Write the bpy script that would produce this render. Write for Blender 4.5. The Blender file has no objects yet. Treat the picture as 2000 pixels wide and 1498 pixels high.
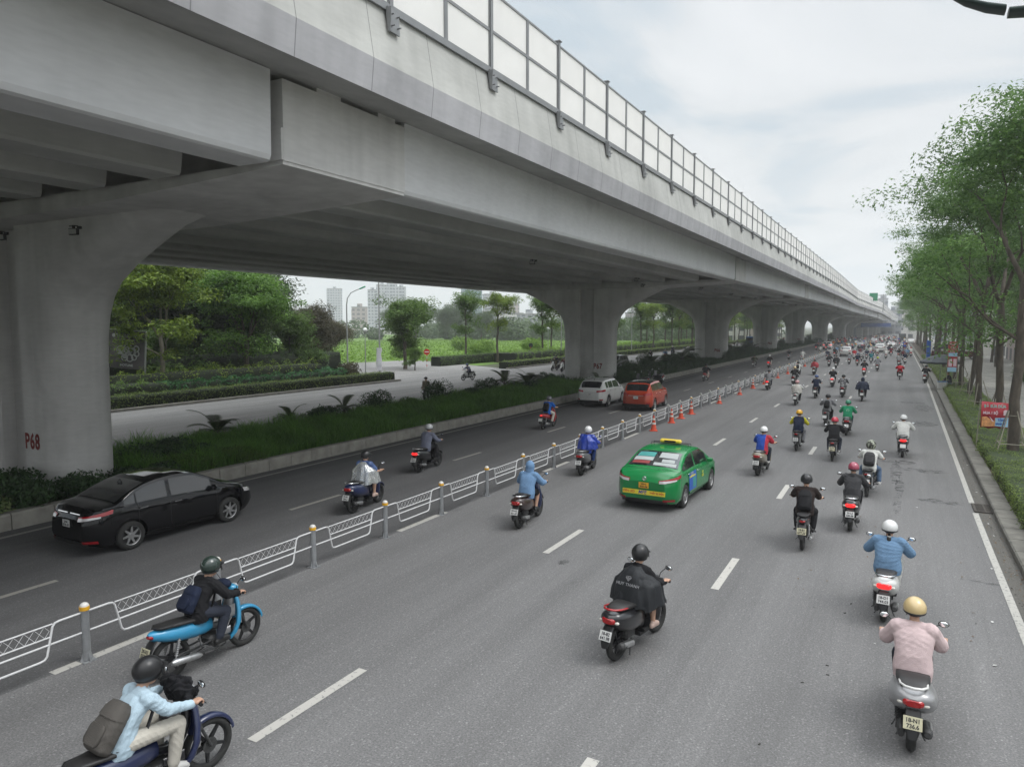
import bpy, bmesh, math, random
import numpy as np
from math import sin, cos, pi, radians, sqrt, atan2, exp
from mathutils import Vector, Matrix, noise as mnoise

# ------------------------------------------------------------------ camera, sky, sun, exposure
scene = bpy.context.scene
COL = scene.collection
CAM_H = 4.9
cam_d = bpy.data.cameras.new('camera')
cam = bpy.data.objects.new('camera', cam_d)
COL.objects.link(cam)
cam.location = (0, 0, CAM_H)
cam.rotation_euler = (radians(90 - 4.62), 0, radians(28.5))
cam_d.sensor_width = 36.0
cam_d.lens = 36.0 * 1386 / 2000
cam_d.clip_start = 0.1
cam_d.clip_end = 9000
scene.camera = cam
scene.view_settings.view_transform = 'Standard'
scene.view_settings.look = 'None'
scene.view_settings.exposure = 0.0
scene.view_settings.gamma = 1.0
scene.render.resolution_x = 1024
scene.render.resolution_y = 766
scene.cycles.max_bounces = 6
scene.cycles.diffuse_bounces = 3
scene.cycles.glossy_bounces = 3
scene.cycles.transparent_max_bounces = 12
scene.cycles.volume_bounces = 1
scene.cycles.caustics_reflective = False
scene.cycles.caustics_refractive = False

SUN_EL, SUN_AZ = radians(58), radians(75)      # azimuth measured from +Y towards +X
world = bpy.data.worlds.new('World')
scene.world = world
world.use_nodes = True
wt = world.node_tree
for n in list(wt.nodes): wt.nodes.remove(n)
def WN(t, **k):
    n = wt.nodes.new(t)
    for a, b in k.items(): setattr(n, a, b)
    return n
wl = wt.links.new
sky = WN('ShaderNodeTexSky', sky_type='NISHITA', sun_disc=False)
sky.sun_elevation = SUN_EL; sky.sun_rotation = SUN_AZ
sky.air_density = 1.2; sky.dust_density = 3.0
tc = WN('ShaderNodeTexCoord')
sep = WN('ShaderNodeSeparateXYZ'); wl(tc.outputs['Generated'], sep.inputs[0])
# overcast dome: brighter towards the zenith, as a real cloud cover is
ramp = WN('ShaderNodeValToRGB'); wl(sep.outputs[2], ramp.inputs[0])
cr = ramp.color_ramp
cr.elements[0].position = 0.0; cr.elements[0].color = (0.70, 0.705, 0.71, 1)
cr.elements[1].position = 1.0; cr.elements[1].color = (3.3, 3.3, 3.35, 1)
e = cr.elements.new(0.12); e.color = (0.755, 0.765, 0.78, 1)
e = cr.elements.new(0.42); e.color = (0.82, 0.84, 0.87, 1)
e = cr.elements.new(0.62); e.color = (2.05, 2.06, 2.1, 1)
# cloud sheets: project the view direction on a flat layer
zc = WN('ShaderNodeMath', operation='MAXIMUM'); wl(sep.outputs[2], zc.inputs[0]); zc.inputs[1].default_value = 0.03
za = WN('ShaderNodeMath', operation='ADD'); wl(zc.outputs[0], za.inputs[0]); za.inputs[1].default_value = 0.12
dx = WN('ShaderNodeMath', operation='DIVIDE'); wl(sep.outputs[0], dx.inputs[0]); wl(za.outputs[0], dx.inputs[1])
dy = WN('ShaderNodeMath', operation='DIVIDE'); wl(sep.outputs[1], dy.inputs[0]); wl(za.outputs[0], dy.inputs[1])
cmb = WN('ShaderNodeCombineXYZ'); wl(dx.outputs[0], cmb.inputs[0]); wl(dy.outputs[0], cmb.inputs[1])
cn = WN('ShaderNodeTexNoise'); wl(cmb.outputs[0], cn.inputs['Vector'])
cn.inputs['Scale'].default_value = .95; cn.inputs['Detail'].default_value = 7; cn.inputs['Roughness'].default_value = 0.5
cn.inputs['Distortion'].default_value = 0.6
r2 = WN('ShaderNodeValToRGB'); wl(cn.outputs['Fac'], r2.inputs[0])
r2.color_ramp.elements[0].position = 0.40; r2.color_ramp.elements[0].color = (0.64, 0.75, 0.83, 1)
r2.color_ramp.elements[1].position = 0.61; r2.color_ramp.elements[1].color = (1.12, 1.11, 1.10, 1)
e = r2.color_ramp.elements.new(0.5); e.color = (0.98, 0.99, 0.99, 1)
mul = WN('ShaderNodeMixRGB', blend_type='MULTIPLY'); mul.inputs[0].default_value = 1.0
wl(ramp.outputs[0], mul.inputs[1]); wl(r2.outputs[0], mul.inputs[2])
bg1 = WN('ShaderNodeBackground'); wl(mul.outputs[0], bg1.inputs[0]); bg1.inputs[1].default_value = 1.0
bg2 = WN('ShaderNodeBackground'); wl(sky.outputs[0], bg2.inputs[0]); bg2.inputs[1].default_value = 0.06
mx = WN('ShaderNodeMixShader'); mx.inputs[0].default_value = 0.12
wl(bg1.outputs[0], mx.inputs[1]); wl(bg2.outputs[0], mx.inputs[2])
wo = WN('ShaderNodeOutputWorld'); wl(mx.outputs[0], wo.inputs['Surface'])

sun_d = bpy.data.lights.new('sun', 'SUN')
sun_d.energy = 1.7; sun_d.angle = radians(25); sun_d.color = (1.0, 0.97, 0.93)
sun_o = bpy.data.objects.new('sun', sun_d); COL.objects.link(sun_o)
sd = Vector((sin(SUN_AZ) * cos(SUN_EL), cos(SUN_AZ) * cos(SUN_EL), sin(SUN_EL)))
sun_o.rotation_euler = (-sd).to_track_quat('-Z', 'Y').to_euler()

# ------------------------------------------------------------------ materials
MATS = {}
def mat(name, col, rough=0.6, metal=0.0, var=0.12, scale=3.0, bump=0.0, bscale=20.0, spec=0.5, coat=0.0,
        stretch=(1, 1, 1), sub=None, alpha=None, trans=0.0, emit=None):
    if name in MATS: return MATS[name]
    m = bpy.data.materials.new(name); m.use_nodes = True
    t = m.node_tree; L = t.links.new
    b = t.nodes['Principled BSDF']
    b.inputs['Roughness'].default_value = rough
    b.inputs['Metallic'].default_value = metal
    b.inputs['Specular IOR Level'].default_value = spec
    b.inputs['Coat Weight'].default_value = coat
    b.inputs['Coat Roughness'].default_value = 0.08
    c = tuple(col) + (1,)
    tcn = t.nodes.new('ShaderNodeTexCoord'); mp = t.nodes.new('ShaderNodeMapping')
    L(tcn.outputs['Object'], mp.inputs[0]); mp.inputs['Scale'].default_value = stretch
    if var > 0:
        n = t.nodes.new('ShaderNodeTexNoise'); L(mp.outputs[0], n.inputs['Vector'])
        n.inputs['Scale'].default_value = scale; n.inputs['Detail'].default_value = 5
        r = t.nodes.new('ShaderNodeMapRange'); L(n.outputs['Fac'], r.inputs[0])
        r.inputs[1].default_value = 0.3; r.inputs[2].default_value = 0.7
        r.inputs[3].default_value = 1 - var; r.inputs[4].default_value = 1 + var
        mm = t.nodes.new('ShaderNodeVectorMath'); mm.operation = 'SCALE'
        mm.inputs[0].default_value = col; L(r.outputs[0], mm.inputs['Scale'])
        L(mm.outputs[0], b.inputs['Base Color'])
    else:
        b.inputs['Base Color'].default_value = c
    if bump > 0:
        n2 = t.nodes.new('ShaderNodeTexNoise'); L(mp.outputs[0], n2.inputs['Vector'])
        n2.inputs['Scale'].default_value = bscale; n2.inputs['Detail'].default_value = 4
        bp = t.nodes.new('ShaderNodeBump'); L(n2.outputs['Fac'], bp.inputs['Height'])
        bp.inputs['Strength'].default_value = bump; bp.inputs['Distance'].default_value = 0.05
        L(bp.outputs[0], b.inputs['Normal'])
    if alpha is not None: b.inputs['Alpha'].default_value = alpha
    if trans: b.inputs['Transmission Weight'].default_value = trans
    if emit:
        b.inputs['Emission Color'].default_value = tuple(emit[:3]) + (1,); b.inputs['Emission Strength'].default_value = emit[3]
    MATS[name] = m
    return m

def leaf_mat(name, col, col2, tr=0.35):
    """foliage: colour differs from leaf to leaf, part of the light passes through"""
    if name in MATS: return MATS[name]
    m = bpy.data.materials.new(name); m.use_nodes = True
    t = m.node_tree; L = t.links.new
    for n in list(t.nodes): t.nodes.remove(n)
    g = t.nodes.new('ShaderNodeNewGeometry'); tcn = t.nodes.new('ShaderNodeTexCoord')
    oi = t.nodes.new('ShaderNodeObjectInfo')
    n = t.nodes.new('ShaderNodeTexNoise'); n.inputs['Scale'].default_value = 0.9; n.inputs['Detail'].default_value = 3
    L(tcn.outputs['Object'], n.inputs['Vector'])
    a = t.nodes.new('ShaderNodeMath'); a.operation = 'MULTIPLY_ADD'
    L(g.outputs['Random Per Island'], a.inputs[0]); a.inputs[1].default_value = 0.55; L(n.outputs['Fac'], a.inputs[2])
    r = t.nodes.new('ShaderNodeMapRange'); L(a.outputs[0], r.inputs[0]); r.inputs[1].default_value = 0.35; r.inputs[2].default_value = 1.2
    mxx = t.nodes.new('ShaderNodeMixRGB'); L(r.outputs[0], mxx.inputs[0])
    mxx.inputs[1].default_value = tuple(col) + (1,); mxx.inputs[2].default_value = tuple(col2) + (1,)
    hs = t.nodes.new('ShaderNodeHueSaturation'); L(mxx.outputs[0], hs.inputs['Color'])
    rr = t.nodes.new('ShaderNodeMapRange'); L(oi.outputs['Random'], rr.inputs[0]); rr.inputs[3].default_value = 0.85; rr.inputs[4].default_value = 1.18
    L(rr.outputs[0], hs.inputs['Value'])
    d = t.nodes.new('ShaderNodeBsdfPrincipled'); L(hs.outputs[0], d.inputs['Base Color']); d.inputs['Roughness'].default_value = 0.55
    d.inputs['Specular IOR Level'].default_value = 0.35
    tl = t.nodes.new('ShaderNodeBsdfTranslucent'); L(hs.outputs[0], tl.inputs['Color'])
    ms = t.nodes.new('ShaderNodeMixShader'); ms.inputs[0].default_value = tr
    L(d.outputs[0], ms.inputs[1]); L(tl.outputs[0], ms.inputs[2])
    o = t.nodes.new('ShaderNodeOutputMaterial'); L(ms.outputs[0], o.inputs[0])
    MATS[name] = m
    return m

# ------------------------------------------------------------------ mesh builder
class MB:
    def __init__(s): s.v = []; s.f = []; s.m = []; s.sm = []
    def add(s, vs, fs, mi=0, smooth=False):
        o = len(s.v); s.v.extend([tuple(p) for p in vs])
        for f in fs: s.f.append(tuple(o + i for i in f)); s.m.append(mi); s.sm.append(smooth)
        return s
    def box(s, x0, x1, y0, y1, z0, z1, mi=0):
        return s.add([(x0,y0,z0),(x1,y0,z0),(x1,y1,z0),(x0,y1,z0),(x0,y0,z1),(x1,y0,z1),(x1,y1,z1),(x0,y1,z1)],
                     [(0,3,2,1),(4,5,6,7),(0,1,5,4),(1,2,6,5),(2,3,7,6),(3,0,4,7)], mi)
    def cbox(s, c, d, mi=0, bev=0.0, R=None):
        """box centred on c with size d, corners cut by bev, turned by R"""
        hx, hy, hz = d[0]/2, d[1]/2, d[2]/2
        b = min(bev, hx*.9, hy*.9, hz*.9)
        if b <= 0:
            vs = [(x,y,z) for z in (-hz,hz) for x,y in ((-hx,-hy),(hx,-hy),(hx,hy),(-hx,hy))]
            fs = [(0,3,2,1),(4,5,6,7),(0,1,5,4),(1,2,6,5),(2,3,7,6),(3,0,4,7)]
        else:
            rings = []
            for z, k in ((-hz, b), (-hz+b, 0), (hz-b, 0), (hz, b)):
                a, c2 = hx-k, hy-k
                rings.append([(-a+b*(k==0),-c2,z),(a-b*(k==0),-c2,z),(a,-c2+b*(k==0),z),(a,c2-b*(k==0),z),(a-b*(k==0),c2,z),(-a+b*(k==0),c2,z),(-a,c2-b*(k==0),z),(-a,-c2+b*(k==0),z)])
            vs = [p for r in rings for p in r]; fs = []
            for i in range(3):
                for j in range(8): fs.append((i*8+j, i*8+(j+1)%8, i*8+8+(j+1)%8, i*8+8+j))
            fs.append(tuple(range(7,-1,-1))); fs.append(tuple(range(24,32)))
        M = Matrix.Translation(Vector(c))
        if R is not None: M = M @ (R.to_4x4() if hasattr(R, 'to_4x4') else R)
        return s.add([M @ Vector(p) for p in vs], fs, mi)
    def prism(s, prof, a0, a1, axis='y', mi=0, smooth=False, cap=True):
        """extrude a 2D profile; axis y: profile (x,z); axis x: profile (y,z); axis z: profile (x,y)"""
        n = len(prof)
        def P(p, a): return (p[0], a, p[1]) if axis == 'y' else (a, p[0], p[1]) if axis == 'x' else (p[0], p[1], a)
        vs = [P(p, a0) for p in prof] + [P(p, a1) for p in prof]
        fs = [(i, (i+1) % n, n+(i+1) % n, n+i) for i in range(n)]
        s.add(vs, fs, mi, smooth)
        if cap: s.add(vs, [tuple(range(n-1,-1,-1)), tuple(range(n, 2*n))], mi)
        return s
    def loft(s, rings, mi=0, smooth=True, cap=True, closed=True):
        n = len(rings[0]); vs = [p for r in rings for p in r]; fs = []
        for i in range(len(rings)-1):
            for j in range(n if closed else n-1):
                k = (j+1) % n
                fs.append((i*n+j, i*n+k, (i+1)*n+k, (i+1)*n+j))
        s.add(vs, fs, mi, smooth)
        if cap:
            s.add(rings[0], [tuple(range(n-1,-1,-1))], mi); s.add(rings[-1], [tuple(range(n))], mi)
        return s
    def tube(s, pts, r, n=8, mi=0, cap=True):
        pts = [Vector(p) for p in pts]
        rs = r if isinstance(r, (list, tuple)) else [r]*len(pts)
        rings = []; up = None
        for i, p in enumerate(pts):
            d = (pts[min(i+1, len(pts)-1)] - pts[max(i-1, 0)])
            if d.length < 1e-9: d = Vector((0,0,1))
            d.normalize()
            if up is None: up = Vector((0,0,1)) if abs(d.z) < .9 else Vector((1,0,0))
            a = d.cross(up)
            if a.length < 1e-4: a = d.cross(Vector((0,1,0)))
            a.normalize(); b = a.cross(d).normalized(); up = b
            rings.append([p + a*cos(2*pi*k/n)*rs[i] + b*sin(2*pi*k/n)*rs[i] for k in range(n)])
        return s.loft(rings, mi, True, cap)
    def cyl(s, c, r, h, axis='z', n=20, mi=0, r2=None, smooth=True):
        r2 = r if r2 is None else r2
        c = Vector(c); A = {'x': Vector((1,0,0)), 'y': Vector((0,1,0)), 'z': Vector((0,0,1))}[axis] if isinstance(axis, str) else Vector(axis).normalized()
        u = A.orthogonal().normalized(); w = A.cross(u)
        r0 = [c - A*h/2 + u*cos(2*pi*k/n)*r + w*sin(2*pi*k/n)*r for k in range(n)]
        r1 = [c + A*h/2 + u*cos(2*pi*k/n)*r2 + w*sin(2*pi*k/n)*r2 for k in range(n)]
        return s.loft([r0, r1], mi, smooth)
    def ball(s, c, r, n=14, mi=0, R=None, zmin=-1.0):
        r = (r, r, r) if not isinstance(r, (tuple, list)) else r
        rings = []; m = max(4, n//2)
        a0 = math.asin(max(-1, zmin))
        for i in range(m+1):
            t = a0 + (pi/2 - a0)*i/m
            rr = max(cos(t), 1e-3)
            ring = [Vector((cos(2*pi*k/n)*rr*r[0], sin(2*pi*k/n)*rr*r[1], sin(t)*r[2])) for k in range(n)]
            rings.append([Vector(c) + ((R @ p) if R is not None else p) for p in ring])
        return s.loft(rings, mi, True)
    def torus(s, c, R, r, axis='x', n=36, k=10, mi=0, squash=1.0):
        rings = []
        for i in range(n):
            a = 2*pi*i/n; ring = []
            for j in range(k):
                b = 2*pi*j/k; q = R + r*cos(b); h = r*sin(b)*squash
                p = (h, q*cos(a), q*sin(a)) if axis == 'x' else (q*cos(a), q*sin(a), h) if axis == 'z' else (q*cos(a), h, q*sin(a))
                ring.append((c[0]+p[0], c[1]+p[1], c[2]+p[2]))
            rings.append(ring)
        rings.append(rings[0])
        return s.loft(rings, mi, True, cap=False)
    def mesh(s, name, mats):
        me = bpy.data.meshes.new(name)
        me.from_pydata(s.v, [], s.f)
        for m in (mats if isinstance(mats, (list, tuple)) else [mats]): me.materials.append(m)
        me.polygons.foreach_set('material_index', s.m)
        me.polygons.foreach_set('use_smooth', s.sm)
        me.update()
        return me
    def build(s, name, mats, parent=None, **kw):
        return obj(name, s.mesh(name, mats), parent, **kw)

def obj(name, data, parent=None, loc=None, rot=None, label=None, cat=None, group=None, kind=None):
    o = bpy.data.objects.new(name, data); COL.objects.link(o)
    if parent is not None: o.parent = parent
    if loc is not None: o.location = loc
    if rot is not None: o.rotation_euler = rot
    return tag(o, label, cat, group, kind)
def tag(o, label=None, cat=None, group=None, kind=None):
    if label: o['label'] = label
    if cat: o['category'] = cat
    if group: o['group'] = group
    if kind: o['kind'] = kind
    return o
def empty(name, loc=(0,0,0), rz=0.0, label=None, cat=None, group=None):
    o = bpy.data.objects.new(name, None); COL.objects.link(o)
    o.location = loc; o.rotation_euler = (0, 0, rz); o.empty_display_size = 0.2
    return tag(o, label, cat, group)
def copy_tree(o, parent=None, loc=None, rz=None, label=None, group=None, cat=None):
    c = o.copy(); COL.objects.link(c)
    if parent is not None: c.parent = parent
    if loc is not None: c.location = loc
    if rz is not None: c.rotation_euler = (0, 0, rz)
    tag(c, label, cat, group)
    for ch in list(KIDS.get(o.name, o.children)): copy_tree(ch, c)
    return c
KIDS = {}
def rsmooth(o, ang=35):
    me = o.data if hasattr(o, 'data') else o
    me.polygons.foreach_set('use_smooth', [True]*len(me.polygons))
    try: me.set_sharp_from_angle(angle=radians(ang))
    except Exception: pass
    return o
TS = bpy.data.scenes.new('workbench')           # an empty scene where modifiers are evaluated, removed at the end
def evaluated(o):
    vl = TS.view_layers[0]; vl.update(); dg = vl.depsgraph; dg.update()
    out = bpy.data.meshes.new_from_object(o.evaluated_get(dg))
    d = o.data; bpy.data.objects.remove(o)
    if isinstance(d, bpy.types.Mesh): bpy.data.meshes.remove(d)
    else: bpy.data.curves.remove(d)
    return out
def text_mesh(txt, size, mat_, depth=0.002, bold=0.0, sx=1.0, align='CENTER', shear=0.0, space=1.0):
    cu = bpy.data.curves.new('lettering', 'FONT'); cu.body = txt; cu.size = size; cu.extrude = depth
    cu.align_x = align; cu.align_y = 'CENTER'; cu.offset = bold; cu.resolution_u = 3; cu.shear = shear; cu.space_character = space
    to = bpy.data.objects.new('lettering', cu); TS.collection.objects.link(to)
    me = evaluated(to)
    if sx != 1.0:
        for v in me.vertices: v.co.x *= sx
    me.materials.clear(); me.materials.append(mat_); me.name = 'lettering'
    return me
def smoothstep(a, b, x):
    t = max(0.0, min(1.0, (x-a)/(b-a))); return t*t*(3-2*t)
R_ = random.Random(7)
# ------------------------------------------------------------------ setting: ground, roads, kerbs, markings
def road_dx(y): return 0.0085*max(0.0, min(y, 80.0)-20)
def strip(name, x0, x1, y0, y1, z, m, step=20.0, kind='structure', f0=None, f1=None):
    """flat sheet that follows the slow drift of the road edges"""
    mb = MB(); ys = []; y = y0
    while y < y1: ys.append(y); y += step
    ys.append(y1)
    f0 = f0 or (lambda y: 0); f1 = f1 or (lambda y: 0)
    vs = []
    for y in ys: vs += [(x0+f0(y), y, z), (x1+f1(y), y, z)]
    mb.add(vs, [(2*i, 2*i+1, 2*i+3, 2*i+2) for i in range(len(ys)-1)])
    return mb.build(name, m, kind=kind)

def asphalt(name, base, dark=0.75, spk=0.35):
    m = bpy.data.materials.new(name); m.use_nodes = True
    t = m.node_tree; L = t.links.new; b = t.nodes['Principled BSDF']
    b.inputs['Roughness'].default_value = 0.82; b.inputs['Specular IOR Level'].default_value = 0.35
    tcn = t.nodes.new('ShaderNodeTexCoord')
    def noise(scale, st=(1,1,1), det=4, rough=.5):
        mp = t.nodes.new('ShaderNodeMapping'); mp.inputs['Scale'].default_value = st; L(tcn.outputs['Object'], mp.inputs[0])
        n = t.nodes.new('ShaderNodeTexNoise'); n.inputs['Scale'].default_value = scale; n.inputs['Detail'].default_value = det
        n.inputs['Roughness'].default_value = rough
        L(mp.outputs[0], n.inputs['Vector']); return n
    def rng(n, a, b_, c, d):
        r = t.nodes.new('ShaderNodeMapRange'); L(n, r.inputs[0])
        for i, v in enumerate((a, b_, c, d)): r.inputs[1+i].default_value = v
        return r.outputs[0]
    def mul(a, b_):
        r = t.nodes.new('ShaderNodeMath'); r.operation = 'MULTIPLY'; L(a, r.inputs[0]); L(b_, r.inputs[1]); return r.outputs[0]
    f = rng(noise(38, det=4, rough=.8).outputs['Fac'], .3, .7, 1-spk*1.3, 1+spk*1.3)
    v = t.nodes.new('ShaderNodeTexVoronoi'); v.inputs['Scale'].default_value = 52; L(tcn.outputs['Object'], v.inputs['Vector'])
    sp = rng(v.outputs['Color'], .74, 1.0, .96, 1.7)
    f = mul(f, sp)
    f = mul(f, rng(noise(.35, (1, .25, 1)).outputs['Fac'], .3, .7, .88, 1.10))
    f = mul(f, rng(noise(1.3, (1, .02, 1), 3).outputs['Fac'], .35, .7, .86, 1.08)); f = mul(f, rng(noise(.09, (1, .5, 1), 5).outputs['Fac'], .35, .65, .92, 1.07)); f = mul(f, rng(noise(14, (1, .04, 1), 2).outputs['Fac'], .3, .7, .96, 1.04))
    st = noise(.8, (1, .35, 1), 6, .6)
    f = mul(f, rng(st.outputs['Fac'], .66, .74, 1.0, dark))
    sc = t.nodes.new('ShaderNodeVectorMath'); sc.operation = 'SCALE'; sc.inputs[0].default_value = base
    L(f, sc.inputs['Scale']); L(sc.outputs[0], b.inputs['Base Color'])
    bp = t.nodes.new('ShaderNodeBump'); bp.inputs['Strength'].default_value = .35; bp.inputs['Distance'].default_value = .01
    L(noise(60, det=2).outputs['Fac'], bp.inputs['Height']); L(bp.outputs[0], b.inputs['Normal'])
    return m
def paint(name, col, wear=.5):
    m = bpy.data.materials.new(name); m.use_nodes = True
    t = m.node_tree; L = t.links.new; b = t.nodes['Principled BSDF']; b.inputs['Roughness'].default_value = .7
    tcn = t.nodes.new('ShaderNodeTexCoord'); n = t.nodes.new('ShaderNodeTexNoise'); L(tcn.outputs['Object'], n.inputs['Vector'])
    n.inputs['Scale'].default_value = 14; n.inputs['Detail'].default_value = 6; n.inputs['Roughness'].default_value = .7
    r = t.nodes.new('ShaderNodeMapRange'); L(n.outputs['Fac'], r.inputs[0]); r.inputs[1].default_value = wear; r.inputs[2].default_value = wear+.12
    mx_ = t.nodes.new('ShaderNodeMixRGB'); L(r.outputs[0], mx_.inputs[0])
    mx_.inputs[1].default_value = tuple(col)+(1,); mx_.inputs[2].default_value = (.15,.15,.148,1)
    L(mx_.outputs[0], b.inputs['Base Color'])
    return m
M_asph = asphalt('asphalt', (.158,.156,.155))
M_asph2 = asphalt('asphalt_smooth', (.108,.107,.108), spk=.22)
M_pale = asphalt('pale_concrete_road', (.23,.227,.22), .9, .12)
M_soil = mat('soil', (.045,.032,.02), .95, var=.4, scale=4, bump=.5)
M_grnd = mat('field_grass_ground', (.055,.065,.035), .95, var=.4, scale=.15)
M_kerb = mat('kerb_concrete', (.30,.285,.25), .85, var=.22, scale=2.5, bump=.3, bscale=30)
M_kerbd = mat('kerb_concrete_dark', (.13,.125,.11), .9, var=.3, scale=3, bump=.3, bscale=30)
M_gut = asphalt('gutter_concrete', (.105,.10,.09), .6, .3)
M_white = paint('road_paint', (.46,.445,.41), .56)
M_whited = paint('road_paint_worn', (.30,.29,.26), .55)
M_joint = mat('kerb_joint', (.05,.048,.042), .95, var=0)

MB().add([(-3500,-600,-.06),(3500,-600,-.06),(3500,5000,-.06),(-3500,5000,-.06)], [(0,1,2,3)]).build('ground', M_grnd, kind='structure')
strip('road', -10.32, 2.32, -40, 1400, 0.0, M_asph, 10, f1=road_dx)
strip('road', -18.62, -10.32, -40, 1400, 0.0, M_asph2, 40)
strip('road', -39.0, -26.2, -60, 1400, 0.0, M_pale, 40)
# side street leaving the far road through the gap in the hedge
MB().add([(-39.0,51.2,-.004),(-39.0,71.0,-.004),(-52,79,-.004),(-62,84,-.004),(-64,70,-.004),(-50,58,-.004),(-44,53,-.004)], [(0,1,2,3,4,5,6)]).build('side_street', M_pale, kind='structure')
MB().add([(-260,66,-.03),(-46,66,-.03),(-46,330,-.03),(-260,330,-.03)], [(0,1,2,3)]).build('lawn_ground', mat('lawn_ground', (.09,.17,.02), .95, var=.3, scale=.2), kind='structure')
mb = MB()
mb.box(-26.2,-18.95,-60,1400,-.05,.22)
mb.build('median_soil', M_soil, kind='structure')
mb = MB()
def kerb_run(mb, xf, w, h, y0, y1, side=1, chamf=.04, L=1.0, n_each=60, f=lambda y: 0):
    """kerb of single stones near by, one long run farther off; side +1: face looks to +x"""
    y = y0; k = 0
    while y < y1:
        Ln = L if k < n_each else 40.0
        ye = min(y+Ln, y1); g = .012 if k < n_each else 0
        a, b_ = xf+f(y), xf+f(ye)
        P = [(0,-.05),(0,h-chamf),(-chamf,h),(-w,h),(-w,-.05)]
        r0 = [(a+p[0]*side, y+g, p[1]) for p in P]; r1 = [(b_+p[0]*side, ye-g, p[1]) for p in P]
        mb.loft([r0, r1], 0, False)
        y = ye; k += 1
kerb_run(mb, -18.62, .30, .40, -20.0, 1400, 1, n_each=110)
kerb_run(mb, -26.2, .2, .22, -20, 1400, -1, n_each=1)
mb.build('median_kerb', M_kerb, kind='structure')
mb = MB(); mb.box(-18.86,-18.66,-20,100,-.04,.37); mb.build('median_kerb', M_joint, kind='structure')
# right kerb, planting bed and pavement
mb = MB()
kerb_run(mb, 2.34, .42, .16, -12, 1400, -1, .03, 1.0, 90, road_dx)
mb.build('kerb', M_kerbd, kind='structure')
strip('planting_bed', 2.72, 4.85, -12, 1400, .10, M_soil, 10, f0=road_dx, f1=road_dx)
M_pave = mat('pavement_slabs', (.27,.26,.24), .85, var=.18, scale=1.5, bump=.2)
def pavers():
    m = bpy.data.materials.new('pavement'); m.use_nodes = True
    t = m.node_tree; L = t.links.new; b = t.nodes['Principled BSDF']; b.inputs['Roughness'].default_value = .85
    tcn = t.nodes.new('ShaderNodeTexCoord'); br = t.nodes.new('ShaderNodeTexBrick'); L(tcn.outputs['Object'], br.inputs['Vector'])
    br.inputs['Scale'].default_value = 1.0; br.inputs['Mortar Size'].default_value = .012; br.inputs['Brick Width'].default_value = .6; br.inputs['Row Height'].default_value = .4
    br.inputs['Color1'].default_value = (.27,.26,.235,1); br.inputs['Color2'].default_value = (.20,.195,.18,1); br.inputs['Mortar'].default_value = (.08,.08,.07,1)
    n = t.nodes.new('ShaderNodeTexNoise'); n.inputs['Scale'].default_value = 1.2; n.inputs['Detail'].default_value = 5; L(tcn.outputs['Object'], n.inputs['Vector'])
    r = t.nodes.new('ShaderNodeMapRange'); L(n.outputs['Fac'], r.inputs[0]); r.inputs[3].default_value = .6; r.inputs[4].default_value = 1.35
    s = t.nodes.new('ShaderNodeVectorMath'); s.operation = 'SCALE'; L(br.outputs['Color'], s.inputs[0]); L(r.outputs[0], s.inputs['Scale'])
    L(s.outputs[0], b.inputs['Base Color']); return m
strip('pavement', 4.85, 30, -12, 1400, .14, pavers(), 10, f0=road_dx)
# the right hand gutter: strip of stained concrete between the edge line and the kerb
strip('gutter', 2.02, 2.33, -12, 200, .004, M_gut, 10, f0=road_dx, f1=road_dx)
# markings
def quadline(x0, x1, y0, y1, z=.006, f=lambda y: 0):
    return ([(x0+f(y0),y0,z),(x1+f(y0),y0,z),(x1+f(y1),y1,z),(x0+f(y1),y1,z)], [(0,1,2,3)])
mb = MB()
for x, y00 in ((-6.57, 5.6), (-2.87, 5.2)):
    for k in range(30):
        y = y00+7.95*k
        mb.add(*quadline(x-.075+.0028*y, x+.075+.0028*y, y, y+2.0))
    mb.add(*quadline(x-.075, x+.075, y00-7.95, y00-5.95))
mb.build('lane_marking', M_white, kind='structure')
mb = MB()
for k in range(30): mb.add(*quadline(-14.18, -14.04, 5.6+7.95*k, 7.55+7.95*k))
y = -40
while y < 300: mb.add(*quadline(-18.17, -18.02, y, y+10)); y += 10
for k in range(20):
    mb.add(*quadline(-35.2, -35.07, 6+8*k, 8.2+8*k)); mb.add(*quadline(-31.4, -31.27, 9+8*k, 11.2+8*k))
mb.add(*quadline(-38.3,-38.17,-40,300)); mb.add(*quadline(-26.75,-26.62,-40,300))
mb.build('lane_marking', M_whited, kind='structure')
mb = MB()
for k in range(-1, 30): mb.add(*quadline(-10.42, -10.26, 5.4+7.95*k, 7.4+7.95*k))
mb.build('lane_marking', M_white, kind='structure')
mb = MB(); y = -12.0
while y < 21.9: mb.add(*quadline(1.88, 2.01, y, min(y+5, 21.9), .008, road_dx)); y += 5
y = 23.1
while y < 300: mb.add(*quadline(1.88, 2.01, y, y+5, .008, road_dx)); y += 5
mb.build('edge_line', paint('edge_paint', (.38,.37,.34), .53), kind='structure')
# drain grate
t = empty('drain_grate', (2.21, 22.5, .006), 0, 'rusty slotted drain grate beside the gap in the edge line', 'drain grate')
M_iron = mat('rusty_iron', (.07,.062,.055), .75, .3, var=.3, scale=20)
M_dark = mat('black_void', (.012,.012,.012), .95, var=0)
mb = MB()
mb.box(-.26,.26,-.50,-.44,0,.03); mb.box(-.26,.26,.44,.50,0,.03); mb.box(-.26,-.2,-.44,.44,0,.03); mb.box(.2,.26,-.44,.44,0,.03)
for i in range(8): mb.box(-.2,.2,-.40+.11*i,-.345+.11*i,.002,.028)
mb.box(-.02,.02,-.44,.44,.001,.0265)
mb.build('grate_frame', M_iron, t)
MB().box(-.2,.2,-.44,.44,-.004,.004).build('opening', M_dark, t)
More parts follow.
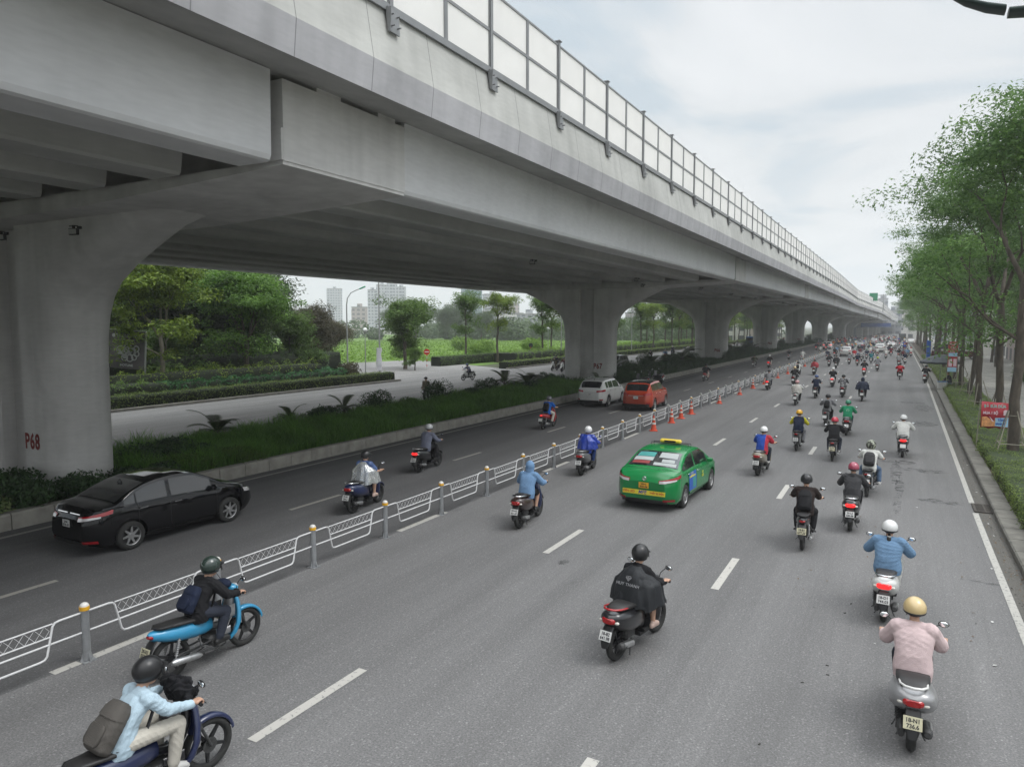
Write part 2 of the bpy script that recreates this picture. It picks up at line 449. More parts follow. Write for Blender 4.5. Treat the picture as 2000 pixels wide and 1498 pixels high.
# ------------------------------------------------------------------ elevated viaduct
def concrete(name, base, stain=.18, joints=0.0, streak=.15, scale=.6):
    m = bpy.data.materials.new(name); m.use_nodes = True
    t = m.node_tree; L = t.links.new; b = t.nodes['Principled BSDF']; b.inputs['Roughness'].default_value = .8
    b.inputs['Specular IOR Level'].default_value = .3
    tcn = t.nodes.new('ShaderNodeTexCoord')
    g = t.nodes.new('ShaderNodeNewGeometry')
    def noise(scale, st=(1,1,1), det=5):
        mp = t.nodes.new('ShaderNodeMapping'); mp.inputs['Scale'].default_value = st; L(g.outputs['Position'], mp.inputs[0])
        n = t.nodes.new('ShaderNodeTexNoise'); n.inputs['Scale'].default_value = scale; n.inputs['Detail'].default_value = det
        L(mp.outputs[0], n.inputs['Vector']); return n.outputs['Fac']
    def rng(n, a, b_, c, d):
        r = t.nodes.new('ShaderNodeMapRange'); L(n, r.inputs[0])
        for i, v in enumerate((a, b_, c, d)): r.inputs[1+i].default_value = v
        return r.outputs[0]
    def mul(a, b_):
        r = t.nodes.new('ShaderNodeMath'); r.operation = 'MULTIPLY'; L(a, r.inputs[0]); L(b_, r.inputs[1]); return r.outputs[0]
    f = rng(noise(scale, (1,.5,1)), .3, .7, 1-stain, 1+stain)
    f = mul(f, rng(noise(2.0, (1,1,.12)), .35, .75, 1+streak*.4, 1-streak))
    f = mul(f, rng(noise(9, (.3,.3,1.5), 3), .3, .7, .96, 1.04)); f = mul(f, rng(noise(.16, (1,.35,1), 4), .35, .65, .90, 1.06)); f = mul(f, rng(noise(1.1, (1,.6,.5), 8), .60, .74, 1, .86))
    if joints > 0:
        sp = t.nodes.new('ShaderNodeSeparateXYZ'); L(g.outputs['Position'], sp.inputs[0])
        w = t.nodes.new('ShaderNodeMath'); w.operation = 'MULTIPLY_ADD'; L(sp.outputs[1], w.inputs[0]); w.inputs[1].default_value = 1/joints; w.inputs[2].default_value = .955
        fr = t.nodes.new('ShaderNodeMath'); fr.operation = 'FRACT'; L(w.outputs[0], fr.inputs[0])
        cp = t.nodes.new('ShaderNodeMath'); cp.operation = 'COMPARE'; L(fr.outputs[0], cp.inputs[0]); cp.inputs[1].default_value = .5; cp.inputs[2].default_value = .012/joints
        f = mul(f, rng(cp.outputs[0], 0, 1, 1, .55))
        # damp runs below each barrier post
        w2 = t.nodes.new('ShaderNodeMath'); w2.operation = 'MULTIPLY_ADD'; L(sp.outputs[1], w2.inputs[0]); w2.inputs[1].default_value = .25; w2.inputs[2].default_value = .42
        fr2 = t.nodes.new('ShaderNodeMath'); fr2.operation = 'FRACT'; L(w2.outputs[0], fr2.inputs[0])
        d2 = t.nodes.new('ShaderNodeMath'); d2.operation = 'SUBTRACT'; L(fr2.outputs[0], d2.inputs[0]); d2.inputs[1].default_value = .55
        ab = t.nodes.new('ShaderNodeMath'); ab.operation = 'ABSOLUTE'; L(d2.outputs[0], ab.inputs[0])
        f = mul(f, rng(ab.outputs[0], .02, .07, .90, 1.0))
    sc = t.nodes.new('ShaderNodeVectorMath'); sc.operation = 'SCALE'; sc.inputs[0].default_value = base
    L(f, sc.inputs['Scale']); L(sc.outputs[0], b.inputs['Base Color'])
    bp = t.nodes.new('ShaderNodeBump'); bp.inputs['Strength'].default_value = .12; bp.inputs['Distance'].default_value = .02
    L(noise(6, (1,1,1)), bp.inputs['Height']); L(bp.outputs[0], b.inputs['Normal'])
    return m
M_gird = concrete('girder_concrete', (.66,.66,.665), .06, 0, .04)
M_par = concrete('parapet_concrete', (.49,.49,.465), .14, 2.0, .10)
M_fas = concrete('fascia_concrete', (.45,.445,.46), .10, 2.0, .14)
M_pier = concrete('pier_concrete', (.60,.59,.575), .10, 0, .12)
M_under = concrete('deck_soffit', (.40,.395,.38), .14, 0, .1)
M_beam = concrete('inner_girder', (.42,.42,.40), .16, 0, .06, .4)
M_steel = mat('barrier_steel', (.26,.265,.27), .5, .4, var=.08)
M_red = mat('stencil_red', (.20,.022,.018), .8, var=.35, scale=30)

VC = -22.1
def vx(y): return .055*max(0.0, min(y, 275.0)-195) + .02*max(0.0, y-275)
def vz(y): return .005*max(0.0, min(y, 140.0)-10) - .012*max(0.0, min(y, 420.0)-190)
PIERS = [-30.6, 11.8, 54.2, 97.0, 141.0, 185.0, 227.0, 270.0, 313.0, 356.0, 399.0, 442.0, 485.0, 528.0, 571.0]
via = empty('elevated_viaduct', (VC, 0, 0), 0, 'long grey concrete viaduct on flared piers running above the median', 'viaduct')
def V(name, mb, m, parent=via, **k):
    """link under the viaduct, vertices given in world space"""
    mb.v = [(p[0]-VC, p[1], p[2]) for p in mb.v]
    return mb.build(name, m, parent, **k)
YS = [-34, 11.8, 54.2, 97, 141, 160, 180, 195, 205, 215, 225, 240, 255, 275, 300, 330, 360, 400, 440, 480, 520, 571]
def sweep(mb, prof, ys=YS, mi=0, smooth=False):
    rings = [[(VC+p[0]+vx(y), y, p[1]+vz(y)) for p in prof] for y in ys]
    return mb.loft(rings, mi, smooth)
H2 = 13.02
# deck slab with its thin edges
mb = MB()
sweep(mb, [(-H2+.05,9.44),(-11.9,9.60),(11.9,9.60),(H2-.05,9.44),(H2-.05,9.52),(11.9,9.92),(-11.9,9.92),(-H2+.05,9.52)])
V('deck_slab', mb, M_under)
# parapet: lower fascia leaning out, upper panel leaning in
for s in (1, -1):
    mb = MB()
    sweep(mb, [(s*(H2-.02),9.40),(s*(H2+.05),10.02),(s*(H2-.25),10.02),(s*(H2-.25),9.60)])
    V('fascia', mb, M_fas)
    mb = MB()
    sweep(mb, [(s*(H2+.046),10.022),(s*(H2-.14),11.17),(s*(H2-.40),11.17),(s*(H2-.50),10.022)])
    V('parapet', mb, M_par)
# girders
def girder_prof(xc, outer=0):
    z0, z1 = 7.95, 9.599
    if outer:
        s = outer
        P = [(xc+s*.42,z0),(xc+s*.49,z0+.03),(xc+s*.53,z0+.12),(xc+s*.56,z1),(xc-s*1.05,z1),(xc-s*.75,z1-.3),(xc-s*.40,z0+.06),(xc-s*.34,z0)]
    else:
        P = [(xc-.42,z0),(xc+.42,z0),(xc+.48,z0+.06),(xc+.72,z1-.32),(xc+1.14,z1-.2),(xc+1.14,z1),(xc-1.14,z1),(xc-1.14,z1-.2),(xc-.72,z1-.32),(xc-.48,z0+.06)]
    return P
NG = 10
for i in range(len(PIERS)-1):
    ya, yb = PIERS[i]+1.92, PIERS[i+1]-2.12
    n = NG if i < 8 else 1
    if n == NG:
        for g in range(NG):
            xc = -11.24 + 22.48*g/(NG-1)
            if g == 0: pr = girder_prof(-11.24, -1)
            elif g == NG-1: pr = girder_prof(11.24, 1)
            else: pr = girder_prof(xc)
            mb = MB()
            rings = [[(VC+p[0]+vx(y), y, p[1]+vz(y)-(.001*g)) for p in pr] for y in (ya, yb)]
            mb.loft(rings, 0, False)
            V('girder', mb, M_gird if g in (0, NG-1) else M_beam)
    else:
        mb = MB(); pr = [(-11.7,7.95),(11.7,7.95),(11.8,8.05),(11.8,9.6),(-11.8,9.6),(-11.8,8.05)]
        mb.loft([[(VC+p[0]+vx(y), y, p[1]+vz(y)) for p in pr] for y in (ya, yb)], 0, False)
        V('girder', mb, M_gird)
# diaphragm strips and cable trays under the deck
for i in range(1, 6):
    mb = MB()
    for yy in ((PIERS[i]+PIERS[i+1])/2,):
        mb.box(VC-10.6+vx(yy), VC+10.6+vx(yy), yy-.15, yy+.15, 8.35+vz(yy), 9.58+vz(yy))
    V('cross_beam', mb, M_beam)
# piers
def pier_mesh(dz):
    mb = MB()
    W, D, rc = 2.15, .97, .82            # half width (x), half depth (y), corner radius
    # twin shafts with rounded outer corners, a recessed web between
    def shaft(s):
        P = []
        for k in range(9):
            a = -pi/2 + pi/2*k/8; P.append((W-rc+rc*cos(a), -D+rc+rc*sin(a)))
        for k in range(9):
            a = pi/2*k/8; P.append((W-rc+rc*cos(a), D-rc+rc*sin(a)))
        P += [(.66, D), (.60, D-.06), (.60, -D+.06), (.66, -D)]
        P = [(s*x, y) for x, y in P]
        n = len(P); zs = (-.3, 5.1, 7.75+dz)
        mb.loft([[(x, y, z) for x, y in P] for z in zs], 0, True, cap=False)
    shaft(1); shaft(-1)
    mb.box(-.62, .62, -D+.42, D-.42, -.3, 7.75+dz)
    # flared arms, underside rounded like the shaft; section widens towards the cap
    z7 = 7.74+dz
    arc = [(2.15,3.9,1.0),(2.17,4.55,1.0),(2.27,5.12,1.0),(2.46,5.58,1.0),(2.82,5.98,.98),(3.6,6.45,.95),(4.65,6.95,.92),(5.75,7.42,.9),(6.6,7.735,.88)]
    for s in (1, -1):
        rings = []
        pts = [(x, z + dz*smoothstep(3.9, 7.7, z), k) for x, z, k in arc]
        for i, (x, z, k) in enumerate(pts):
            x0_, z0_, _ = pts[max(i-1, 0)]; x1_, z1_, _ = pts[min(i+1, len(pts)-1)]
            tx, tz = x1_-x0_, z1_-z0_; l = sqrt(tx*tx+tz*tz); nx, nz = -tz/l, tx/l     # inward normal
            d = D*k + .003; r = rc*(1-.35*i/8)
            low = []
            for q in range(9):
                a = pi/2*q/8                      # q=0 on the side face, q=8 on the underside
                low.append((s*(x+.003+nx*r*(1-sin(a))), -d + r*(1-cos(a)), z+nz*r*(1-sin(a))))
            ring = low + [(p[0], -p[1], p[2]) for p in low[::-1]]
            xt = low[0][0]
            ring = [(p[0], p[1], min(p[2], z7)) for p in ring] + [(xt, d, z7), (xt, -d, z7)]
            rings.append(ring)
        root = [(s*1.1, p[1]*.9, p[2]) for p in rings[0]]
        mb.loft([root] + rings, 0, True)
    # ledge slab
    z8 = 8.02+dz
    for s in (1, -1):
        P = [(0, 7.62+dz), (s*5.4, 7.66+dz), (s*6.4, 7.70+dz), (s*11.78, 7.93+dz), (s*11.78, z8), (0, z8)]
        if s < 0: P = P[::-1]
        mb.prism([(x, z) for x, z in P], -1.845, 1.895, 'y')
    # stem above the ledge, full height, and end blocks flush with the outer girders
    mb.box(-11.2, 11.2, -1.0, 1.0, z8-.01, 9.58+dz)
    for s in (1, -1):
        x0, x1 = sorted((s*11.1, s*11.802))
        mb.box(x0, x1, -1.84, 1.90, z8-.02, 9.50+dz)
        mb.box(*sorted((s*11.05, s*11.797)), -1.89, -1.3, z8-.01, 8.6+dz)
        mb.box(*sorted((s*11.3, s*11.77)), -.9, -.2, 9.5+dz, 9.61+dz)
        mb.box(*sorted((s*11.3, s*11.77)), 1.0, 1.6, 9.5+dz, 9.61+dz)
    return mb
for i, y in enumerate(PIERS[1:]):
    dz = vz(y)
    mb = pier_mesh(dz)
    p = mb.build('pier', M_pier, via, loc=(vx(y), y, 0))
    rsmooth(p.data, 40)
    if i < 5:
        num = text_mesh('P%d' % (68-i), .60, M_red, .002, .018, .74, space=1.12)
        n = obj('painted_number', num, p, loc=(1.02, -.976, 1.68), rot=(radians(90), 0, 0))
        # stencil bridges
        mbn = MB()
        for xx in (-.29, .02, .31): mbn.box(xx-.03+.0, xx+.03, -1.2905, -1.2895, 1.68 if xx < 0 else 1.60, 1.72 if xx < 0 else 1.63)
# small flood lamps under the cap and deck
M_fix = mat('lamp_housing', (.03,.03,.03), .6, .2, var=.1)
M_pane = mat('lamp_glass_pane', (.35,.35,.33), .3, var=0)
def deck_lamp(x, y, z, rz=0):
    t = empty('flood_lamp', (x-VC, y, z), rz); t.scale = (.75,.75,.75); t.parent = via
    mb = MB(); mb.cbox((0,0,-.12), (.34,.12,.22), 0, .02); mb.cbox((0,0,.02), (.06,.06,.14), 0); mb.tube([(-.16,0,.06),(.16,0,.06)], .02, 6)
    mb.cbox((0.24,-.02,.0),(.14,.1,.1),0,.02)
    mb.build('lamp_body', M_fix, t)
    MB().cbox((0,-.066,-.12), (.28,.012,.16), 0).build('lamp_lens', M_pane, t)
for x, y, z, rz in [(-17.9,10.4,7.3,.3),(-21.1,10.35,7.35,.3),(-15.2,30,7.95,.2),(-15.2,45.0,7.98,.2),(-17.0,51.8,8.0,0),(-14.8,60.5,8.1,.2),(-15.0,74,8.15,.2),(-15.0,88,8.2,.2),(-15.2,112,8.4,.2),(-15.2,127,8.45,.2)]:
    deck_lamp(x, y, z, rz)
# noise barrier: posts every four metres, two by two milky panels between them
def milky():
    m = bpy.data.materials.new('milky_panel'); m.use_nodes = True
    t = m.node_tree; L = t.links.new
    for n in list(t.nodes): t.nodes.remove(n)
    tcn = t.nodes.new('ShaderNodeTexCoord'); n = t.nodes.new('ShaderNodeTexNoise'); n.inputs['Scale'].default_value = 1.2; n.inputs['Detail'].default_value = 5; L(tcn.outputs['Object'], n.inputs['Vector'])
    r = t.nodes.new('ShaderNodeMapRange'); L(n.outputs['Fac'], r.inputs[0]); r.inputs[3].default_value = .93; r.inputs[4].default_value = 1.03
    s = t.nodes.new('ShaderNodeVectorMath'); s.operation = 'SCALE'; s.inputs[0].default_value = (.96,.95,.93); L(r.outputs[0], s.inputs['Scale'])
    d = t.nodes.new('ShaderNodeBsdfDiffuse'); tl = t.nodes.new('ShaderNodeBsdfTranslucent'); L(s.outputs[0], d.inputs[0]); L(s.outputs[0], tl.inputs[0])
    tp = t.nodes.new('ShaderNodeBsdfTransparent'); tp.inputs[0].default_value = (.95,.96,.95,1)
    m1 = t.nodes.new('ShaderNodeMixShader'); m1.inputs[0].default_value = .6; L(d.outputs[0], m1.inputs[1]); L(tl.outputs[0], m1.inputs[2])
    m2 = t.nodes.new('ShaderNodeMixShader'); m2.inputs[0].default_value = .10; L(m1.outputs[0], m2.inputs[1]); L(tp.outputs[0], m2.inputs[2])
    o = t.nodes.new('ShaderNodeOutputMaterial'); L(m2.outputs[0], o.inputs[0]); return m
M_milk = milky()
BX = H2-.12
def bay_post(mb):
    mb.box(-.06,.06,-.055,.055,-.02,2.06); mb.box(-.10,.10,-.09,.09,2.06,2.085)
def bay_bracket(mb):
    # plate bolted to the parapet face, leaning with it
    mb.loft([[(.03,-.17,.02),(.10,-.17,.02),(.10,.17,.02),(.03,.17,.02)],[(.09,-.17,-.46),(.13,-.17,-.46),(.13,.17,-.46),(.09,.17,-.46)]], 0, False)
    mb.loft([[(.03,-.17,.0),(.18,-.17,.0),(.18,-.15,.0),(.03,-.15,.0)],[(.1,-.17,-.45),(.15,-.17,-.45),(.15,-.15,-.45),(.1,-.15,-.45)]], 0, False)
    for yy in (-.09,.1):
        for zz, xx in ((-.12,.115),(-.34,.135)): mb.cyl((xx+.03,yy,zz), .016, .09, 'x', 8)
def bay_panel(mb):
    mb.box(-.012,.012,.06,3.94,.11,1.93)
def bay_frame(mb):
    mb.box(-.04,.055,.06,3.94,-.045,.105); mb.box(-.03,.035,.06,3.94,.97,1.04); mb.box(-.03,.035,.06,3.94,1.935,1.985); mb.box(-.028,.033,1.965,2.035,.105,1.935)
    for y0 in (.062, 2.04): mb.box(-.026,.03,y0,y0+.03,.106,1.934)
    for y0 in (1.93, 3.908): mb.box(-.026,.03,y0,y0+.03,.106,1.934)
def one(fn, nm, m):
    mb = MB(); fn(mb); return mb.mesh(nm, m)
me_post, me_brk, me_pan, me_frm = one(bay_post,'post',M_steel), one(bay_bracket,'bracket',M_steel), one(bay_panel,'noise_panel',M_milk), one(bay_frame,'frame',M_steel)
y = -.2 - 4*3; k = 0
far_p, far_f = MB(), MB()
while y < 560:
    z = 11.172+vz(y); x = BX+vx(y)
    if k < 76:
        tilt = atan2(vz(y+4)-vz(y), 4); tz = -atan2(vx(y+4)-vx(y), 4)
        po = obj('post', me_post, via, loc=(x, y, z)); obj('bracket', me_brk, po)
        pa = obj('noise_panel', me_pan, via, loc=(x, y, z), rot=(tilt, 0, tz)); obj('frame', me_frm, pa)
    else:
        X0, X1 = VC+x, VC+BX+vx(y+4); Z0, Z1 = z, 11.172+vz(y+4)
        far_p.loft([[(X0,y+.1,Z0+.1),(X0,y+.1,Z0+1.93)],[(X1,y+3.9,Z1+.1),(X1,y+3.9,Z1+1.93)]], 0, False, False, False)
        for a in (0,.95,1.9): far_f.loft([[(X0-.03,y,Z0+a),(X0+.05,y,Z0+a),(X0+.05,y,Z0+a+.09),(X0-.03,y,Z0+a+.09)],[(X1-.03,y+4,Z1+a),(X1+.05,y+4,Z1+a),(X1+.05,y+4,Z1+a+.09),(X1-.03,y+4,Z1+a+.09)]], 0, False)
        far_f.box(X0-.06,X0+.06,y-.05,y+.05,Z0,Z0+2.05); far_f.box(X0-.03,X0+.03,y+1.97,y+2.03,Z0,Z0+2.0)
    y += 4; k += 1
V('noise_panel', far_p, M_milk, kind='stuff'); V('post', far_f, M_steel, kind='stuff')
# ------------------------------------------------------------------ figures
def superring(c, w, h, ax, n=14, p=2.6, squeeze=0.0):
    """closed ring about c: ax 'y' lies in the xz plane, 'z' in the xy plane"""
    out = []
    for k in range(n):
        a = 2*pi*k/n + pi/n
        cx, sx_ = cos(a), sin(a)
        u = w*(abs(cx)**(2/p))*(1 if cx > 0 else -1); v = h*(abs(sx_)**(2/p))*(1 if sx_ > 0 else -1)
        u *= 1 + squeeze*(v/h if h else 0)
        out.append((c[0]+u, c[1], c[2]+v) if ax == 'y' else (c[0]+u, c[1]+v, c[2]))
    return out
def caps(mb, pts, rs, n=12):
    """chain of tapered capsules"""
    for i in range(len(pts)-1):
        p, q = Vector(pts[i]), Vector(pts[i+1]); d = (q-p)
        if d.length < 1e-5: continue
        d.normalize(); r0, r1 = rs[i], rs[i+1]
        m = [p - d*r0, p - d*r0*.7, p, q, q + d*r1*.7, q + d*r1]
        mb.tube(m, [r0*.08, r0*.71, r0, r1, r1*.71, r1*.08], n)
def egg(mb, c, r, R=None): mb.ball(c, r, 16, 0, R)
def fuse(mb, voxel, smooth=2, wr=0.0, wf=14.0, seed=0, name='m'):
    """one continuous surface out of overlapping closed shapes"""
    me = mb.mesh('tmp', [])
    o = bpy.data.objects.new('tmp', me); TS.collection.objects.link(o)
    r = o.modifiers.new('r', 'REMESH'); r.mode = 'VOXEL'; r.voxel_size = voxel; r.use_smooth_shade = True
    if smooth:
        sm = o.modifiers.new('s', 'SMOOTH'); sm.factor = .6; sm.iterations = smooth
    out = evaluated(o)
    if wr > 0:
        n = len(out.vertices); co = np.empty(n*3, 'f'); no = np.empty(n*3, 'f')
        out.vertices.foreach_get('co', co); out.vertices.foreach_get('normal', no); co = co.reshape(-1, 3); no = no.reshape(-1, 3)
        rg = np.random.default_rng(int(seed*13+7)); d = np.zeros(n)
        # folds: a few bent sine fields, sharpened, in directions that differ from garment to garment
        for q in range(6):
            k1 = rg.normal(size=3)*wf*(1.1+.55*q)*np.array([.8, .8, 1.0]); k2 = rg.normal(size=3)*wf*.8
            ph = co@k1 + 2.6*np.sin(co@k2+rg.uniform(0, 6)) + rg.uniform(0, 6)
            d += (1-np.abs(np.sin(ph))*1.6)*(.55 if q < 3 else .22)*np.clip(np.sin(co@(rg.normal(size=3)*wf*.3)+q)+.5, 0, 1)
        out.vertices.foreach_set('co', (co + no*(wr*.55*d)[:, None]).astype('f').ravel())
    out.polygons.foreach_set('use_smooth', [True]*len(out.polygons))
    out.name = name
    return out
def join_mesh(a, b):
    bm = bmesh.new(); bm.from_mesh(a); bm.from_mesh(b); bm.to_mesh(a); bm.free(); bpy.data.meshes.remove(b)
    a.polygons.foreach_set('use_smooth', [True]*len(a.polygons)); return a
HANDS = {}
def hand_mb(side, vox=.0055):
    """hand closed on a bar that runs along x through the origin; side +1 right"""
    if side in HANDS: return HANDS[side]
    mb = MB(); s = side
    caps(mb, [(-.028,-.034,.016),(.028,-.034,.016)], [.021,.021]); caps(mb, [(-.03,-.016,.024),(.03,-.016,.024)], [.017,.016])
    for i, (L_, r) in enumerate(((.92,.0088),(1.0,.0094),(.96,.0092),(.8,.0082))):
        x = (-.033+.0215*i)*-s
        caps(mb, [(x,-.012,.027),(x,.020*L_,.027),(x*1.02,.033*L_,.003),(x*1.03,.017*L_,-.019*L_)], [r*1.08,r*1.04,r,r*.88], 8)
    caps(mb, [(-s*.028,-.034,.008),(-s*.045,-.016,-.008),(-s*.038,.008,-.021),(-s*.022,.020,-.024)], [.014,.0115,.0105,.009], 8)
    caps(mb, [(0,-.04,.014),(0,-.10,.02)], [.026,.024])
    HANDS[side] = fuse(mb, vox, 1)
    return HANDS[side]
M_skin = mat('skin', (.50,.30,.21), .55, var=.06, scale=8)
M_hair = mat('hair', (.012,.010,.009), .45, var=.2, scale=60, stretch=(1,1,.15))
M_eye = mat('eye', (.03,.02,.015), .2, var=0)
M_shoe_w = mat('shoe_white', (.55,.54,.52), .6); M_shoe_k = mat('shoe_black', (.02,.02,.02), .5); M_shoe_p = mat('sandal_pink', (.55,.40,.34), .6); M_shoe_b = mat('sandal_brown', (.10,.07,.05), .6)
def lerp(a, b, t): return tuple(a[i]+(b[i]-a[i])*t for i in range(3))
POSES = {
 # joints in the bike's frame: x right, y forward, z up
 'scooter': dict(pel=(0,-.16,.79), waist=(0,-.15,.95), chest=(0,-.07,1.12), neck=(0,-.02,1.255), head=(0,.03,1.375), sh=(.165,-.035,1.20), el=(.275,.10,1.00), wr=(.315,.245,.985), grip=(.325,.335,.985), hip=(.095,-.13,.80), kn=(.155,.24,.77), an=(.125,.20,.37), toe=(.13,.33,.325)),
 'cub': dict(pel=(0,-.18,.79), waist=(0,-.17,.95), chest=(0,-.08,1.12), neck=(0,-.02,1.25), head=(0,.03,1.37), sh=(.165,-.035,1.195), el=(.27,.11,1.01), wr=(.30,.27,.985), grip=(.31,.36,.97), hip=(.10,-.15,.80), kn=(.19,.16,.70), an=(.17,.0,.33), toe=(.18,.13,.29)),
 'pillion': dict(pel=(0,-.46,.85), waist=(0,-.45,1.0), chest=(0,-.38,1.17), neck=(0,-.34,1.30), head=(0,-.30,1.42), sh=(.155,-.35,1.25), el=(.20,-.2,1.05), wr=(.13,-.03,.98), grip=(.10,.0,.98), hip=(.10,-.42,.85), kn=(.24,-.08,.72), an=(.22,-.20,.36), toe=(.23,-.08,.32)),
 'sit': dict(pel=(0,-.16,.50), waist=(0,-.16,.66), chest=(0,-.10,.84), neck=(0,-.05,.98), head=(0,.0,1.10), sh=(.16,-.06,.93), el=(.22,.08,.72), wr=(.12,.25,.60), grip=(.10,.30,.58), hip=(.10,-.12,.50), kn=(.15,.26,.50), an=(.14,.24,.09), toe=(.15,.38,.04)),
 'stand': dict(pel=(0,0,.88), waist=(0,.0,1.03), chest=(0,.02,1.22), neck=(0,.03,1.38), head=(0,.05,1.50), sh=(.17,.02,1.33), el=(.22,.03,1.07), wr=(.20,.18,.92), grip=(.19,.24,.90), hip=(.09,0,.88), kn=(.11,.04,.48), an=(.11,-.02,.08), toe=(.12,.13,.03)),
}
def mir(p, s): return (p[0]*s, p[1], p[2])
def adj(P, lean=0.0, wide=1.0, spread=0.0, foot=None, look=0.0, tall=1.0):
    Q = dict(P)
    for k in ('waist','chest','neck','head','sh'):
        f = {'waist':.3,'chest':.7,'neck':1,'head':1.2,'sh':.95}[k]
        x, y, z = Q[k]; Q[k] = (x*(wide if k == 'sh' else 1), y+lean*f, z-abs(lean)*.3*f+(tall-1)*(z-P['pel'][2]))
    x, y, z = Q['el']; Q['el'] = (x+spread, y+lean*.5, z)
    if foot is not None:
        for k, v in foot.items(): Q[k] = v
    return Q
def torso_parts(mb, P, g, hem=0.0, w=1.0):
    """torso of clothing or body; g = extra thickness"""
    pel, wa, ch, nk = P['pel'], P['waist'], P['chest'], P['neck']
    rings = []
    secs = [(lerp(pel, wa, -.55-hem), .155*w, .120), (lerp(pel, wa, -.1), .168*w, .135), (lerp(pel, wa, .55), .158*w, .118), (wa, .150*w, .108), (lerp(wa, ch, .5), .162*w, .112), (ch, .175*w, .118), (lerp(ch, nk, .45), .165*w, .105), (lerp(ch, nk, .75), .115*w, .085), (lerp(ch, nk, .95), .06, .06)]
    for c, a, b in secs: rings.append(superring(c, a+g, b+g, 'z', 18, 2.3))
    mb.loft(rings)
    for s in (1, -1):
        mb.ball(lerp(mir(P['sh'], s), P['chest'], .12), (.060+g, .064+g, .064+g), 14)
        caps(mb, [lerp(P['chest'], P['neck'], .72), lerp(mir(P['sh'], s), P['neck'], .12)], [.060+g*.8, .052+g])
def make_body(P, vox=.012, fing=True, name='body'):
    mb = MB(); torso_parts(mb, P, -.012)
    h = P['head']; n = P['neck']
    caps(mb, [lerp(P['chest'], n, .6), lerp(n, h, .45)], [.062, .055])
    egg(mb, (h[0], h[1]-.008, h[2]+.02), (.076, .094, .100)); egg(mb, (h[0], h[1]+.028, h[2]-.055), (.056, .060, .058))
    caps(mb, [(h[0], h[1]+.080, h[2]+.018), (h[0], h[1]+.098, h[2]-.018)], [.010, .014])           # nose
    caps(mb, [(h[0]-.018, h[1]+.078, h[2]-.048), (h[0]+.018, h[1]+.078, h[2]-.048)], [.009, .009])  # lips
    caps(mb, [(h[0]-.034, h[1]+.073, h[2]+.038), (h[0]+.034, h[1]+.073, h[2]+.038)], [.012, .012])  # brow
    for s in (1, -1):
        egg(mb, (h[0]+s*.078, h[1]-.005, h[2]-.002), (.012, .020, .030))
        sh, el, wr, gr = (mir(P[k], s) for k in ('sh','el','wr','grip'))
        caps(mb, [sh, el, wr], [.046, .037, .027])
        caps(mb, [wr, lerp(wr, gr, .6)], [.027, .026])
        hp, kn, an, to = (mir(P[k], s) for k in ('hip','kn','an','toe'))
        caps(mb, [hp, kn], [.080, .055]); caps(mb, [kn, lerp(kn, an, .35), an], [.055, .054, .034])
        caps(mb, [an, (an[0], an[1]-.03, an[2]-.03), to], [.036, .032, .026]); caps(mb, [lerp(an, to, .4), to], [.036, .030])
    me = fuse(mb, vox, 3)
    if fing:
        for s in (1, -1):
            hm = hand_mb(s).copy(); gr = Vector(mir(P['grip'], s)); wr = Vector(mir(P['wr'], s))
            d = (gr-wr); d.z *= .6; yaw = -atan2(d.x, d.y)*.5
            hm.transform(Matrix.Translation(gr) @ Matrix.Rotation(yaw, 4, 'Z') @ Matrix.Scale(1.04, 4))
            join_mesh(me, hm)
    me.name = name
    return me
def make_shirt(P, sleeve='long', g=.012, hem=.15, w=1.0, vox=.012, wr=.009, seed=0, loose=0.0, hood=False):
    mb = MB(); torso_parts(mb, P, g, hem, w)
    n = P['neck']; h = P['head']
    caps(mb, [lerp(P['chest'], n, .7), lerp(n, h, .12)], [.07, .060])
    for s in (1, -1):
        sh, el, w_ = (mir(P[k], s) for k in ('sh','el','wr'))
        gr = mir(P['grip'], s)
        if sleeve == 'long': caps(mb, [sh, el, lerp(w_, gr, .25)], [.062+g*.6+loose, .050+g*.5+loose, .036+g*.4+loose*.6])
        elif sleeve == 'short': caps(mb, [sh, lerp(sh, el, .72)], [.064+g*.6+loose, .058+g*.6+loose])
    if hood: caps(mb, [lerp(P['chest'], n, .8), (n[0], n[1]-.075, n[2]+.0)], [.08, .055])
    me = fuse(mb, vox, 2, wr, 13, seed, 'shirt'); return me
def make_trousers(P, length='long', g=.010, vox=.012, wr=.007, seed=3):
    mb = MB(); pel, wa = P['pel'], P['waist']
    mb.loft([superring(lerp(pel, wa, t), a+g, b+g, 'z', 16, 2.3) for t, a, b in ((-.6,.14,.115),(-.1,.160,.13),(.45,.150,.112))])
    for s in (1, -1):
        hp, kn, an = (mir(P[k], s) for k in ('hip','kn','an'))
        if length == 'long': caps(mb, [hp, kn], [.086+g, .066+g]); caps(mb, [kn, lerp(kn, an, .5), lerp(kn, an, .93)], [.066+g, .062+g, .050+g])
        else: caps(mb, [hp, lerp(hp, kn, .82)], [.09+g, .075+g])
    return fuse(mb, vox, 2, wr, 12, seed, 'trousers')
def make_shoe(P, s, vox=.009):
    an, to = mir(P['an'], s), mir(P['toe'], s); mb = MB()
    caps(mb, [(an[0], an[1]-.04, an[2]-.035), lerp(an, to, .5), (to[0], to[1]+.005, to[2])], [.038, .042, .036])
    caps(mb, [(an[0], an[1]-.01, an[2]-.0), lerp(an, to, .35)], [.040, .04])
    caps(mb, [(an[0], an[1]-.05, an[2]-.055), (to[0], to[1]+.02, to[2]-.02)], [.030, .030])
    return fuse(mb, vox, 2, 0, name='shoe')
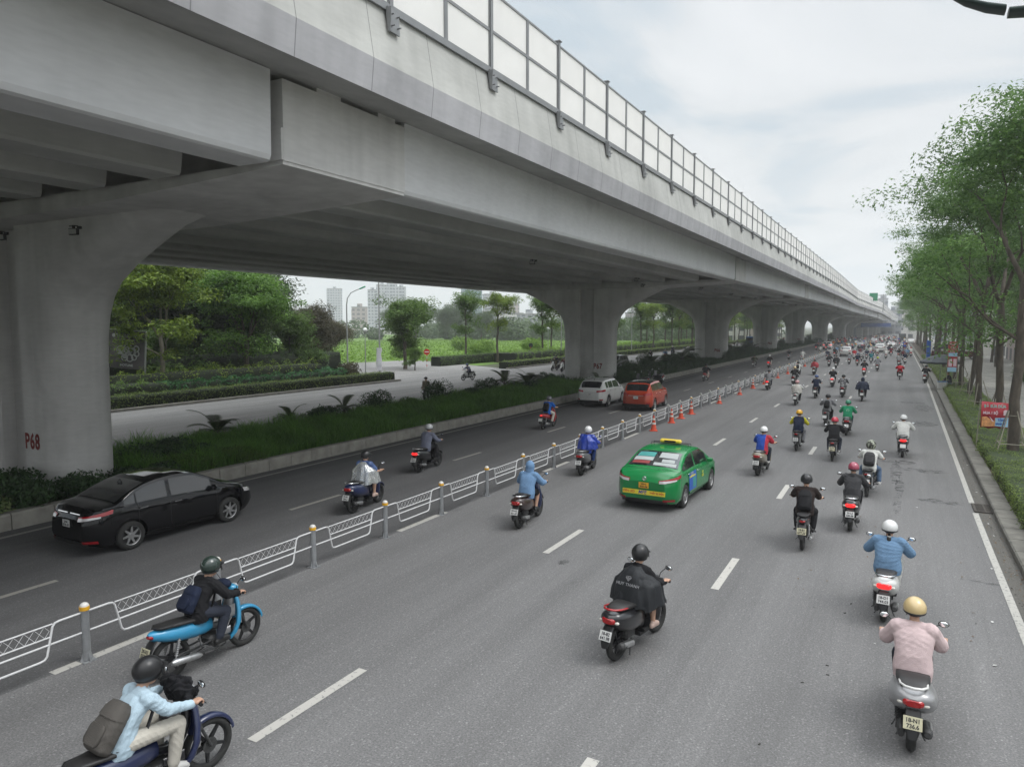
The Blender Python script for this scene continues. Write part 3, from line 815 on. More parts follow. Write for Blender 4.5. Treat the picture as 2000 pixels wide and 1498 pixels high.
def helmet_mesh(kind='half'):
    mb = MB()
    if kind in ('half', 'three'):
        z0 = -.30 if kind == 'half' else -.62
        mb.ball((0,-.005,.03), (.128,.150,.135), 28, 0, None, z0)
        mb.ball((0,-.005,.028), (.120,.142,.127), 20, 1, None, z0-.04)
        rr = sqrt(1-z0*z0)
        # rim band
        rings = []
        for k in range(33):
            a = 2*pi*k/32; rings.append([(.129*rr*cos(a)*f, -.005+.151*rr*sin(a)*f, .03+.135*z0+dz_) for f, dz_ in ((1.02,.012),(1.03,0),(1.01,-.012),(.95,-.01),(.95,.01))])
        mb.loft(rings, 1, True, cap=False)
        pk = []                                    # peak
        for k in range(9):
            a = radians(35+110*k/8); x, y = cos(a), sin(a)
            pk.append([(x*.118, .0+y*.140, .045), (x*.135, .012+y*.195, .030), (x*.135, .012+y*.195, .024), (x*.118, .0+y*.138, .033)])
        mb.loft(pk, 1, True)
        if kind == 'three':
            vs = []
            for k in range(9):
                a = radians(35+110*k/8); vs.append([(cos(a)*.127, sin(a)*.155, .03), (cos(a)*.125, sin(a)*.16+.01, -.06), (cos(a)*.122, sin(a)*.155+.01, -.06), (cos(a)*.123, sin(a)*.15, .03)])
            mb.loft(vs, 1, True)
    elif kind == 'full':
        mb.ball((0,.0,.01), (.134,.158,.150), 28, 0, None, -.86)
        mb.ball((0,.03,-.045), (.112,.135,.09), 18, 0)
        vs = []
        for k in range(11):
            a = radians(20+140*k/10); vs.append([(cos(a)*.137, sin(a)*.163, .05), (cos(a)*.138, sin(a)*.170+.005, -.0), (cos(a)*.134, sin(a)*.168, -.05), (cos(a)*.128, sin(a)*.152, -.05), (cos(a)*.128, sin(a)*.15, .05)])
        mb.loft(vs, 1, True)
    elif kind == 'cap':
        mb.ball((0,-.005,.035), (.098,.118,.09), 20, 0, None, -.1)
        vs = [[(cos(radians(40+100*k/6))*.09, sin(radians(40+100*k/6))*.11, .035), (cos(radians(40+100*k/6))*.10, .02+sin(radians(40+100*k/6))*.17, .02), (cos(radians(40+100*k/6))*.09, sin(radians(40+100*k/6))*.11, .028)] for k in range(7)]
        mb.loft(vs, 0, True)
    elif kind == 'hat':
        mb.ball((0,0,.05), (.095,.11,.085), 18, 0, None, 0)
        mb.loft([superring((0,0,.05), .09, .105, 'z', 20, 2), superring((0,0,.03), .17, .185, 'z', 20, 2), superring((0,0,.022), .17, .185, 'z', 20, 2), superring((0,0,.03), .09, .105, 'z', 20, 2)], 0)
    elif kind == 'hood':
        mb.ball((0,-.02,.02), (.115,.125,.14), 22, 0, None, -.9)
        mb.loft([superring((0,-.035,-.22), .14, .12, 'z', 18, 2.2), superring((0,-.035,-.12), .10, .105, 'z', 18, 2.2), superring((0,-.02,-.03), .113, .12, 'z', 18, 2.2)], 0)
    return mb
M_blk = mat('black_plastic', (.012,.012,.013), .42, var=.1, scale=6)
HELM = {}
def helmet(kind, m, parent, h, yaw=0.0, nod=0.0, stripe=None):
    if kind not in HELM: HELM[kind] = helmet_mesh(kind).mesh('helmet', [m, M_blk])
    nm = {'cap':'cap','hat':'sun_hat','hood':'hood'}.get(kind, 'helmet')
    o = obj(nm, HELM[kind], parent, loc=(h[0], h[1]+.005, h[2]+.025), rot=(nod, 0, yaw))
    paintslot(o, m)
    if stripe is not None:
        mb = MB(); rings = []
        for k in range(13):
            t = radians(-12+150*k/12); y = -.005+.1535*cos(t+pi*.0)*-1; z = .03+.1385*sin(t)
            rings.append([(-.04, y, z), (.04, y, z), (.04, y*.985, z-.003), (-.04, y*.985, z-.003)])
        mb.build('stripe', stripe, o)
    return o
def paintslot(o, m, i=0):
    if o.data.materials and i < len(o.material_slots):
        o.material_slots[i].link = 'OBJECT'; o.material_slots[i].material = m
    return o
def make_poncho(w=.40, yb=-.33, yf=.44, ztop=1.27, zhem=.74, seed=0, hem_side=.0, back=None):
    """rain cape from the neck over arms and bars"""
    mb = MB(); rings = []; N = 44
    for i in range(13):
        t = i/12
        s = t**.75
        z = ztop - (ztop-zhem)*t
        ring = []
        for k in range(N):
            a = 2*pi*k/N; ca, sa = cos(a), sin(a)
            wx = .075 + (w-.075)*min(1, (1.55*s if s < .45 else .70+.30*s*.999))
            yy = (yf if sa > 0 else -yb)
            ext = .09 + (yy-.09)*(s**(.8 if sa > 0 else .55))
            ru = 1 + .05*t*sin(9*a+seed) + .03*t*sin(17*a+seed*2)
            x = wx*ca*ru*(abs(ca)**-.12 if abs(ca) > .05 else 1)
            y = -.02 + sa*ext*ru
            zz = z
            if sa > .25 and t > .35: zz = max(z, 1.02 - .33*(t-.35)/.65 - .1*abs(ca) + .02*sin(7*a+seed))   # cloth lies over the bars
            zz += .02*t*sin(5*a+seed+1) - hem_side*t*abs(ca)
            ring.append((x, y, zz))
        rings.append(ring)
    inner = [[(p[0]*.965, p[1]*.965, p[2]-.004) for p in r] for r in rings[::-1]]
    mb.loft(rings+inner, 0, True, cap=False)
    me = mb.mesh('rain_poncho', [])
    bm = bmesh.new(); bm.from_mesh(me); bmesh.ops.subdivide_edges(bm, edges=bm.edges[:], cuts=1, use_grid_fill=True, smooth=.6); bm.to_mesh(me); bm.free()
    for v in me.vertices:
        p = v.co; nn = mnoise.noise(Vector((p.x*7+seed, p.y*7, p.z*5))); v.co += v.normal*(nn*.018 + (1-abs(mnoise.noise(Vector((p.x*11, p.y*11+seed, p.z*4))))*2.5)*.006)
    me.polygons.foreach_set('use_smooth', [True]*len(me.polygons))
    return me
def make_backpack(w=.15, h=.21, d=.09, seed=0):
    """origin at the middle of its back, bag points to -y"""
    mb = MB()
    secs = [(-h, .80, .75), (-h*.85, 1, 1), (-h*.3, 1.03, 1.1), (h*.3, .98, 1.0), (h*.75, .86, .8), (h, .55, .5)]
    mb.loft([superring((0, -d*k2, z), w*k1, d*k2, 'z', 18, 3) for z, k1, k2 in secs])
    me = fuse(mb, .010, 3, .006, 16, seed, 'bag')
    return me
def backpack(P, m, label, parent_loc, rz, w=.15, h=.20, d=.085, seed=0, flap=True, drop=.0, mstrap=None, group='backpacks worn by riders'):
    """a thing of its own, hung on the rider's shoulders; P in the bike frame"""
    M = Matrix.Translation(parent_loc) @ Matrix.Rotation(rz, 4, 'Z')
    ch = P['chest']; wa = P['waist']
    c = lerp(wa, ch, .6); c = (c[0], c[1]-.135, c[2]-drop)
    tilt = atan2(ch[1]-wa[1], ch[2]-wa[2])
    t = empty('backpack', M @ Vector(c), rz, label, 'backpack', group)
    t.rotation_euler = (-tilt, 0, rz)
    mstrap = mstrap or m
    o = obj('bag', make_backpack(w, h, d, seed), t); o.data.materials.append(m)
    mb = MB()
    if flap:
        mb.loft([superring((0, -d*1.05, z), w*k1, d*k2*1.06, 'z', 18, 3) for z, k1, k2 in ((h*.35, .985, 1.0), (h*.72, .90, .86), (h*1.02, .6, .55))])
        mb.build('flap', m, t)
    mb = MB(); mb.loft([superring((0, -d*2.12, z), w*k1, .022, 'z', 12, 3) for z, k1 in ((-h*.75, .6), (-h*.6, .75), (-h*.1, .75), (h*.05, .6))]); mb.build('front_pocket', m, t)
    for s in (1, -1):
        q = [(s*.075, -.03, h*.75), (s*.09, .02, .135+drop), (s*.105, .10, .175+drop), (s*.12, .20, .13+drop), (s*.135, .235, .02), (s*.16, .17, -.08), (s*.13, .02, -h*.75)]
        mb = MB(); rings = []
        for i, p in enumerate(q):
            rings.append([(p[0]-.022, p[1], p[2]), (p[0]+.022, p[1], p[2]), (p[0]+.022, p[1]+.006, p[2]+.006), (p[0]-.022, p[1]+.006, p[2]+.006)])
        mb.loft(rings, 0, True); mb.build('shoulder_strap', mstrap, t)
    return t
# ------------------------------------------------------------------ motorbikes
M_seat = mat('seat_vinyl', (.018,.017,.017), .5, var=.15, scale=15)
M_tyre = mat('tyre', (.022,.022,.021), .85, var=.2, scale=20)
M_rim = mat('dark_rim', (.035,.035,.037), .4, .5, var=.1)
M_alu = mat('aluminium', (.45,.45,.45), .35, .8, var=.15, scale=20)
M_chr = mat('chrome', (.75,.75,.76), .14, 1.0, var=.05)
M_eng = mat('engine_grey', (.06,.06,.06), .6, .3, var=.3, scale=25)
M_tail = mat('tail_lens', (.35,.008,.01), .15, var=0, coat=.6)
M_tail_on = mat('tail_lens_lit', (.5,.01,.012), .2, var=0, emit=(1.0,.03,.03,1.3))
M_amb = mat('signal_lens', (.60,.58,.52), .15, var=0, coat=.5)
M_plate = mat('number_plate_white', (.62,.62,.60), .5, var=.06, scale=30)
M_platey = mat('number_plate_yellowed', (.55,.52,.36), .5, var=.08, scale=30)
M_ink = mat('plate_ink', (.015,.015,.02), .6, var=0)
M_mir = mat('mirror_glass', (.85,.87,.88), .04, 1.0, var=0)
M_head = mat('headlight_glass', (.7,.72,.74), .08, .3, var=0, coat=1)
M_basket = mat('dark_mesh', (.02,.02,.02), .7, var=0)
PAINT = {}
def paint_of(name, col, rough=.28, coat=.7, metal=0.0):
    return mat('bike_paint_'+name, col, rough, metal, var=.06, scale=4, coat=coat)
P_black = paint_of('black', (.012,.012,.014)); P_white = paint_of('white', (.62,.62,.60)); P_silver = paint_of('silver', (.27,.27,.275), .35, .5, .3)
P_red = paint_of('red', (.38,.015,.018)); P_blue = paint_of('sky_blue', (.03,.26,.46)); P_navy = paint_of('navy', (.012,.02,.07)); P_brown = paint_of('brown', (.035,.018,.015))
P_beige = paint_of('champagne', (.24,.21,.16)); P_grey = paint_of('grey', (.09,.09,.095)); P_green = paint_of('dark_green', (.02,.06,.045))
def bike_wheel(r, w, spokes=5, cub=False):
    mt = MB(); mt.torus((0,0,0), r-w*.52, w*.55, 'x', 40, 10, 0, squash=1.0)
    mr = MB(); ri = r-w*1.05
    mr.torus((0,0,0), ri+.004, .014, 'x', 40, 6, 0)
    mr.cyl((0,0,0), .045, .09, 'x', 14); mr.cyl((-.03,0,0), .085 if not cub else .06, .012, 'x', 20)
    for k in range(spokes):
        a = 2*pi*k/spokes; d = Vector((0, cos(a), sin(a))); e = Vector((0, -sin(a), cos(a)))
        p0, p1 = d*.03, d*(ri+.004)
        rings = [[p+Vector((sx_*.014,0,0))+e*(ww*sy) for sx_, sy in ((-1,-1),(1,-1),(1,1),(-1,1))] for p, ww in ((p0,.026),(p1,.012))]
        mr.loft(rings, 0, False)
    return mt.mesh('tyre', M_tyre), mr.mesh('rim', M_rim)
def plate_part(root, y, z, tilt, text, m=M_plate, w=.19, h=.14):
    pl = obj('number_plate', ME_['plate'], root, loc=(0, y, z), rot=(tilt, 0, 0)); paintslot(pl, m)
    if text:
        me = text_mesh(text, .062, M_ink, .0006, .0018, .92); obj('lettering', me, pl, loc=(0, -.0045, -.004), rot=(radians(90), 0, 0))
    return pl
ME_ = {}
def mk(name, mb, m): ME_[name] = mb.mesh(name.split(':')[0], m)
# number plate
mb = MB(); mb.cbox((0,0,0), (.19,.005,.14), 0, .002); ME_['plate'] = mb.mesh('number_plate', M_plate)
# mirror
for s in (1, -1):
    mb = MB(); mb.tube([(0,0,0),(s*.02,.005,.08),(s*.09,-.01,.155),(s*.13,-.015,.175)], .0055, 6); ME_['stem%d' % s] = mb.mesh('mirror_stem', M_blk)
    mb = MB(); mb.ball((s*.16,-.005,.185), (.062,.018,.040), 16); ME_['mhead%d' % s] = mb.mesh('mirror', M_blk)
    mb = MB(); mb.ball((s*.16,-.0135,.185), (.054,.011,.033), 16); ME_['mglass%d' % s] = mb.mesh('mirror_glass', M_mir)
mb = MB()                                                     # handlebar with grips and levers
mb.tube([(-.34,.33,.985),(-.22,.345,.99),(-.1,.37,.985),(.1,.37,.985),(.22,.345,.99),(.34,.33,.985)], .011, 8)
for s in (1,-1):
    mb.tube([(s*.26,.338,.988),(s*.375,.325,.985)], .018, 10); mb.tube([(s*.20,.375,.985),(s*.30,.395,.98),(s*.36,.385,.975)], .0055, 6)
    mb.tube([(s*.17,.345,.99),(s*.235,.345,.99)], .024, 10)
ME_['bar'] = mb.mesh('handlebar', M_blk)
def arc_guard(y0, z0, r, a0, a1, w, n=12):
    mb = MB(); rings = []
    for k in range(n+1):
        a = radians(a0+(a1-a0)*k/n); c, s_ = cos(a), sin(a); ww = w*(1-.25*abs(2*k/n-1)**3)
        rings.append([(x*ww, y0+c*rr, z0+s_*rr) for x, rr in ((-1,r-.03),(-.85,r+.006),(0,r+.014),(.85,r+.006),(1,r-.03),(.9,r-.032),(.8,r-.004),(0,r+.004),(-.8,r-.004),(-.9,r-.032))])
    mb.loft(rings, 0, True); return mb
# ---- scooter meshes
RS = .272
ME_['tyreS'], ME_['rimS'] = bike_wheel(RS, .092)
mb = MB()                                                     # rear body
mb.loft([superring((0,y,(z0+z1)/2), w, (z1-z0)/2, 'y', 18, 2.5) for y, w, z0, z1 in ((-.90,.03,.695,.725),(-.86,.115,.60,.77),(-.78,.155,.53,.79),(-.62,.178,.44,.78),(-.42,.182,.38,.75),(-.22,.165,.36,.72),(-.08,.145,.31,.68),(.0,.10,.29,.50))])
ME_['bodyS'] = mb.mesh('rear_body', P_black)
mb = MB()                                                     # front apron and leg shield
mb.loft([superring((0,y,z), w, d, 'z', 18, 2.6) for z, y, w, d in ((.24,.37,.10,.05),(.32,.405,.165,.065),(.46,.425,.185,.075),(.62,.415,.180,.08),(.76,.395,.150,.085),(.88,.385,.115,.085),(.945,.38,.09,.06))])
ME_['apronS'] = mb.mesh('front_apron', P_black)
mb = MB(); mb.loft([superring((0,y,z), w, d, 'z', 18, 2.4) for z, y, w, d in ((.945,.385,.08,.065),(.975,.385,.155,.082),(1.005,.385,.165,.085),(1.03,.375,.10,.06))])
ME_['cowlS'] = mb.mesh('handlebar_cowl', P_black)
mb = MB(); mb.loft([superring((0,y,.285), .155 if y < .36 else .13, .035, 'y', 14, 4) for y in (-.06,.0,.30,.37)])
mb.box(-.10,.10,-.1,.34,.20,.26); ME_['floorS'] = mb.mesh('floorboard', M_blk)
mb = MB(); mb.loft([superring((0,y,(z0+z1)/2), w, (z1-z0)/2, 'y', 16, 2.8) for y, w, z0, z1 in ((-.76,.06,.775,.80),(-.72,.115,.76,.835),(-.55,.145,.745,.845),(-.40,.152,.73,.825),(-.30,.150,.71,.79),(-.12,.142,.69,.78),(-.0,.11,.67,.76),(.05,.05,.68,.735))])
ME_['seatS'] = mb.mesh('seat', M_seat)
mb = MB()                                                     # engine, gearbox, stand, swing arm
mb.loft([superring((-.105,y,z), w, h, 'y', 12, 3) for y, z, w, h in ((-.78,.25,.03,.05),(-.70,.265,.045,.085),(-.45,.28,.05,.085),(-.24,.30,.05,.095),(-.16,.30,.03,.06))])
mb.cbox((.0,-.34,.34), (.17,.26,.18), 0, .03); mb.cyl((-.155,-.30,.30), .07, .03, 'x', 18); mb.cyl((-.15,-.62,RS), .055, .03, 'x', 16)
for s in (1,-1): mb.tube([(s*.07,-.36,.22),(s*.13,-.46,.09),(s*.15,-.50,.07)], .011, 6)
mb.tube([(-.12,-.2,.2),(-.20,-.40,.13)], .009, 6); mb.box(-.045,.045,-.55,-.45,.50,.62)
ME_['engineS'] = mb.mesh('engine', M_eng)
mb = MB()                                                     # exhaust with heat shield
mb.tube([(.03,-.25,.2),(.10,-.34,.19),(.145,-.42,.235)], .018, 8)
mb.tube([(.150,-.40,.235),(.152,-.44,.24),(.155,-.72,.285),(.156,-.80,.30),(.156,-.815,.303)], [.03,.052,.058,.050,.03], 14)
ME_['exhaustS'] = mb.mesh('exhaust', M_eng)
mb = MB(); mb.loft([superring((.19,y,z), .022, .045, 'y', 10, 2.5) for y, z in ((-.47,.255),(-.55,.27),(-.68,.29),(-.74,.30))]); ME_['shieldS'] = mb.mesh('heat_shield', M_alu)
mb = MB()                                                     # twin rear shocks with springs
for s in (-1,):
    mb.tube([(s*.15,-.63,.30),(s*.15,-.56,.58)], .012, 8)
    for k in range(7): mb.torus((s*.15,-.615+.008*k,.36+.028*k), .026, .006, 'z', 14, 5)
ME_['shockS'] = mb.mesh('shock_absorber', M_eng)
mb = arc_guard(0, 0, .312, 25, 158, .072); ME_['fguard'] = mb.mesh('front_mudguard', P_black)
mb = MB()
for s in (1,-1):
    mb.tube([(s*.072,.0,.0),(s*.068,-.13,.30)], .017, 8)
mb.tube([(-.075,-.12,.29),(.075,-.12,.29)], .02, 8); mb.tube([(0,-.12,.30),(0,-.20,.52)], .022, 8); mb.cyl((.045,0,0), .085, .006, 'x', 20)
ME_['fork'] = mb.mesh('front_fork', M_eng)
mb = MB()                                                     # rear mudguard carrying the plate
mb.loft([superring(c, w, .013, 'z', 10, 3) for c, w in (((0,-.80,.62),.07),((0,-.865,.56),.085),((0,-.925,.45),.085),((0,-.965,.36),.068),((0,-.985,.30),.045))])
ME_['rguard'] = mb.mesh('rear_mudguard', M_blk)
mb = MB(); mb.loft([superring((0,y,.672), w, h, 'y', 14, 3) for y, w, h in ((-.845,.12,.055),(-.888,.105,.05),(-.912,.075,.034))]); ME_['tailS'] = mb.mesh('tail_light', M_tail)
for s in (1,-1):
    mb = MB(); mb.ball((s*.125,-.852,.655), (.042,.028,.024), 12); ME_['sig%d' % s] = mb.mesh('turn_signal', M_amb)
mb = MB(); mb.tube([(-.125,-.45,.775),(-.145,-.60,.80),(-.135,-.76,.825),(-.08,-.85,.835),(0,-.875,.838),(.08,-.85,.835),(.135,-.76,.825),(.145,-.60,.80),(.125,-.45,.775)], [.010,.013,.014,.016,.017,.016,.014,.013,.010], 8)
ME_['railS'] = mb.mesh('grab_rail', M_alu)
mb = MB(); mb.ball((0,.462,.985), (.10,.03,.035), 16); mb.ball((0,.475,.80), (.09,.03,.045), 16); ME_['headS'] = mb.mesh('headlight', M_head)
# ---- underbone ("cub") meshes
RC = .292
ME_['tyreC'], ME_['rimC'] = bike_wheel(RC, .074, 5, True)
mb = MB(); mb.loft([superring((0,y,(z0+z1)/2), w, (z1-z0)/2, 'y', 16, 2.2) for y, w, z0, z1 in ((-.93,.02,.715,.745),(-.88,.068,.63,.765),(-.72,.108,.565,.765),(-.50,.128,.50,.745),(-.28,.122,.46,.725),(-.10,.095,.45,.70),(.02,.06,.46,.66))])
ME_['bodyC'] = mb.mesh('rear_body', P_blue)
mb = MB(); mb.loft([superring((0,y,(z0+z1)/2), w, (z1-z0)/2, 'y', 16, 2.8) for y, w, z0, z1 in ((-.84,.05,.775,.80),(-.78,.095,.76,.81),(-.55,.125,.735,.805),(-.30,.125,.70,.775),(-.08,.105,.675,.755),(.02,.06,.66,.72))])
ME_['seatC'] = mb.mesh('seat', M_seat)
mb = MB()                                                     # leg shields: two swept wings and the nose between
for s in (1,-1):
    rings = []
    for z, y, x, d in ((.27,.25,.13,.10),(.36,.31,.17,.10),(.50,.36,.185,.09),(.66,.385,.165,.085),(.80,.395,.125,.08),(.90,.39,.08,.06)):
        rings.append([(s*(x-.055),y-.02,z),(s*x,y-d*.5,z),(s*(x+.012),y+.0,z),(s*(x-.02),y+d*.45,z),(s*(x-.08),y+d*.6,z),(s*(x-.09),y+.02,z)])
    mb.loft(rings if s > 0 else [r[::-1] for r in rings], 0, True)
mb.loft([superring((0,y,z), w, .05, 'z', 12, 2.5) for z, y, w in ((.52,.42,.07),(.66,.43,.09),(.80,.42,.085),(.92,.39,.06))])
ME_['wingC'] = mb.mesh('leg_shield', P_blue)
mb = MB(); mb.loft([superring((0,y,z), w, .055, 'z', 12, 2.5) for z, y, w in ((.42,.22,.05),(.54,.29,.085),(.66,.34,.095),(.80,.36,.085),(.9,.36,.06))])
mb.loft([superring((0,y,z), .045, .05, 'y', 12, 2.5) for y, z in ((-.05,.55),(.10,.50),(.24,.48),(.32,.52))])
for s in (1,-1): mb.loft([superring((s*x,y,z), .012, .06, 'y', 8, 2.5) for x, y, z in ((.10,.05,.40),(.135,.15,.40),(.15,.25,.42))])
ME_['innerC'] = mb.mesh('inner_cover', P_white)
mb = MB(); mb.cbox((0,.06,.32), (.20,.24,.15), 0, .03); mb.cyl((0,.24,.34), .065, .14, 'y', 14); mb.cyl((.11,.03,.30), .075, .03, 'x', 18); mb.cyl((-.11,.03,.30), .07, .03, 'x', 18)
mb.tube([(-.22,.0,.27),(.22,.0,.27)], .012, 6); mb.tube([(.08,-.0,.33),(.085,-.62,RC)], .014, 6); mb.tube([(-.08,-.0,.33),(-.085,-.62,RC)], .014, 6)
for s in (1,-1): mb.tube([(s*.09,-.22,.50),(s*.17,-.26,.38)], .01, 6); mb.tube([(s*.15,-.24,.37),(s*.21,-.27,.365)], .014, 6); mb.tube([(s*.17,.0,.27),(s*.24,.0,.275)], .017, 8)
mb.tube([(-.06,-.04,.21),(-.17,-.2,.10)], .009, 6)
mb.tube([(.105,.02,.345),(.11,-.62,.345)], .008, 5); mb.tube([(.105,.02,.275),(.11,-.62,.245)], .008, 5)
ME_['engineC'] = mb.mesh('engine', M_eng)
mb = MB(); mb.tube([(.06,.24,.30),(.10,.20,.21),(.14,-.02,.20),(.155,-.20,.225)], .014, 8, 1); mb.tube([(.158,-.24,.225),(.160,-.30,.24),(.165,-.66,.285),(.165,-.71,.29)], [.02,.046,.050,.026], 14); ME_['exhaustC'] = mb.mesh('exhaust', [M_alu, M_eng])
for s in (1,-1):
    mb = MB(); mb.tube([(s*.125,-.62,.31),(s*.115,-.54,.62)], .011, 8)
    for k in range(8): mb.torus((s*(.124-.001*k),-.61+.0075*k,.36+.027*k), .022, .006, 'z', 12, 5)
    ME_['shockC%d' % s] = mb.mesh('shock_absorber', M_alu)
mb = arc_guard(0, 0, .325, 10, 120, .055); ME_['fguardC'] = mb.mesh('front_mudguard', P_blue)
mb = MB(); mb.loft([superring((0,y,z), w, d, 'z', 16, 2.3) for z, y, w, d in ((.92,.385,.06,.06),(.96,.395,.12,.085),(1.0,.39,.135,.085),(1.03,.375,.08,.05))]); ME_['cowlC'] = mb.mesh('handlebar_cowl', P_blue)
mb = MB(); mb.loft([superring((0,y,.70), w, h, 'y', 12, 2.6) for y, w, h in ((-.86,.070,.035),(-.91,.060,.032),(-.935,.035,.02))]); ME_['tailC'] = mb.mesh('tail_light', M_tail)
mb = MB(); mb.ball((0,.475,.985), (.07,.025,.04), 14); ME_['headC'] = mb.mesh('headlight', M_head)
mb = MB(); mb.tube([(-.09,-.45,.75),(-.11,-.62,.785),(-.10,-.80,.80),(0,-.87,.805),(.10,-.80,.80),(.11,-.62,.785),(.09,-.45,.75)], .010, 8); ME_['railC'] = mb.mesh('grab_rail', M_blk)
def motorbike(loc, rz, style, paint, label, detail=2, paint2=None, plate='', platem=None, lit=False, rail=None, seatm=None, steer=0.0, fat=1.14, group='motorbikes in the traffic', lean=0.0):
    """detail 2 near by, 1 in mid distance, 0 far"""
    t = empty('motorbike', loc, rz, label, 'motorbike', group); t.rotation_euler = (0, lean, rz)
    S = 'S' if style == 'scooter' else 'C'; r = RS if S == 'S' else RC
    def part(nm, key, m=None, parent=t, loc=None, rot=None):
        o = obj(nm, ME_[key], parent, loc=loc, rot=rot)
        if m is not None: paintslot(o, m)
        return o
    for y in (-.62, .62):
        w = part('wheel', 'tyre'+S, loc=(0, y, r), rot=(R_.random()*6, 0, -steer if y > 0 else 0)); w.name = 'wheel'
        if detail >= 1: part('rim', 'rim'+S, parent=w)
    part('rear_body', 'body'+S, paint).scale = (fat, 1, 1.0); part('seat', 'seat'+S, seatm).scale = (fat*.5+.5, 1, 1)
    if S == 'S': part('front_apron', 'apronS', paint2 or paint); part('floorboard', 'floorS')
    else: part('leg_shield', 'wingC', paint).scale = (1.16, 1.05, 1); part('inner_cover', 'innerC', paint2 or P_white)
    part('engine', 'engine'+S)
    tl = part('tail_light', 'tail'+S, M_tail_on if lit else M_tail)
    pl = plate_part(t, -.958 if S == 'S' else -.985, .475 if S == 'S' else .50, radians(-24) if S == 'S' else radians(-16), plate if detail == 2 else '', platem or M_plate)
    part('rear_mudguard', 'rguard', loc=None if S == 'S' else (0,-.03,.03))
    part('handlebar', 'bar')
    if detail >= 1:
        part('handlebar_cowl', 'cowl'+S, paint); part('exhaust', 'exhaust'+S, loc=(0,0,.0))
        part('front_fork', 'fork', loc=(0,.62,r)); part('front_mudguard', 'fguard' if S == 'S' else 'fguardC', paint, loc=(0,.62,r))
        if S == 'S': part('shock_absorber', 'shockS')
        else: part('shock_absorber', 'shockC1'); part('shock_absorber', 'shockC-1')
        part('grab_rail', 'rail'+S, rail); part('headlight', 'head'+S)
        if S == 'S': part('heat_shield', 'shieldS')
        for s in (1,-1):
            if S == 'S': part('turn_signal', 'sig%d' % s)
            st = part('mirror', 'mhead%d' % s, loc=(s*.17,.365,1.0)); part('mirror_stem', 'stem%d' % s, parent=st); part('mirror_glass', 'mglass%d' % s, parent=st)
    return t
# ------------------------------------------------------------------ riders and their motorbikes
def cloth(name, col, rough=.85, var=.10):
    return mat('cloth_'+name, col, rough, var=var, scale=6, bump=.25, bscale=90, spec=.25)
C = {}
for nm, c in dict(black=(.013,.013,.015), charcoal=(.045,.045,.048), navy=(.012,.018,.04), skyshirt=(.42,.54,.62), denimblue=(.14,.24,.37), pink=(.60,.47,.47), cream=(.50,.47,.41),
                  jeans=(.09,.14,.22), darkjeans=(.03,.035,.05), royal=(.012,.05,.30), red=(.42,.018,.03), yellow=(.60,.55,.03), green=(.02,.25,.12), white=(.60,.60,.57), grey=(.20,.20,.21),
                  midgrey=(.11,.11,.115), greyblue=(.14,.15,.20), brownblack=(.025,.017,.015), khaki=(.22,.19,.14), hoodblue=(.15,.26,.42), olive=(.06,.065,.04), striped=(.30,.30,.30), maroon=(.12,.02,.03), orange=(.50,.14,.02), teal=(.02,.15,.17)).items():
    C[nm] = cloth(nm, c)
def hm(name, col, rough=.25, coat=.6): return mat('helmet_'+name, col, rough, var=.04, coat=coat)
H_black = hm('black', (.012,.012,.013), .38, .1); H_green = hm('deep_green', (.02,.035,.028)); H_white = hm('white', (.68,.68,.67)); H_beige = hm('beige', (.58,.44,.22), .3)
H_pink = hm('dusty_pink', (.33,.05,.09)); H_red = hm('red', (.5,.02,.05)); H_yel = hm('yellow', (.72,.38,.01)); H_mint = hm('green', (.02,.22,.12)); H_blue = hm('blue', (.05,.09,.22)); H_grey = hm('grey', (.12,.12,.13)); H_silver = hm('silver', (.42,.42,.43)); H_rose = hm('rose', (.55,.30,.30))
def camo(name, cols, scale):
    m = bpy.data.materials.new(name); m.use_nodes = True; t = m.node_tree; L = t.links.new; b = t.nodes['Principled BSDF']; b.inputs['Roughness'].default_value = .6
    tcn = t.nodes.new('ShaderNodeTexCoord'); v = t.nodes.new('ShaderNodeTexVoronoi'); v.inputs['Scale'].default_value = scale; L(tcn.outputs['Object'], v.inputs['Vector'])
    r = t.nodes.new('ShaderNodeValToRGB'); L(v.outputs['Color'], r.inputs[0]); r.color_ramp.interpolation = 'CONSTANT'
    r.color_ramp.elements[0].color = cols[0]+(1,); r.color_ramp.elements[1].color = cols[1]+(1,); r.color_ramp.elements[1].position = .45
    e = r.color_ramp.elements.new(.7); e.color = cols[2]+(1,); L(r.outputs[0], b.inputs['Base Color']); return m
H_camo = camo('helmet_camo', ((.05,.05,.04),(.3,.32,.25),(.02,.02,.02)), 22)
C['plaid'] = camo('cloth_plaid', ((.03,.03,.035),(.25,.25,.25),(.09,.09,.10)), 14)
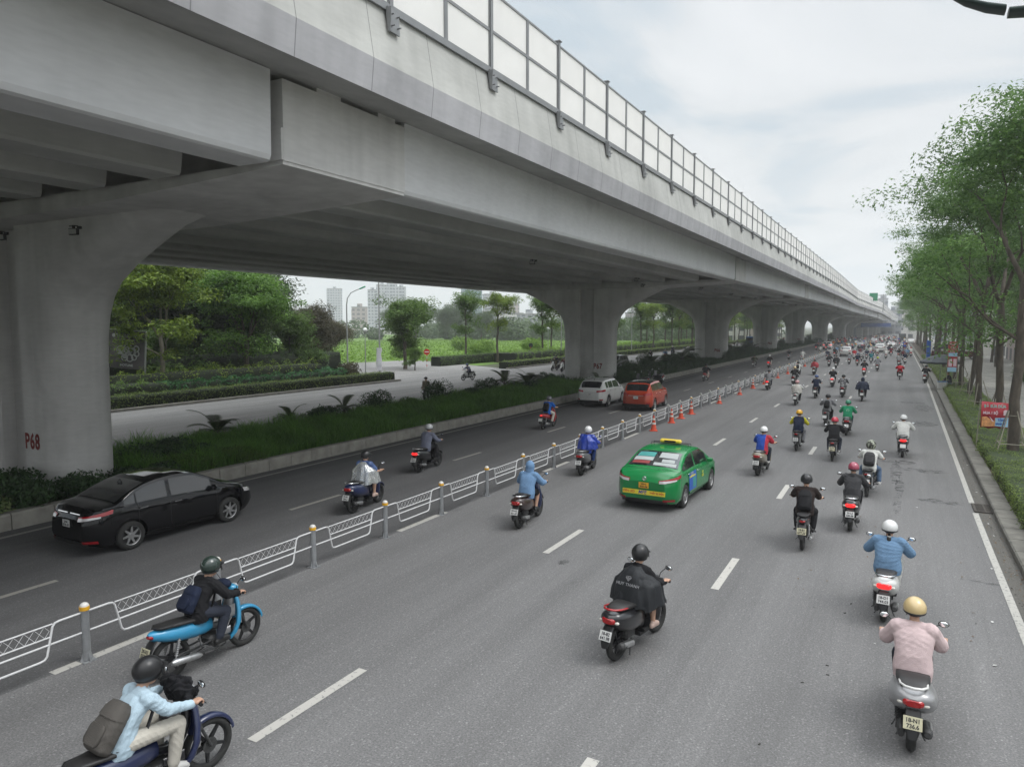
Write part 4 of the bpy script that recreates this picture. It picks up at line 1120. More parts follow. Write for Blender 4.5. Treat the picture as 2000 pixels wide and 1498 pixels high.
def clear_film():
    m = bpy.data.materials.new('clear_plastic_film'); m.use_nodes = True; t = m.node_tree; L = t.links.new
    for n in list(t.nodes): t.nodes.remove(n)
    g = t.nodes.new('ShaderNodeBsdfGlossy'); g.inputs['Roughness'].default_value = .22; g.inputs[0].default_value = (.9,.9,.9,1)
    d = t.nodes.new('ShaderNodeBsdfDiffuse'); d.inputs[0].default_value = (.7,.72,.7,1)
    tp = t.nodes.new('ShaderNodeBsdfTransparent'); tp.inputs[0].default_value = (.93,.95,.95,1)
    m0 = t.nodes.new('ShaderNodeMixShader'); m0.inputs[0].default_value = .5; L(g.outputs[0], m0.inputs[1]); L(d.outputs[0], m0.inputs[2])
    lw = t.nodes.new('ShaderNodeLayerWeight'); lw.inputs[0].default_value = .35
    n = t.nodes.new('ShaderNodeTexNoise'); n.inputs['Scale'].default_value = 9; n.inputs['Detail'].default_value = 4
    tcn = t.nodes.new('ShaderNodeTexCoord'); L(tcn.outputs['Object'], n.inputs['Vector'])
    ml = t.nodes.new('ShaderNodeMath'); ml.operation = 'MULTIPLY_ADD'; L(n.outputs['Fac'], ml.inputs[0]); ml.inputs[1].default_value = .55; L(lw.outputs['Facing'], ml.inputs[2])
    r = t.nodes.new('ShaderNodeMapRange'); L(ml.outputs[0], r.inputs[0]); r.inputs[1].default_value = .25; r.inputs[2].default_value = 1.1; r.inputs[3].default_value = .72; r.inputs[4].default_value = .12
    m1 = t.nodes.new('ShaderNodeMixShader'); L(r.outputs[0], m1.inputs[0]); L(m0.outputs[0], m1.inputs[1]); L(tp.outputs[0], m1.inputs[2])
    o = t.nodes.new('ShaderNodeOutputMaterial'); L(m1.outputs[0], o.inputs[0]); return m
M_film = clear_film()
def rider(loc, rz, P, label, top=None, sleeve='long', bottom=None, blen='long', shoe=None, helm=('half', H_black, None), g=.012, loose=0.0, hem=.15, w=1.0, wr=.010,
          seed=0, vox=.0105, yaw=0.0, nod=0.0, hood=False, poncho=None, group='riders in the traffic', extra=None, skin=None):
    t = empty('person', loc, rz, label, 'person', group)
    b = obj('body', make_body(P, vox), t); b.data.materials.append(skin or M_skin)
    h = P['head']
    mb = MB()
    for s in (1, -1): mb.ball((h[0]+s*.031, h[1]+.083, h[2]+.020), .0105, 10)
    mb.build('eyes', M_eye, t)
    mb = MB(); mb.ball((h[0], h[1]-.022, h[2]+.028), (.083,.092,.100), 18, 0, None, -.55); mb.build('hair', M_hair, t)
    if top is not None:
        o = obj('shirt', make_shirt(P, sleeve, g, hem, w, vox, wr, seed, loose, hood), t); o.data.materials.append(top)
    if bottom is not None:
        o = obj('trousers' if blen == 'long' else 'shorts', make_trousers(P, blen, .010, vox, .007, seed+5), t); o.data.materials.append(bottom)
        o.data.name = o.name
    for s in (1, -1):
        o = obj('shoe', make_shoe(P, s), t); o.data.materials.append(shoe or M_shoe_k)
    if helm: 
        ho = helmet(helm[0], helm[1], t, h, yaw, nod, helm[2])
    if poncho:
        m, kw = poncho; me = make_poncho(**kw); me.materials.append(m); obj('rain_poncho', me, t)
    if extra: extra(t, P)
    return t
def bl(x, y): return (x, y+.62, 0)       # from the rear wheel's contact to the bike's middle
# --- 1 grey-backpack rider at the lower left
P = adj({k: (v[0], v[1]-.17, v[2]) for k, v in POSES['scooter'].items()}, lean=.10, tall=1.04, spread=-.02)
P.update(kn=(.17,.19,.80), an=(.16,.12,.36), toe=(.165,.25,.31), grip=(.30,.345,.99), wr=(.28,.245,.995), el=(.24,.03,1.03))
L1, r1 = (-6.60, 4.38, 0), radians(-4)
motorbike(L1, r1, 'cub', P_navy, 'black and navy sport motorbike cut off by the lower left edge', 2, P_black, '', steer=.05, seatm=M_seat, fat=1.35)
rider(L1, r1, P, 'rider in pale blue shirt, beige trousers and matt black helmet with grey backpack', C['skyshirt'], 'long', C['cream'], 'long', M_shoe_w, ('three', H_black, None), .016, .006, .12, 1.0, .012, 2, .009, yaw=.0)
M_bp = cloth('taupe_canvas', (.085,.078,.070)); M_strapg = cloth('strap_grey', (.05,.05,.053))
backpack(P, M_bp, 'worn taupe grey rolltop backpack on the rider in the pale blue shirt', L1, r1, .165, .235, .095, 3, True, .10, M_strapg)
cl = mat('lime_tag', (.05,.55,.08), .5)
# bundled black jacket on the front of the bike
mb = MB(); egg(mb, (0,0,0), (.16,.11,.10)); egg(mb, (.08,-.03,.02), (.11,.09,.09)); egg(mb, (-.09,.02,-.03), (.10,.09,.10)); egg(mb, (0,.05,-.1), (.12,.07,.12)); caps(mb, [(-.2,-.02,.03),(-.05,.0,.08),(.12,.03,.06),(.22,.0,-.04)], [.05,.06,.055,.04]); egg(mb, (.16,.04,-.03), (.09,.08,.07))
me = fuse(mb, .010, 1, .06, 14, 4, 'bundled_jacket'); me.materials.append(C['black'])
jk = obj('bundled_jacket', me, None, loc=Matrix.Translation(L1) @ Vector((0,.30,1.07)), rot=(0,0,r1), label='black jacket bundled over the handlebar before the pale blue shirt rider', cat='jacket')
mb = MB(); mb.cbox((0,0,0), (.36,.12,.16), 0, .04); me = fuse(mb, .012, 2, .014, 10, 9, 'cloth_bag'); me.materials.append(C['midgrey'])
obj('cloth_bag', me, None, loc=Matrix.Translation(L1) @ Vector((-.02,.20,.84)), rot=(0,0,r1), label='grey cloth bag on the knees of the pale blue shirt rider', cat='bag')
# --- 2 sky blue underbone with rider in black
L2, r2 = (-8.72, 6.74, 0), radians(-2)
P = adj(POSES['cub'], lean=.03, tall=1.0); P.update(kn=(.155,.19,.73), an=(.165,.05,.36), toe=(.17,.19,.33))
motorbike(L2, r2, 'cub', P_blue, 'sky blue underbone motorbike with silver leg cover beside the white railing', 2, P_silver, '29-X1\n557.28', M_platey)
rider(L2, r2, P, 'rider in black jacket and grey trousers with deep green helmet on the sky blue motorbike', C['black'], 'long', C['darkjeans'], 'long', M_shoe_k, ('three', H_green, None), .020, .010, .18, 1.0, .012, 7, .010)
backpack(P, C['navy'], 'black backpack on the rider with the deep green helmet', L2, r2, .15, .19, .07, 5, True, .06, C['black'])
mb = MB(); mb.box(-.16,.16,.12,.34,.60,.62); mb.box(-.16,-.15,.12,.34,.60,.78); mb.box(.15,.16,.12,.34,.60,.78); mb.box(-.16,.16,.12,.13,.60,.78)
for k in range(9): mb.tube([(-.15+.0375*k,.115,.61),(-.15+.0375*k,.115,.785)], .004, 5)
o = mb.build('wire_basket', M_alu, None, loc=L2, rot=(0,0,r2)); tag(o, 'silver wire basket between the knees of the rider in black on the sky blue motorbike', 'basket')
mb = MB(); egg(mb, (0,0,0), (.14,.09,.07)); egg(mb, (-.08,-.02,-.03), (.09,.08,.08)); me = fuse(mb, .012, 2, .015, 12, 8, 'cloth_bundle'); me.materials.append(C['navy'])
obj('cloth_bundle', me, None, loc=Matrix.Translation(L2) @ Vector((-.02,.30,1.065)), rot=(0,0,r2), label='dark cloth bundle over the handlebar of the sky blue motorbike', cat='bundle')
# --- 3 black rain cape with shop name
L3, r3 = bl(-3.45, 9.63), radians(-10)
L3 = (-3.36, 10.24, 0)
P = adj(POSES['scooter'], lean=.02, tall=1.03); P.update(kn=(.17,.16,.74), an=(.20,.12,.37), toe=(.21,.24,.33))
motorbike(L3, r3, 'scooter', P_black, 'black scooter with red grab rail under the printed black rain cape', 2, P_black, '18-B2\n641.98', rail=P_red, steer=.05)
def shopname(t, P):
    Mw = mat('print_grey', (.33,.33,.34), .7, var=.05)
    me = text_mesh('HUY THANH', .062, Mw, .001, .0004, 1.0, space=1.1)
    R = Matrix.Translation((0,-.325,1.045)) @ Matrix.Rotation(radians(0), 4, 'Z') @ Matrix.Rotation(radians(73), 4, 'X')
    o = obj('printed_name', me, t); o.matrix_local = R
    mb = MB()
    D = [(-.045,.03),(-.03,.052),(.03,.052),(.045,.03),(0,-.02)]
    def seg(a, b): mb.tube([(a[0],a[1],0),(b[0],b[1],0)], .0028, 5)
    for i in range(5): seg(D[i], D[(i+1) % 5])
    seg((-.045,.03),(.045,.03)); seg((0,.052),(0,-.02)); seg((-.02,.03),(-.02,.012)); seg((.02,.03),(.02,.012)); seg((-.02,.012),(.02,.012))
    o = mb.build('printed_emblem', Mw, t); o.matrix_local = Matrix.Translation((0,-.305,1.115)) @ Matrix.Rotation(radians(70), 4, 'X')
rider(L3, r3, P, 'rider in a wide black rain cape printed HUY THANH and black helmet', C['black'], 'long', None, 'long', M_shoe_p, ('three', H_black, H_silver), poncho=(cloth('rain_black', (.022,.024,.027), .5), dict(w=.41, seed=1, yb=-.345, zhem=.70)), extra=shopname, seed=3, vox=.012)
# --- 4 silver scooter, pink shirt, beige helmet
L4, r4 = (.31, 9.78, 0), radians(0)
P = adj(POSES['scooter'], lean=.0, wide=1.03, spread=.02, tall=1.04); P.update(grip=(.335,.33,.985))
motorbike(L4, r4, 'scooter', P_silver, 'silver scooter with white grab rail under the rider with the beige helmet', 2, P_silver, '18-N1\n736.6', M_platey, rail=P_white, fat=1.42)
rider(L4, r4, P, 'rider in a pale pink shirt and beige helmet on the silver scooter', C['pink'], 'long', C['darkjeans'], 'long', M_shoe_k, ('half', H_beige, None), .028, .022, .30, 1.14, .006, 11, .0095)
# --- 5 white scooter, light denim shirt, ponytail
L5, r5 = (0.0, 13.68, 0), radians(-3)
P = adj(POSES['scooter'], lean=.02, wide=1.05, spread=.05, tall=1.0)
def ponytail(t, P):
    h = P['head']; mb = MB(); caps(mb, [(0,h[1]-.085,h[2]-.05),(0,h[1]-.135,h[2]-.11),(.005,h[1]-.145,h[2]-.22),(0,h[1]-.13,h[2]-.31)], [.022,.034,.040,.018])
    me = fuse(mb, .009, 1, .01, 30, 2, 'ponytail'); me.materials.append(M_hair); o = obj('ponytail', me, t)
    mb = MB(); mb.torus((0,h[1]-.11,h[2]-.075), .026, .010, 'z', 18, 6); mb.build('hair_band', C['white'], t)
motorbike(L5, r5, 'scooter', P_white, 'white scooter with chrome grab rail under the rider with the black ponytail', 2, P_white, '18-D1\n744.03', rail=M_chr, lit=True)
rider(L5, r5, P, 'woman rider in a light denim shirt with white helmet and black ponytail', C['denimblue'], 'long', C['white'], 'long', M_shoe_w, ('half', H_white, None), .028, .022, .12, 1.14, .008, 21, .0105, extra=ponytail)
# --- 6 black shirt, black backpack
L6, r6 = (-1.70, 17.1, 0), radians(2)
P = adj(POSES['cub'], lean=.03, wide=1.08, spread=.02, tall=1.03)
motorbike(L6, r6, 'cub', P_black, 'black motorbike with a yellowed plate under the rider dressed all in black', 2, P_black, '18-B1\n677.33', M_platey)
rider(L6, r6, P, 'rider in dark brown T-shirt and black trousers with black helmet and black backpack', C['brownblack'], 'short', C['black'], 'long', M_shoe_k, ('half', H_black, None), .018, .010, .15, 1.08, .010, 31, .0115)
backpack(P, C['black'], 'large black backpack on the rider in the dark brown T-shirt', L6, r6, .15, .23, .08, 6, True, .07)
# --- 7 grey hoodie, pink helmet
L7, r7 = (-.84, 19.2, 0), radians(0)
P = adj(POSES['scooter'], lean=.02, spread=.02)
motorbike(L7, r7, 'scooter', P_black, 'black scooter with lit tail light under the rider with the dusty pink helmet', 2, P_black, '29-L5\n580.88', lit=True, rail=M_chr)
rider(L7, r7, P, 'rider in a charcoal hooded jacket with dusty pink helmet', C['charcoal'], 'long', C['black'], 'long', M_shoe_k, ('half', H_pink, None), .022, .014, .40, 1.05, .013, 41, .0115, hood=True)
# --- 8 white T-shirt, camo helmet
L8, r8 = (-.58, 23.2, 0), radians(-4)
P = adj(POSES['cub'], lean=.06, wide=1.05, spread=.03, tall=1.04); P.update(kn=(.22,.16,.70), an=(.25,.05,.34), toe=(.27,.18,.30))
motorbike(L8, r8, 'cub', P_black, 'black motorbike half hidden behind the charcoal hoodie rider', 2, P_black, '', steer=.02)
rider(L8, r8, P, 'rider in a white T-shirt and blue jeans with camouflage helmet', C['white'], 'short', C['jeans'], 'long', M_shoe_w, ('full', H_camo, None), .018, .008, .15, 1.06, .011, 51, .0115, yaw=.3)
backpack(P, C['charcoal'], 'black backpack on the rider in the white T-shirt', L8, r8, .15, .20, .08, 7, True, .05)
# --- 9 blue and red jersey
L9, r9 = (-3.84, 24.75, 0), radians(-4)
P = adj(POSES['scooter'], lean=.02, wide=1.05, spread=.02)
motorbike(L9, r9, 'scooter', P_beige, 'champagne scooter under the rider in the blue and red jersey', 2, P_beige, '29-E2\n305.71')
def jersey(t, P):
    for s in (-1,):
        sh, el, w_ = (mir(P[k], s) for k in ('sh','el','wr'))
def two_tone(name, c1, c2, axis=0, edge=.06, flip=1):
    m = bpy.data.materials.new(name); m.use_nodes = True; t = m.node_tree; L = t.links.new; b = t.nodes['Principled BSDF']; b.inputs['Roughness'].default_value = .85
    tcn = t.nodes.new('ShaderNodeTexCoord'); sp = t.nodes.new('ShaderNodeSeparateXYZ'); L(tcn.outputs['Object'], sp.inputs[0])
    g = t.nodes.new('ShaderNodeMath'); g.operation = 'GREATER_THAN'; L(sp.outputs[axis], g.inputs[0]); g.inputs[1].default_value = edge
    mx_ = t.nodes.new('ShaderNodeMixRGB'); L(g.outputs[0], mx_.inputs[0]); mx_.inputs[1].default_value = c1+(1,); mx_.inputs[2].default_value = c2+(1,); L(mx_.outputs[0], b.inputs['Base Color']); return m
rider(L9, r9, P, 'rider in a royal blue jersey with one red sleeve and white striped helmet', two_tone('cloth_jersey', (.012,.06,.33), (.40,.02,.04), 0, .10), 'short', C['darkjeans'], 'long', M_shoe_w, ('half', H_white, H_black), .022, .012, .35, 1.06, .011, 61, .0125)
# --- 10 yellow sleeves, two up
L10, r10 = (-3.36, 30.3, 0), radians(0)
P = adj(POSES['cub'], lean=.02, wide=1.05, spread=.04, tall=1.03)
motorbike(L10, r10, 'cub', P_black, 'black motorbike under the rider with yellow sleeves', 2, P_black, '29-Y3\n412.50')
def vest(t, P):
    me = make_shirt(P, 'none', .026, .1, 1.05, .014, .008, 72); me.materials.append(C['navy']); me.name = 'vest'; obj('vest', me, t)
rider(L10, r10, P, 'rider in a navy vest over a yellow shirt with yellow helmet', C['yellow'], 'long', C['grey'], 'long', M_shoe_k, ('half', H_yel, None), .014, .012, .1, 1.05, .010, 71, .0135, extra=vest, nod=-.1)
# --- 11 red helmet
L11, r11 = (-1.94, 28.65, 0), radians(0)
P = adj(POSES['cub'], lean=.03, wide=1.08, spread=.03)
motorbike(L11, r11, 'cub', P_black, 'black motorbike with yellowed plate under the rider with the red helmet', 2, P_black, '30-F4\n668.1', M_platey)
rider(L11, r11, P, 'rider in a black sweater with bright red helmet', C['black'], 'long', C['darkjeans'], 'long', M_shoe_w, ('half', H_red, None), .022, .014, .25, 1.05, .011, 81, .0135)
# --- 12 green jacket
L12, r12 = (-1.88, 35.6, 0), radians(0)
P = adj(POSES['scooter'], lean=.03, wide=1.06, spread=.03)
motorbike(L12, r12, 'scooter', P_black, 'black scooter under the rider in the green ride jacket', 1, P_black)
def emblem(t, P):
    Mw = mat('print_pale_green', (.45,.62,.52), .7, var=.03); mb = MB(); mb.torus((0,0,0), .055, .006, 'z', 28, 5); mb.tube([(-.03,-.01,0),(.0,.025,0),(.03,-.01,0)], .005, 5)
    o = mb.build('printed_emblem', Mw, t); c = P['chest']; o.matrix_local = Matrix.Translation((0,c[1]-.155,c[2]-.02)) @ Matrix.Rotation(radians(78), 4, 'X')
rider(L12, r12, P, 'rider in a bright green jacket and green helmet with white stripe', C['green'], 'long', C['darkjeans'], 'long', M_shoe_k, ('half', H_mint, H_white), .022, .014, .2, 1.08, .010, 91, .0145, extra=emblem)
# --- 13 grey shirt black backpack
L13, r13 = (-2.95, 38.4, 0), radians(-3)
P = adj(POSES['cub'], lean=.03, wide=1.05, spread=.06)
motorbike(L13, r13, 'cub', P_grey, 'grey motorbike under the rider in the grey shirt with black backpack', 1, P_black)
rider(L13, r13, P, 'rider in a grey shirt with black helmet and black backpack behind the red helmet', C['grey'], 'long', C['black'], 'long', M_shoe_k, ('half', H_black, None), .018, .018, .15, 1.0, .010, 101, .0145)
backpack(P, C['black'], 'small black backpack on the rider in the grey shirt', L13, r13, .13, .20, .08, 8, False, .02)
# --- 14 white jacket
L14, r14 = (.31, 30.7, 0), radians(0)
P = adj(POSES['scooter'], lean=.08, wide=1.06, spread=.05)
motorbike(L14, r14, 'scooter', P_black, 'black scooter with wide red tail light under the rider in the white jacket', 2, P_black, '', lit=True)
rider(L14, r14, P, 'rider alone in the right lane in a puffy white jacket with white cap helmet', C['white'], 'long', C['black'], 'long', M_shoe_k, ('half', H_white, None), .030, .022, .3, 1.12, .013, 111, .0135)
# --- 15 light blue hood
L15, r15 = (-7.98, 15.6, 0), radians(5)
P = adj(POSES['scooter'], lean=.03, spread=.03); P.update(kn=(.15,.20,.72), an=(.15,.08,.37), toe=(.155,.21,.32))
motorbike(L15, r15, 'scooter', P_brown, 'dark brown scooter under the rider in the light blue hooded jacket', 2, P_navy, '29-H5\n601.69', rail=M_chr)
rider(L15, r15, P, 'rider in a light blue hooded sun jacket and black shorts', C['hoodblue'], 'long', C['black'], 'short', M_shoe_k, ('hood', C['hoodblue'], None), .030, .018, .35, 1.08, .009, 121, .0115)
# --- 16 royal blue raincoat
L16, r16 = (-9.05, 22.0, 0), radians(4)
P = adj(POSES['scooter'], lean=.03, wide=1.05)
motorbike(L16, r16, 'scooter', P_grey, 'grey scooter under the rider in the royal blue raincoat', 2, P_grey, '29-S6\n115.7')
M_rain = mat('rain_blue', (.012,.04,.30), .38, var=.15, scale=5, spec=.6)
rider(L16, r16, P, 'rider in a shiny royal blue raincoat with white helmet beside the railing', M_rain, 'long', cloth('wet_navy', (.02,.05,.18)), 'long', M_shoe_k, ('three', H_white, None), .030, .02, .2, 1.1, .016, 131, .0115, poncho=(M_rain, dict(w=.34, seed=5, yb=-.33, yf=.32, zhem=.80)))
# --- 17 navy scooter, clear cape
L17, r17 = (-12.52, 14.75, 0), radians(8)
P = adj(POSES['scooter'], lean=.0, tall=1.0); P.update(kn=(.16,.20,.74), an=(.19,.12,.37), toe=(.20,.24,.33))
motorbike(L17, r17, 'scooter', P_navy, 'dark navy rounded scooter with chrome trim behind the railing', 2, P_navy, '29-B1\n384.3', rail=M_chr)
rider(L17, r17, P, 'rider in a blue patterned T-shirt, shorts and clear plastic rain cape', camo('cloth_blue_print', ((.05,.09,.22),(.06,.11,.26),(.10,.16,.33)), 12), 'short', C['cream'], 'short', M_shoe_p, ('half', H_black, None), .022, .014, .25, 1.0, .012, 141, .0115,
      poncho=(M_film, dict(w=.37, seed=9, yb=-.40, yf=.46, zhem=.70)), yaw=-.3)
# --- 18 grey-violet shirt, black sport scooter
L18, r18 = (-14.02, 19.8, 0), radians(4)
P = adj(POSES['scooter'], lean=.04, wide=1.05, spread=.02, tall=1.03)
motorbike(L18, r18, 'scooter', P_black, 'black sport scooter with lit tail light in the left carriageway', 2, P_black, '29-C1\n724.8', lit=True)
rider(L18, r18, P, 'rider in a grey violet shirt with white striped helmet behind the railing', C['greyblue'], 'long', C['black'], 'long', M_shoe_k, ('half', H_silver, H_white), .018, .012, .2, 1.05, .011, 151, .0125)
# --- 19 red underbone, blue shirt, backpack
L19, r19 = (-14.68, 30.75, 0), radians(2)
P = adj(POSES['cub'], lean=.03)
motorbike(L19, r19, 'cub', P_red, 'red underbone motorbike in the left carriageway behind the white car', 2, P_red, '', lit=True)
rider(L19, r19, P, 'rider in a bright blue T-shirt and pale trousers with black backpack', cloth('bright_blue', (.015,.11,.42)), 'short', C['cream'], 'long', M_shoe_k, ('half', H_grey, None), .018, .012, .15, 1.0, .010, 161, .0135)
backpack(P, C['black'], 'black backpack on the rider in the bright blue T-shirt', L19, r19, .15, .20, .09, 9, True, .05)

# --- mid distance and far: shared bodies, own colours
VAR = {}
def variant(k):
    if k not in VAR:
        pose, kw, sl, bl_, w = {0: ('scooter', dict(lean=.03, spread=.02), 'long', 'long', 1.05), 1: ('cub', dict(lean=.05, wide=1.06, spread=.05), 'long', 'long', 1.1),
                 2: ('scooter', dict(lean=.0, spread=-.01), 'short', 'long', 1.0), 3: ('cub', dict(lean=.02, spread=.0, tall=1.04), 'short', 'long', 1.0), 4: ('pillion', dict(), 'long', 'long', 1.0)}[k]
        P = adj(POSES[pose], **kw)
        VAR[k] = (P, make_body(P, .018), make_shirt(P, sl, .022, .2, w, .018, .010, k*7, .012), make_trousers(P, bl_, .010, .018, .006, k), make_shoe(P, 1, .014), make_shoe(P, -1, .014), 'cub' if pose == 'cub' else 'scooter')
        for m in VAR[k][1:2]: m.materials.append(M_skin)
        for m in VAR[k][2:6]: m.materials.append(M_shoe_k)
    return VAR[k]
def rider_far(loc, rz, k, top, bot, helm, label, group='riders in the traffic', shoe=None):
    P, b, sh, tr, s1, s2, st = variant(k)
    t = empty('person', loc, rz, label, 'person', group)
    obj('body', b, t); paintslot(obj('shirt', sh, t), top); paintslot(obj('trousers', tr, t), bot)
    for m in (s1, s2): paintslot(obj('shoe', m, t), shoe or M_shoe_k)
    helmet(helm[0], helm[1], t, P['head'])
    return t, P
PON = {}
def pair(x, y, k, top, bot, helm, paint, what, rz=0.0, bike=None, det=1, lit=False, where='', poncho=None, group='riders in the traffic'):
    """rider and motorbike as two things; the labels tell them by clothing"""
    loc = (x, y+.62*cos(rz), 0)
    motorbike(loc, rz, 'cub' if k in (1, 3) else 'scooter', paint, bike or ('%s motorbike under the %s' % (paint.name.replace('bike_paint_', '').replace('_', ' '), what)), det, None, lit=lit)
    t, P = rider_far(loc, rz, k, top, bot, helm, what, group)
    if poncho:
        key = 'p%d' % int(poncho[1]*100)
        if key not in PON: PON[key] = make_poncho(w=poncho[1], seed=poncho[1]*10, zhem=.74); PON[key].materials.append(M_shoe_k)
        paintslot(obj('rain_poncho', PON[key], t), poncho[0])
    return t
W, K, NV = C['white'], C['black'], C['navy']
pair(-15.0, 63.4, 1, K, C['cream'], ('half', H_black, None), P_red, 'rider in black jacket and pale trousers past the orange car')
pair(-5.44, 46.8, 1, W, K, ('half', H_rose, None), P_white, 'rider in a loose cream rain top with rose helmet', poncho=(cloth('cream_rain', (.50,.48,.44)), .30))
pair(-4.81, 52.1, 3, NV, C['darkjeans'], ('half', H_blue, None), P_black, 'rider in a navy T-shirt with slate blue helmet')
pair(-3.23, 53.7, 0, C['plaid'], C['plaid'], ('half', H_black, None), P_black, 'rider in black and white checks')
pair(-1.93, 51.4, 1, NV, K, ('hood', NV, None), P_black, 'rider wrapped in a wide navy rain cape', poncho=(cloth('navy_rain', (.015,.022,.045), .5), .42))
pair(-4.53, 62.4, 2, K, K, ('half', H_white, None), P_white, 'rider in black with white helmet on the white scooter', lit=True)
pair(-8.66, 57.0, 0, C['grey'], C['darkjeans'], ('half', H_black, None), P_black, 'rider in light grey beside the traffic cones', lit=True)
pair(-7.5, 62.8, 0, K, K, ('half', H_beige, None), P_black, 'rider in black with cream helmet behind the rose helmet')
t = pair(-8.3, 72.0, 1, W, K, ('half', H_black, None), P_black, 'rider in a white shirt with black backpack near the cones')
P3 = VAR[1][0]; backpack(P3, K, 'black backpack on the rider in the white shirt near the cones', (-8.3, 72.62, 0), 0, .14, .2, .08, 2, False)
pair(-7.3, 77.0, 0, C['red'], K, ('half', H_black, None), P_green, 'rider in a dark red rain cape near the cones', poncho=(cloth('red_rain', (.30,.03,.04), .5), .38))
pair(-2.84, 78.2, 0, K, K, ('half', H_black, None), P_red, 'rider in a black T-shirt on the bright red scooter', lit=True)
pair(-1.87, 86.9, 0, C['grey'], C['darkjeans'], ('half', hm('lime', (.5,.6,.02)), None), P_black, 'rider in a pale grey shirt with lime helmet')
t = pair(.27, 73.8, 1, C['red'], K, ('half', H_black, None), P_black, 'rider in black with a red backpack')
backpack(P3, C['red'], 'red backpack on the rider in the right lane', (.27, 74.42, 0), 0, .15, .2, .08, 2, False)
pair(.19, 98, 2, C['striped'], K, ('half', H_black, None), P_black, 'rider in a grey striped shirt ahead of the red backpack')
pair(-6.21, 89.9, 1, K, K, ('half', H_black, None), P_black, 'rider in a black cape beside a rider in black', poncho=(K, .38))
pair(-7.25, 94, 0, K, C['darkjeans'], ('half', H_black, None), P_grey, 'rider in a black jacket next to the black cape')
pair(-13.19, 87.2, 0, K, C['cream'], ('half', H_white, None), P_red, 'rider in black with white helmet, red scooter, left carriageway', lit=True)
pair(-14.77, 86.4, 1, C['olive'], C['charcoal'], ('half', H_black, None), P_black, 'rider in an olive jacket in the left carriageway')
pair(-13.88, 109.9, 2, K, C['grey'], ('half', H_grey, None), P_silver, 'rider in black with grey helmet far along the left carriageway')
pair(-11.82, 107.5, 0, W, C['cream'], ('half', H_silver, None), P_white, 'rider in a white blouse far along the left carriageway')
pair(-11.91, 134.5, 2, W, K, ('half', H_black, None), P_green, 'rider in white behind the car with lit tail lights')
# ------------------------------------------------------------------ railing and traffic cones
M_galv = mat('galvanised_steel', (.36,.37,.38), .42, .55, var=.15, scale=9)
M_rail = mat('white_rail_paint', (.62,.62,.62), .4, var=.08, scale=12)
M_yel = mat('yellow_collar', (.72,.38,.02), .5, var=.12, scale=20)
M_cap = mat('white_cap', (.66,.65,.62), .45, var=.1, scale=20)
M_capd = mat('weathered_cap', (.40,.40,.38), .6, var=.15, scale=20)
RX, RP = -10.31, 2.31
rail_root = empty('railing', (RX, 0, 0), 0, 'white steel pipe railing with grey posts along the lane divider', 'railing')
mb = MB(); mb.cyl((0,0,.40), .058, .76, 'z', 18); mb.box(-.10,.10,-.10,.10,0,.012)
for a in range(4):
    c, s_ = cos(a*pi/2), sin(a*pi/2)
    mb.loft([[(c*.05-s_*.006, s_*.05+c*.006, .012),(c*.098-s_*.006, s_*.098+c*.006, .012),(c*.06-s_*.006, s_*.06+c*.006, .13)],[(c*.05+s_*.006, s_*.05-c*.006, .012),(c*.098+s_*.006, s_*.098-c*.006, .012),(c*.06+s_*.006, s_*.06-c*.006, .13)]], 0, False)
me_rp = mb.mesh('post', M_galv)
mb = MB(); mb.cyl((0,0,.80), .069, .055, 'z', 18); me_col = mb.mesh('collar', M_yel)
mb = MB(); mb.ball((0,0,.828), (.062,.062,.055), 16, 0, None, -.05); me_cap = mb.mesh('cap', M_cap)
mb = MB()
zt, zm, zb, r_ = .735, .44, .235, .0165
e0, e1 = .06, RP-.06
mb.tube([(0,e0,zt),(0,.36,zt),(0,.42,zt-.01),(0,.455,zt-.05),(0,.545,zb+.05),(0,.58,zb+.01),(0,.64,zb),(0,RP-.64,zb),(0,RP-.58,zb+.01),(0,RP-.545,zb+.05),(0,RP-.455,zt-.05),(0,RP-.42,zt-.01),(0,RP-.36,zt),(0,e1,zt)], r_, 8)
mb.tube([(0,e0,zm),(0,e1,zm)], r_*.9, 8)
mb.tube([(0,.455,zt-.012),(0,RP-.455,zt-.012)], r_*.72, 8); mb.tube([(0,.495,zt-.19),(0,RP-.495,zt-.19)], r_*.72, 8)
n = 10; y0, y1 = .50, RP-.50; dy_ = (y1-y0)/n
for k in range(n):
    ya = y0+k*dy_
    mb.tube([(0,ya,zt-.10),(0,ya+dy_*.5,zt-.02)], .0036, 4); mb.tube([(0,ya+dy_*.5,zt-.02),(0,ya+dy_,zt-.10)], .0036, 4)
    mb.tube([(0,ya,zt-.10),(0,ya+dy_*.5,zt-.182)], .0036, 4); mb.tube([(0,ya+dy_*.5,zt-.182),(0,ya+dy_,zt-.10)], .0036, 4)
me_rpan = mb.mesh('rail_panel', M_rail)
for k in range(-4, 61):
    y = 5.88+RP*k
    p = obj('post', me_rp, rail_root, loc=(R_.uniform(-.015,.015), y, 0), rot=(R_.uniform(-.012,.012), R_.uniform(-.015,.015), 0))
    c = obj('collar', me_col, p); d = obj('cap', me_cap, p)
    if k > 12 and k % 3: paintslot(c, M_capd); paintslot(d, M_capd)
    if k < 60: obj('rail_panel', me_rpan, rail_root, loc=(0, y, 0), rot=(0, R_.uniform(-.02,.02), 0))
M_cone = mat('cone_orange', (.62,.075,.03), .5, var=.12, scale=6)
M_band = mat('reflective_band', (.62,.60,.56), .4, var=.12, scale=10)
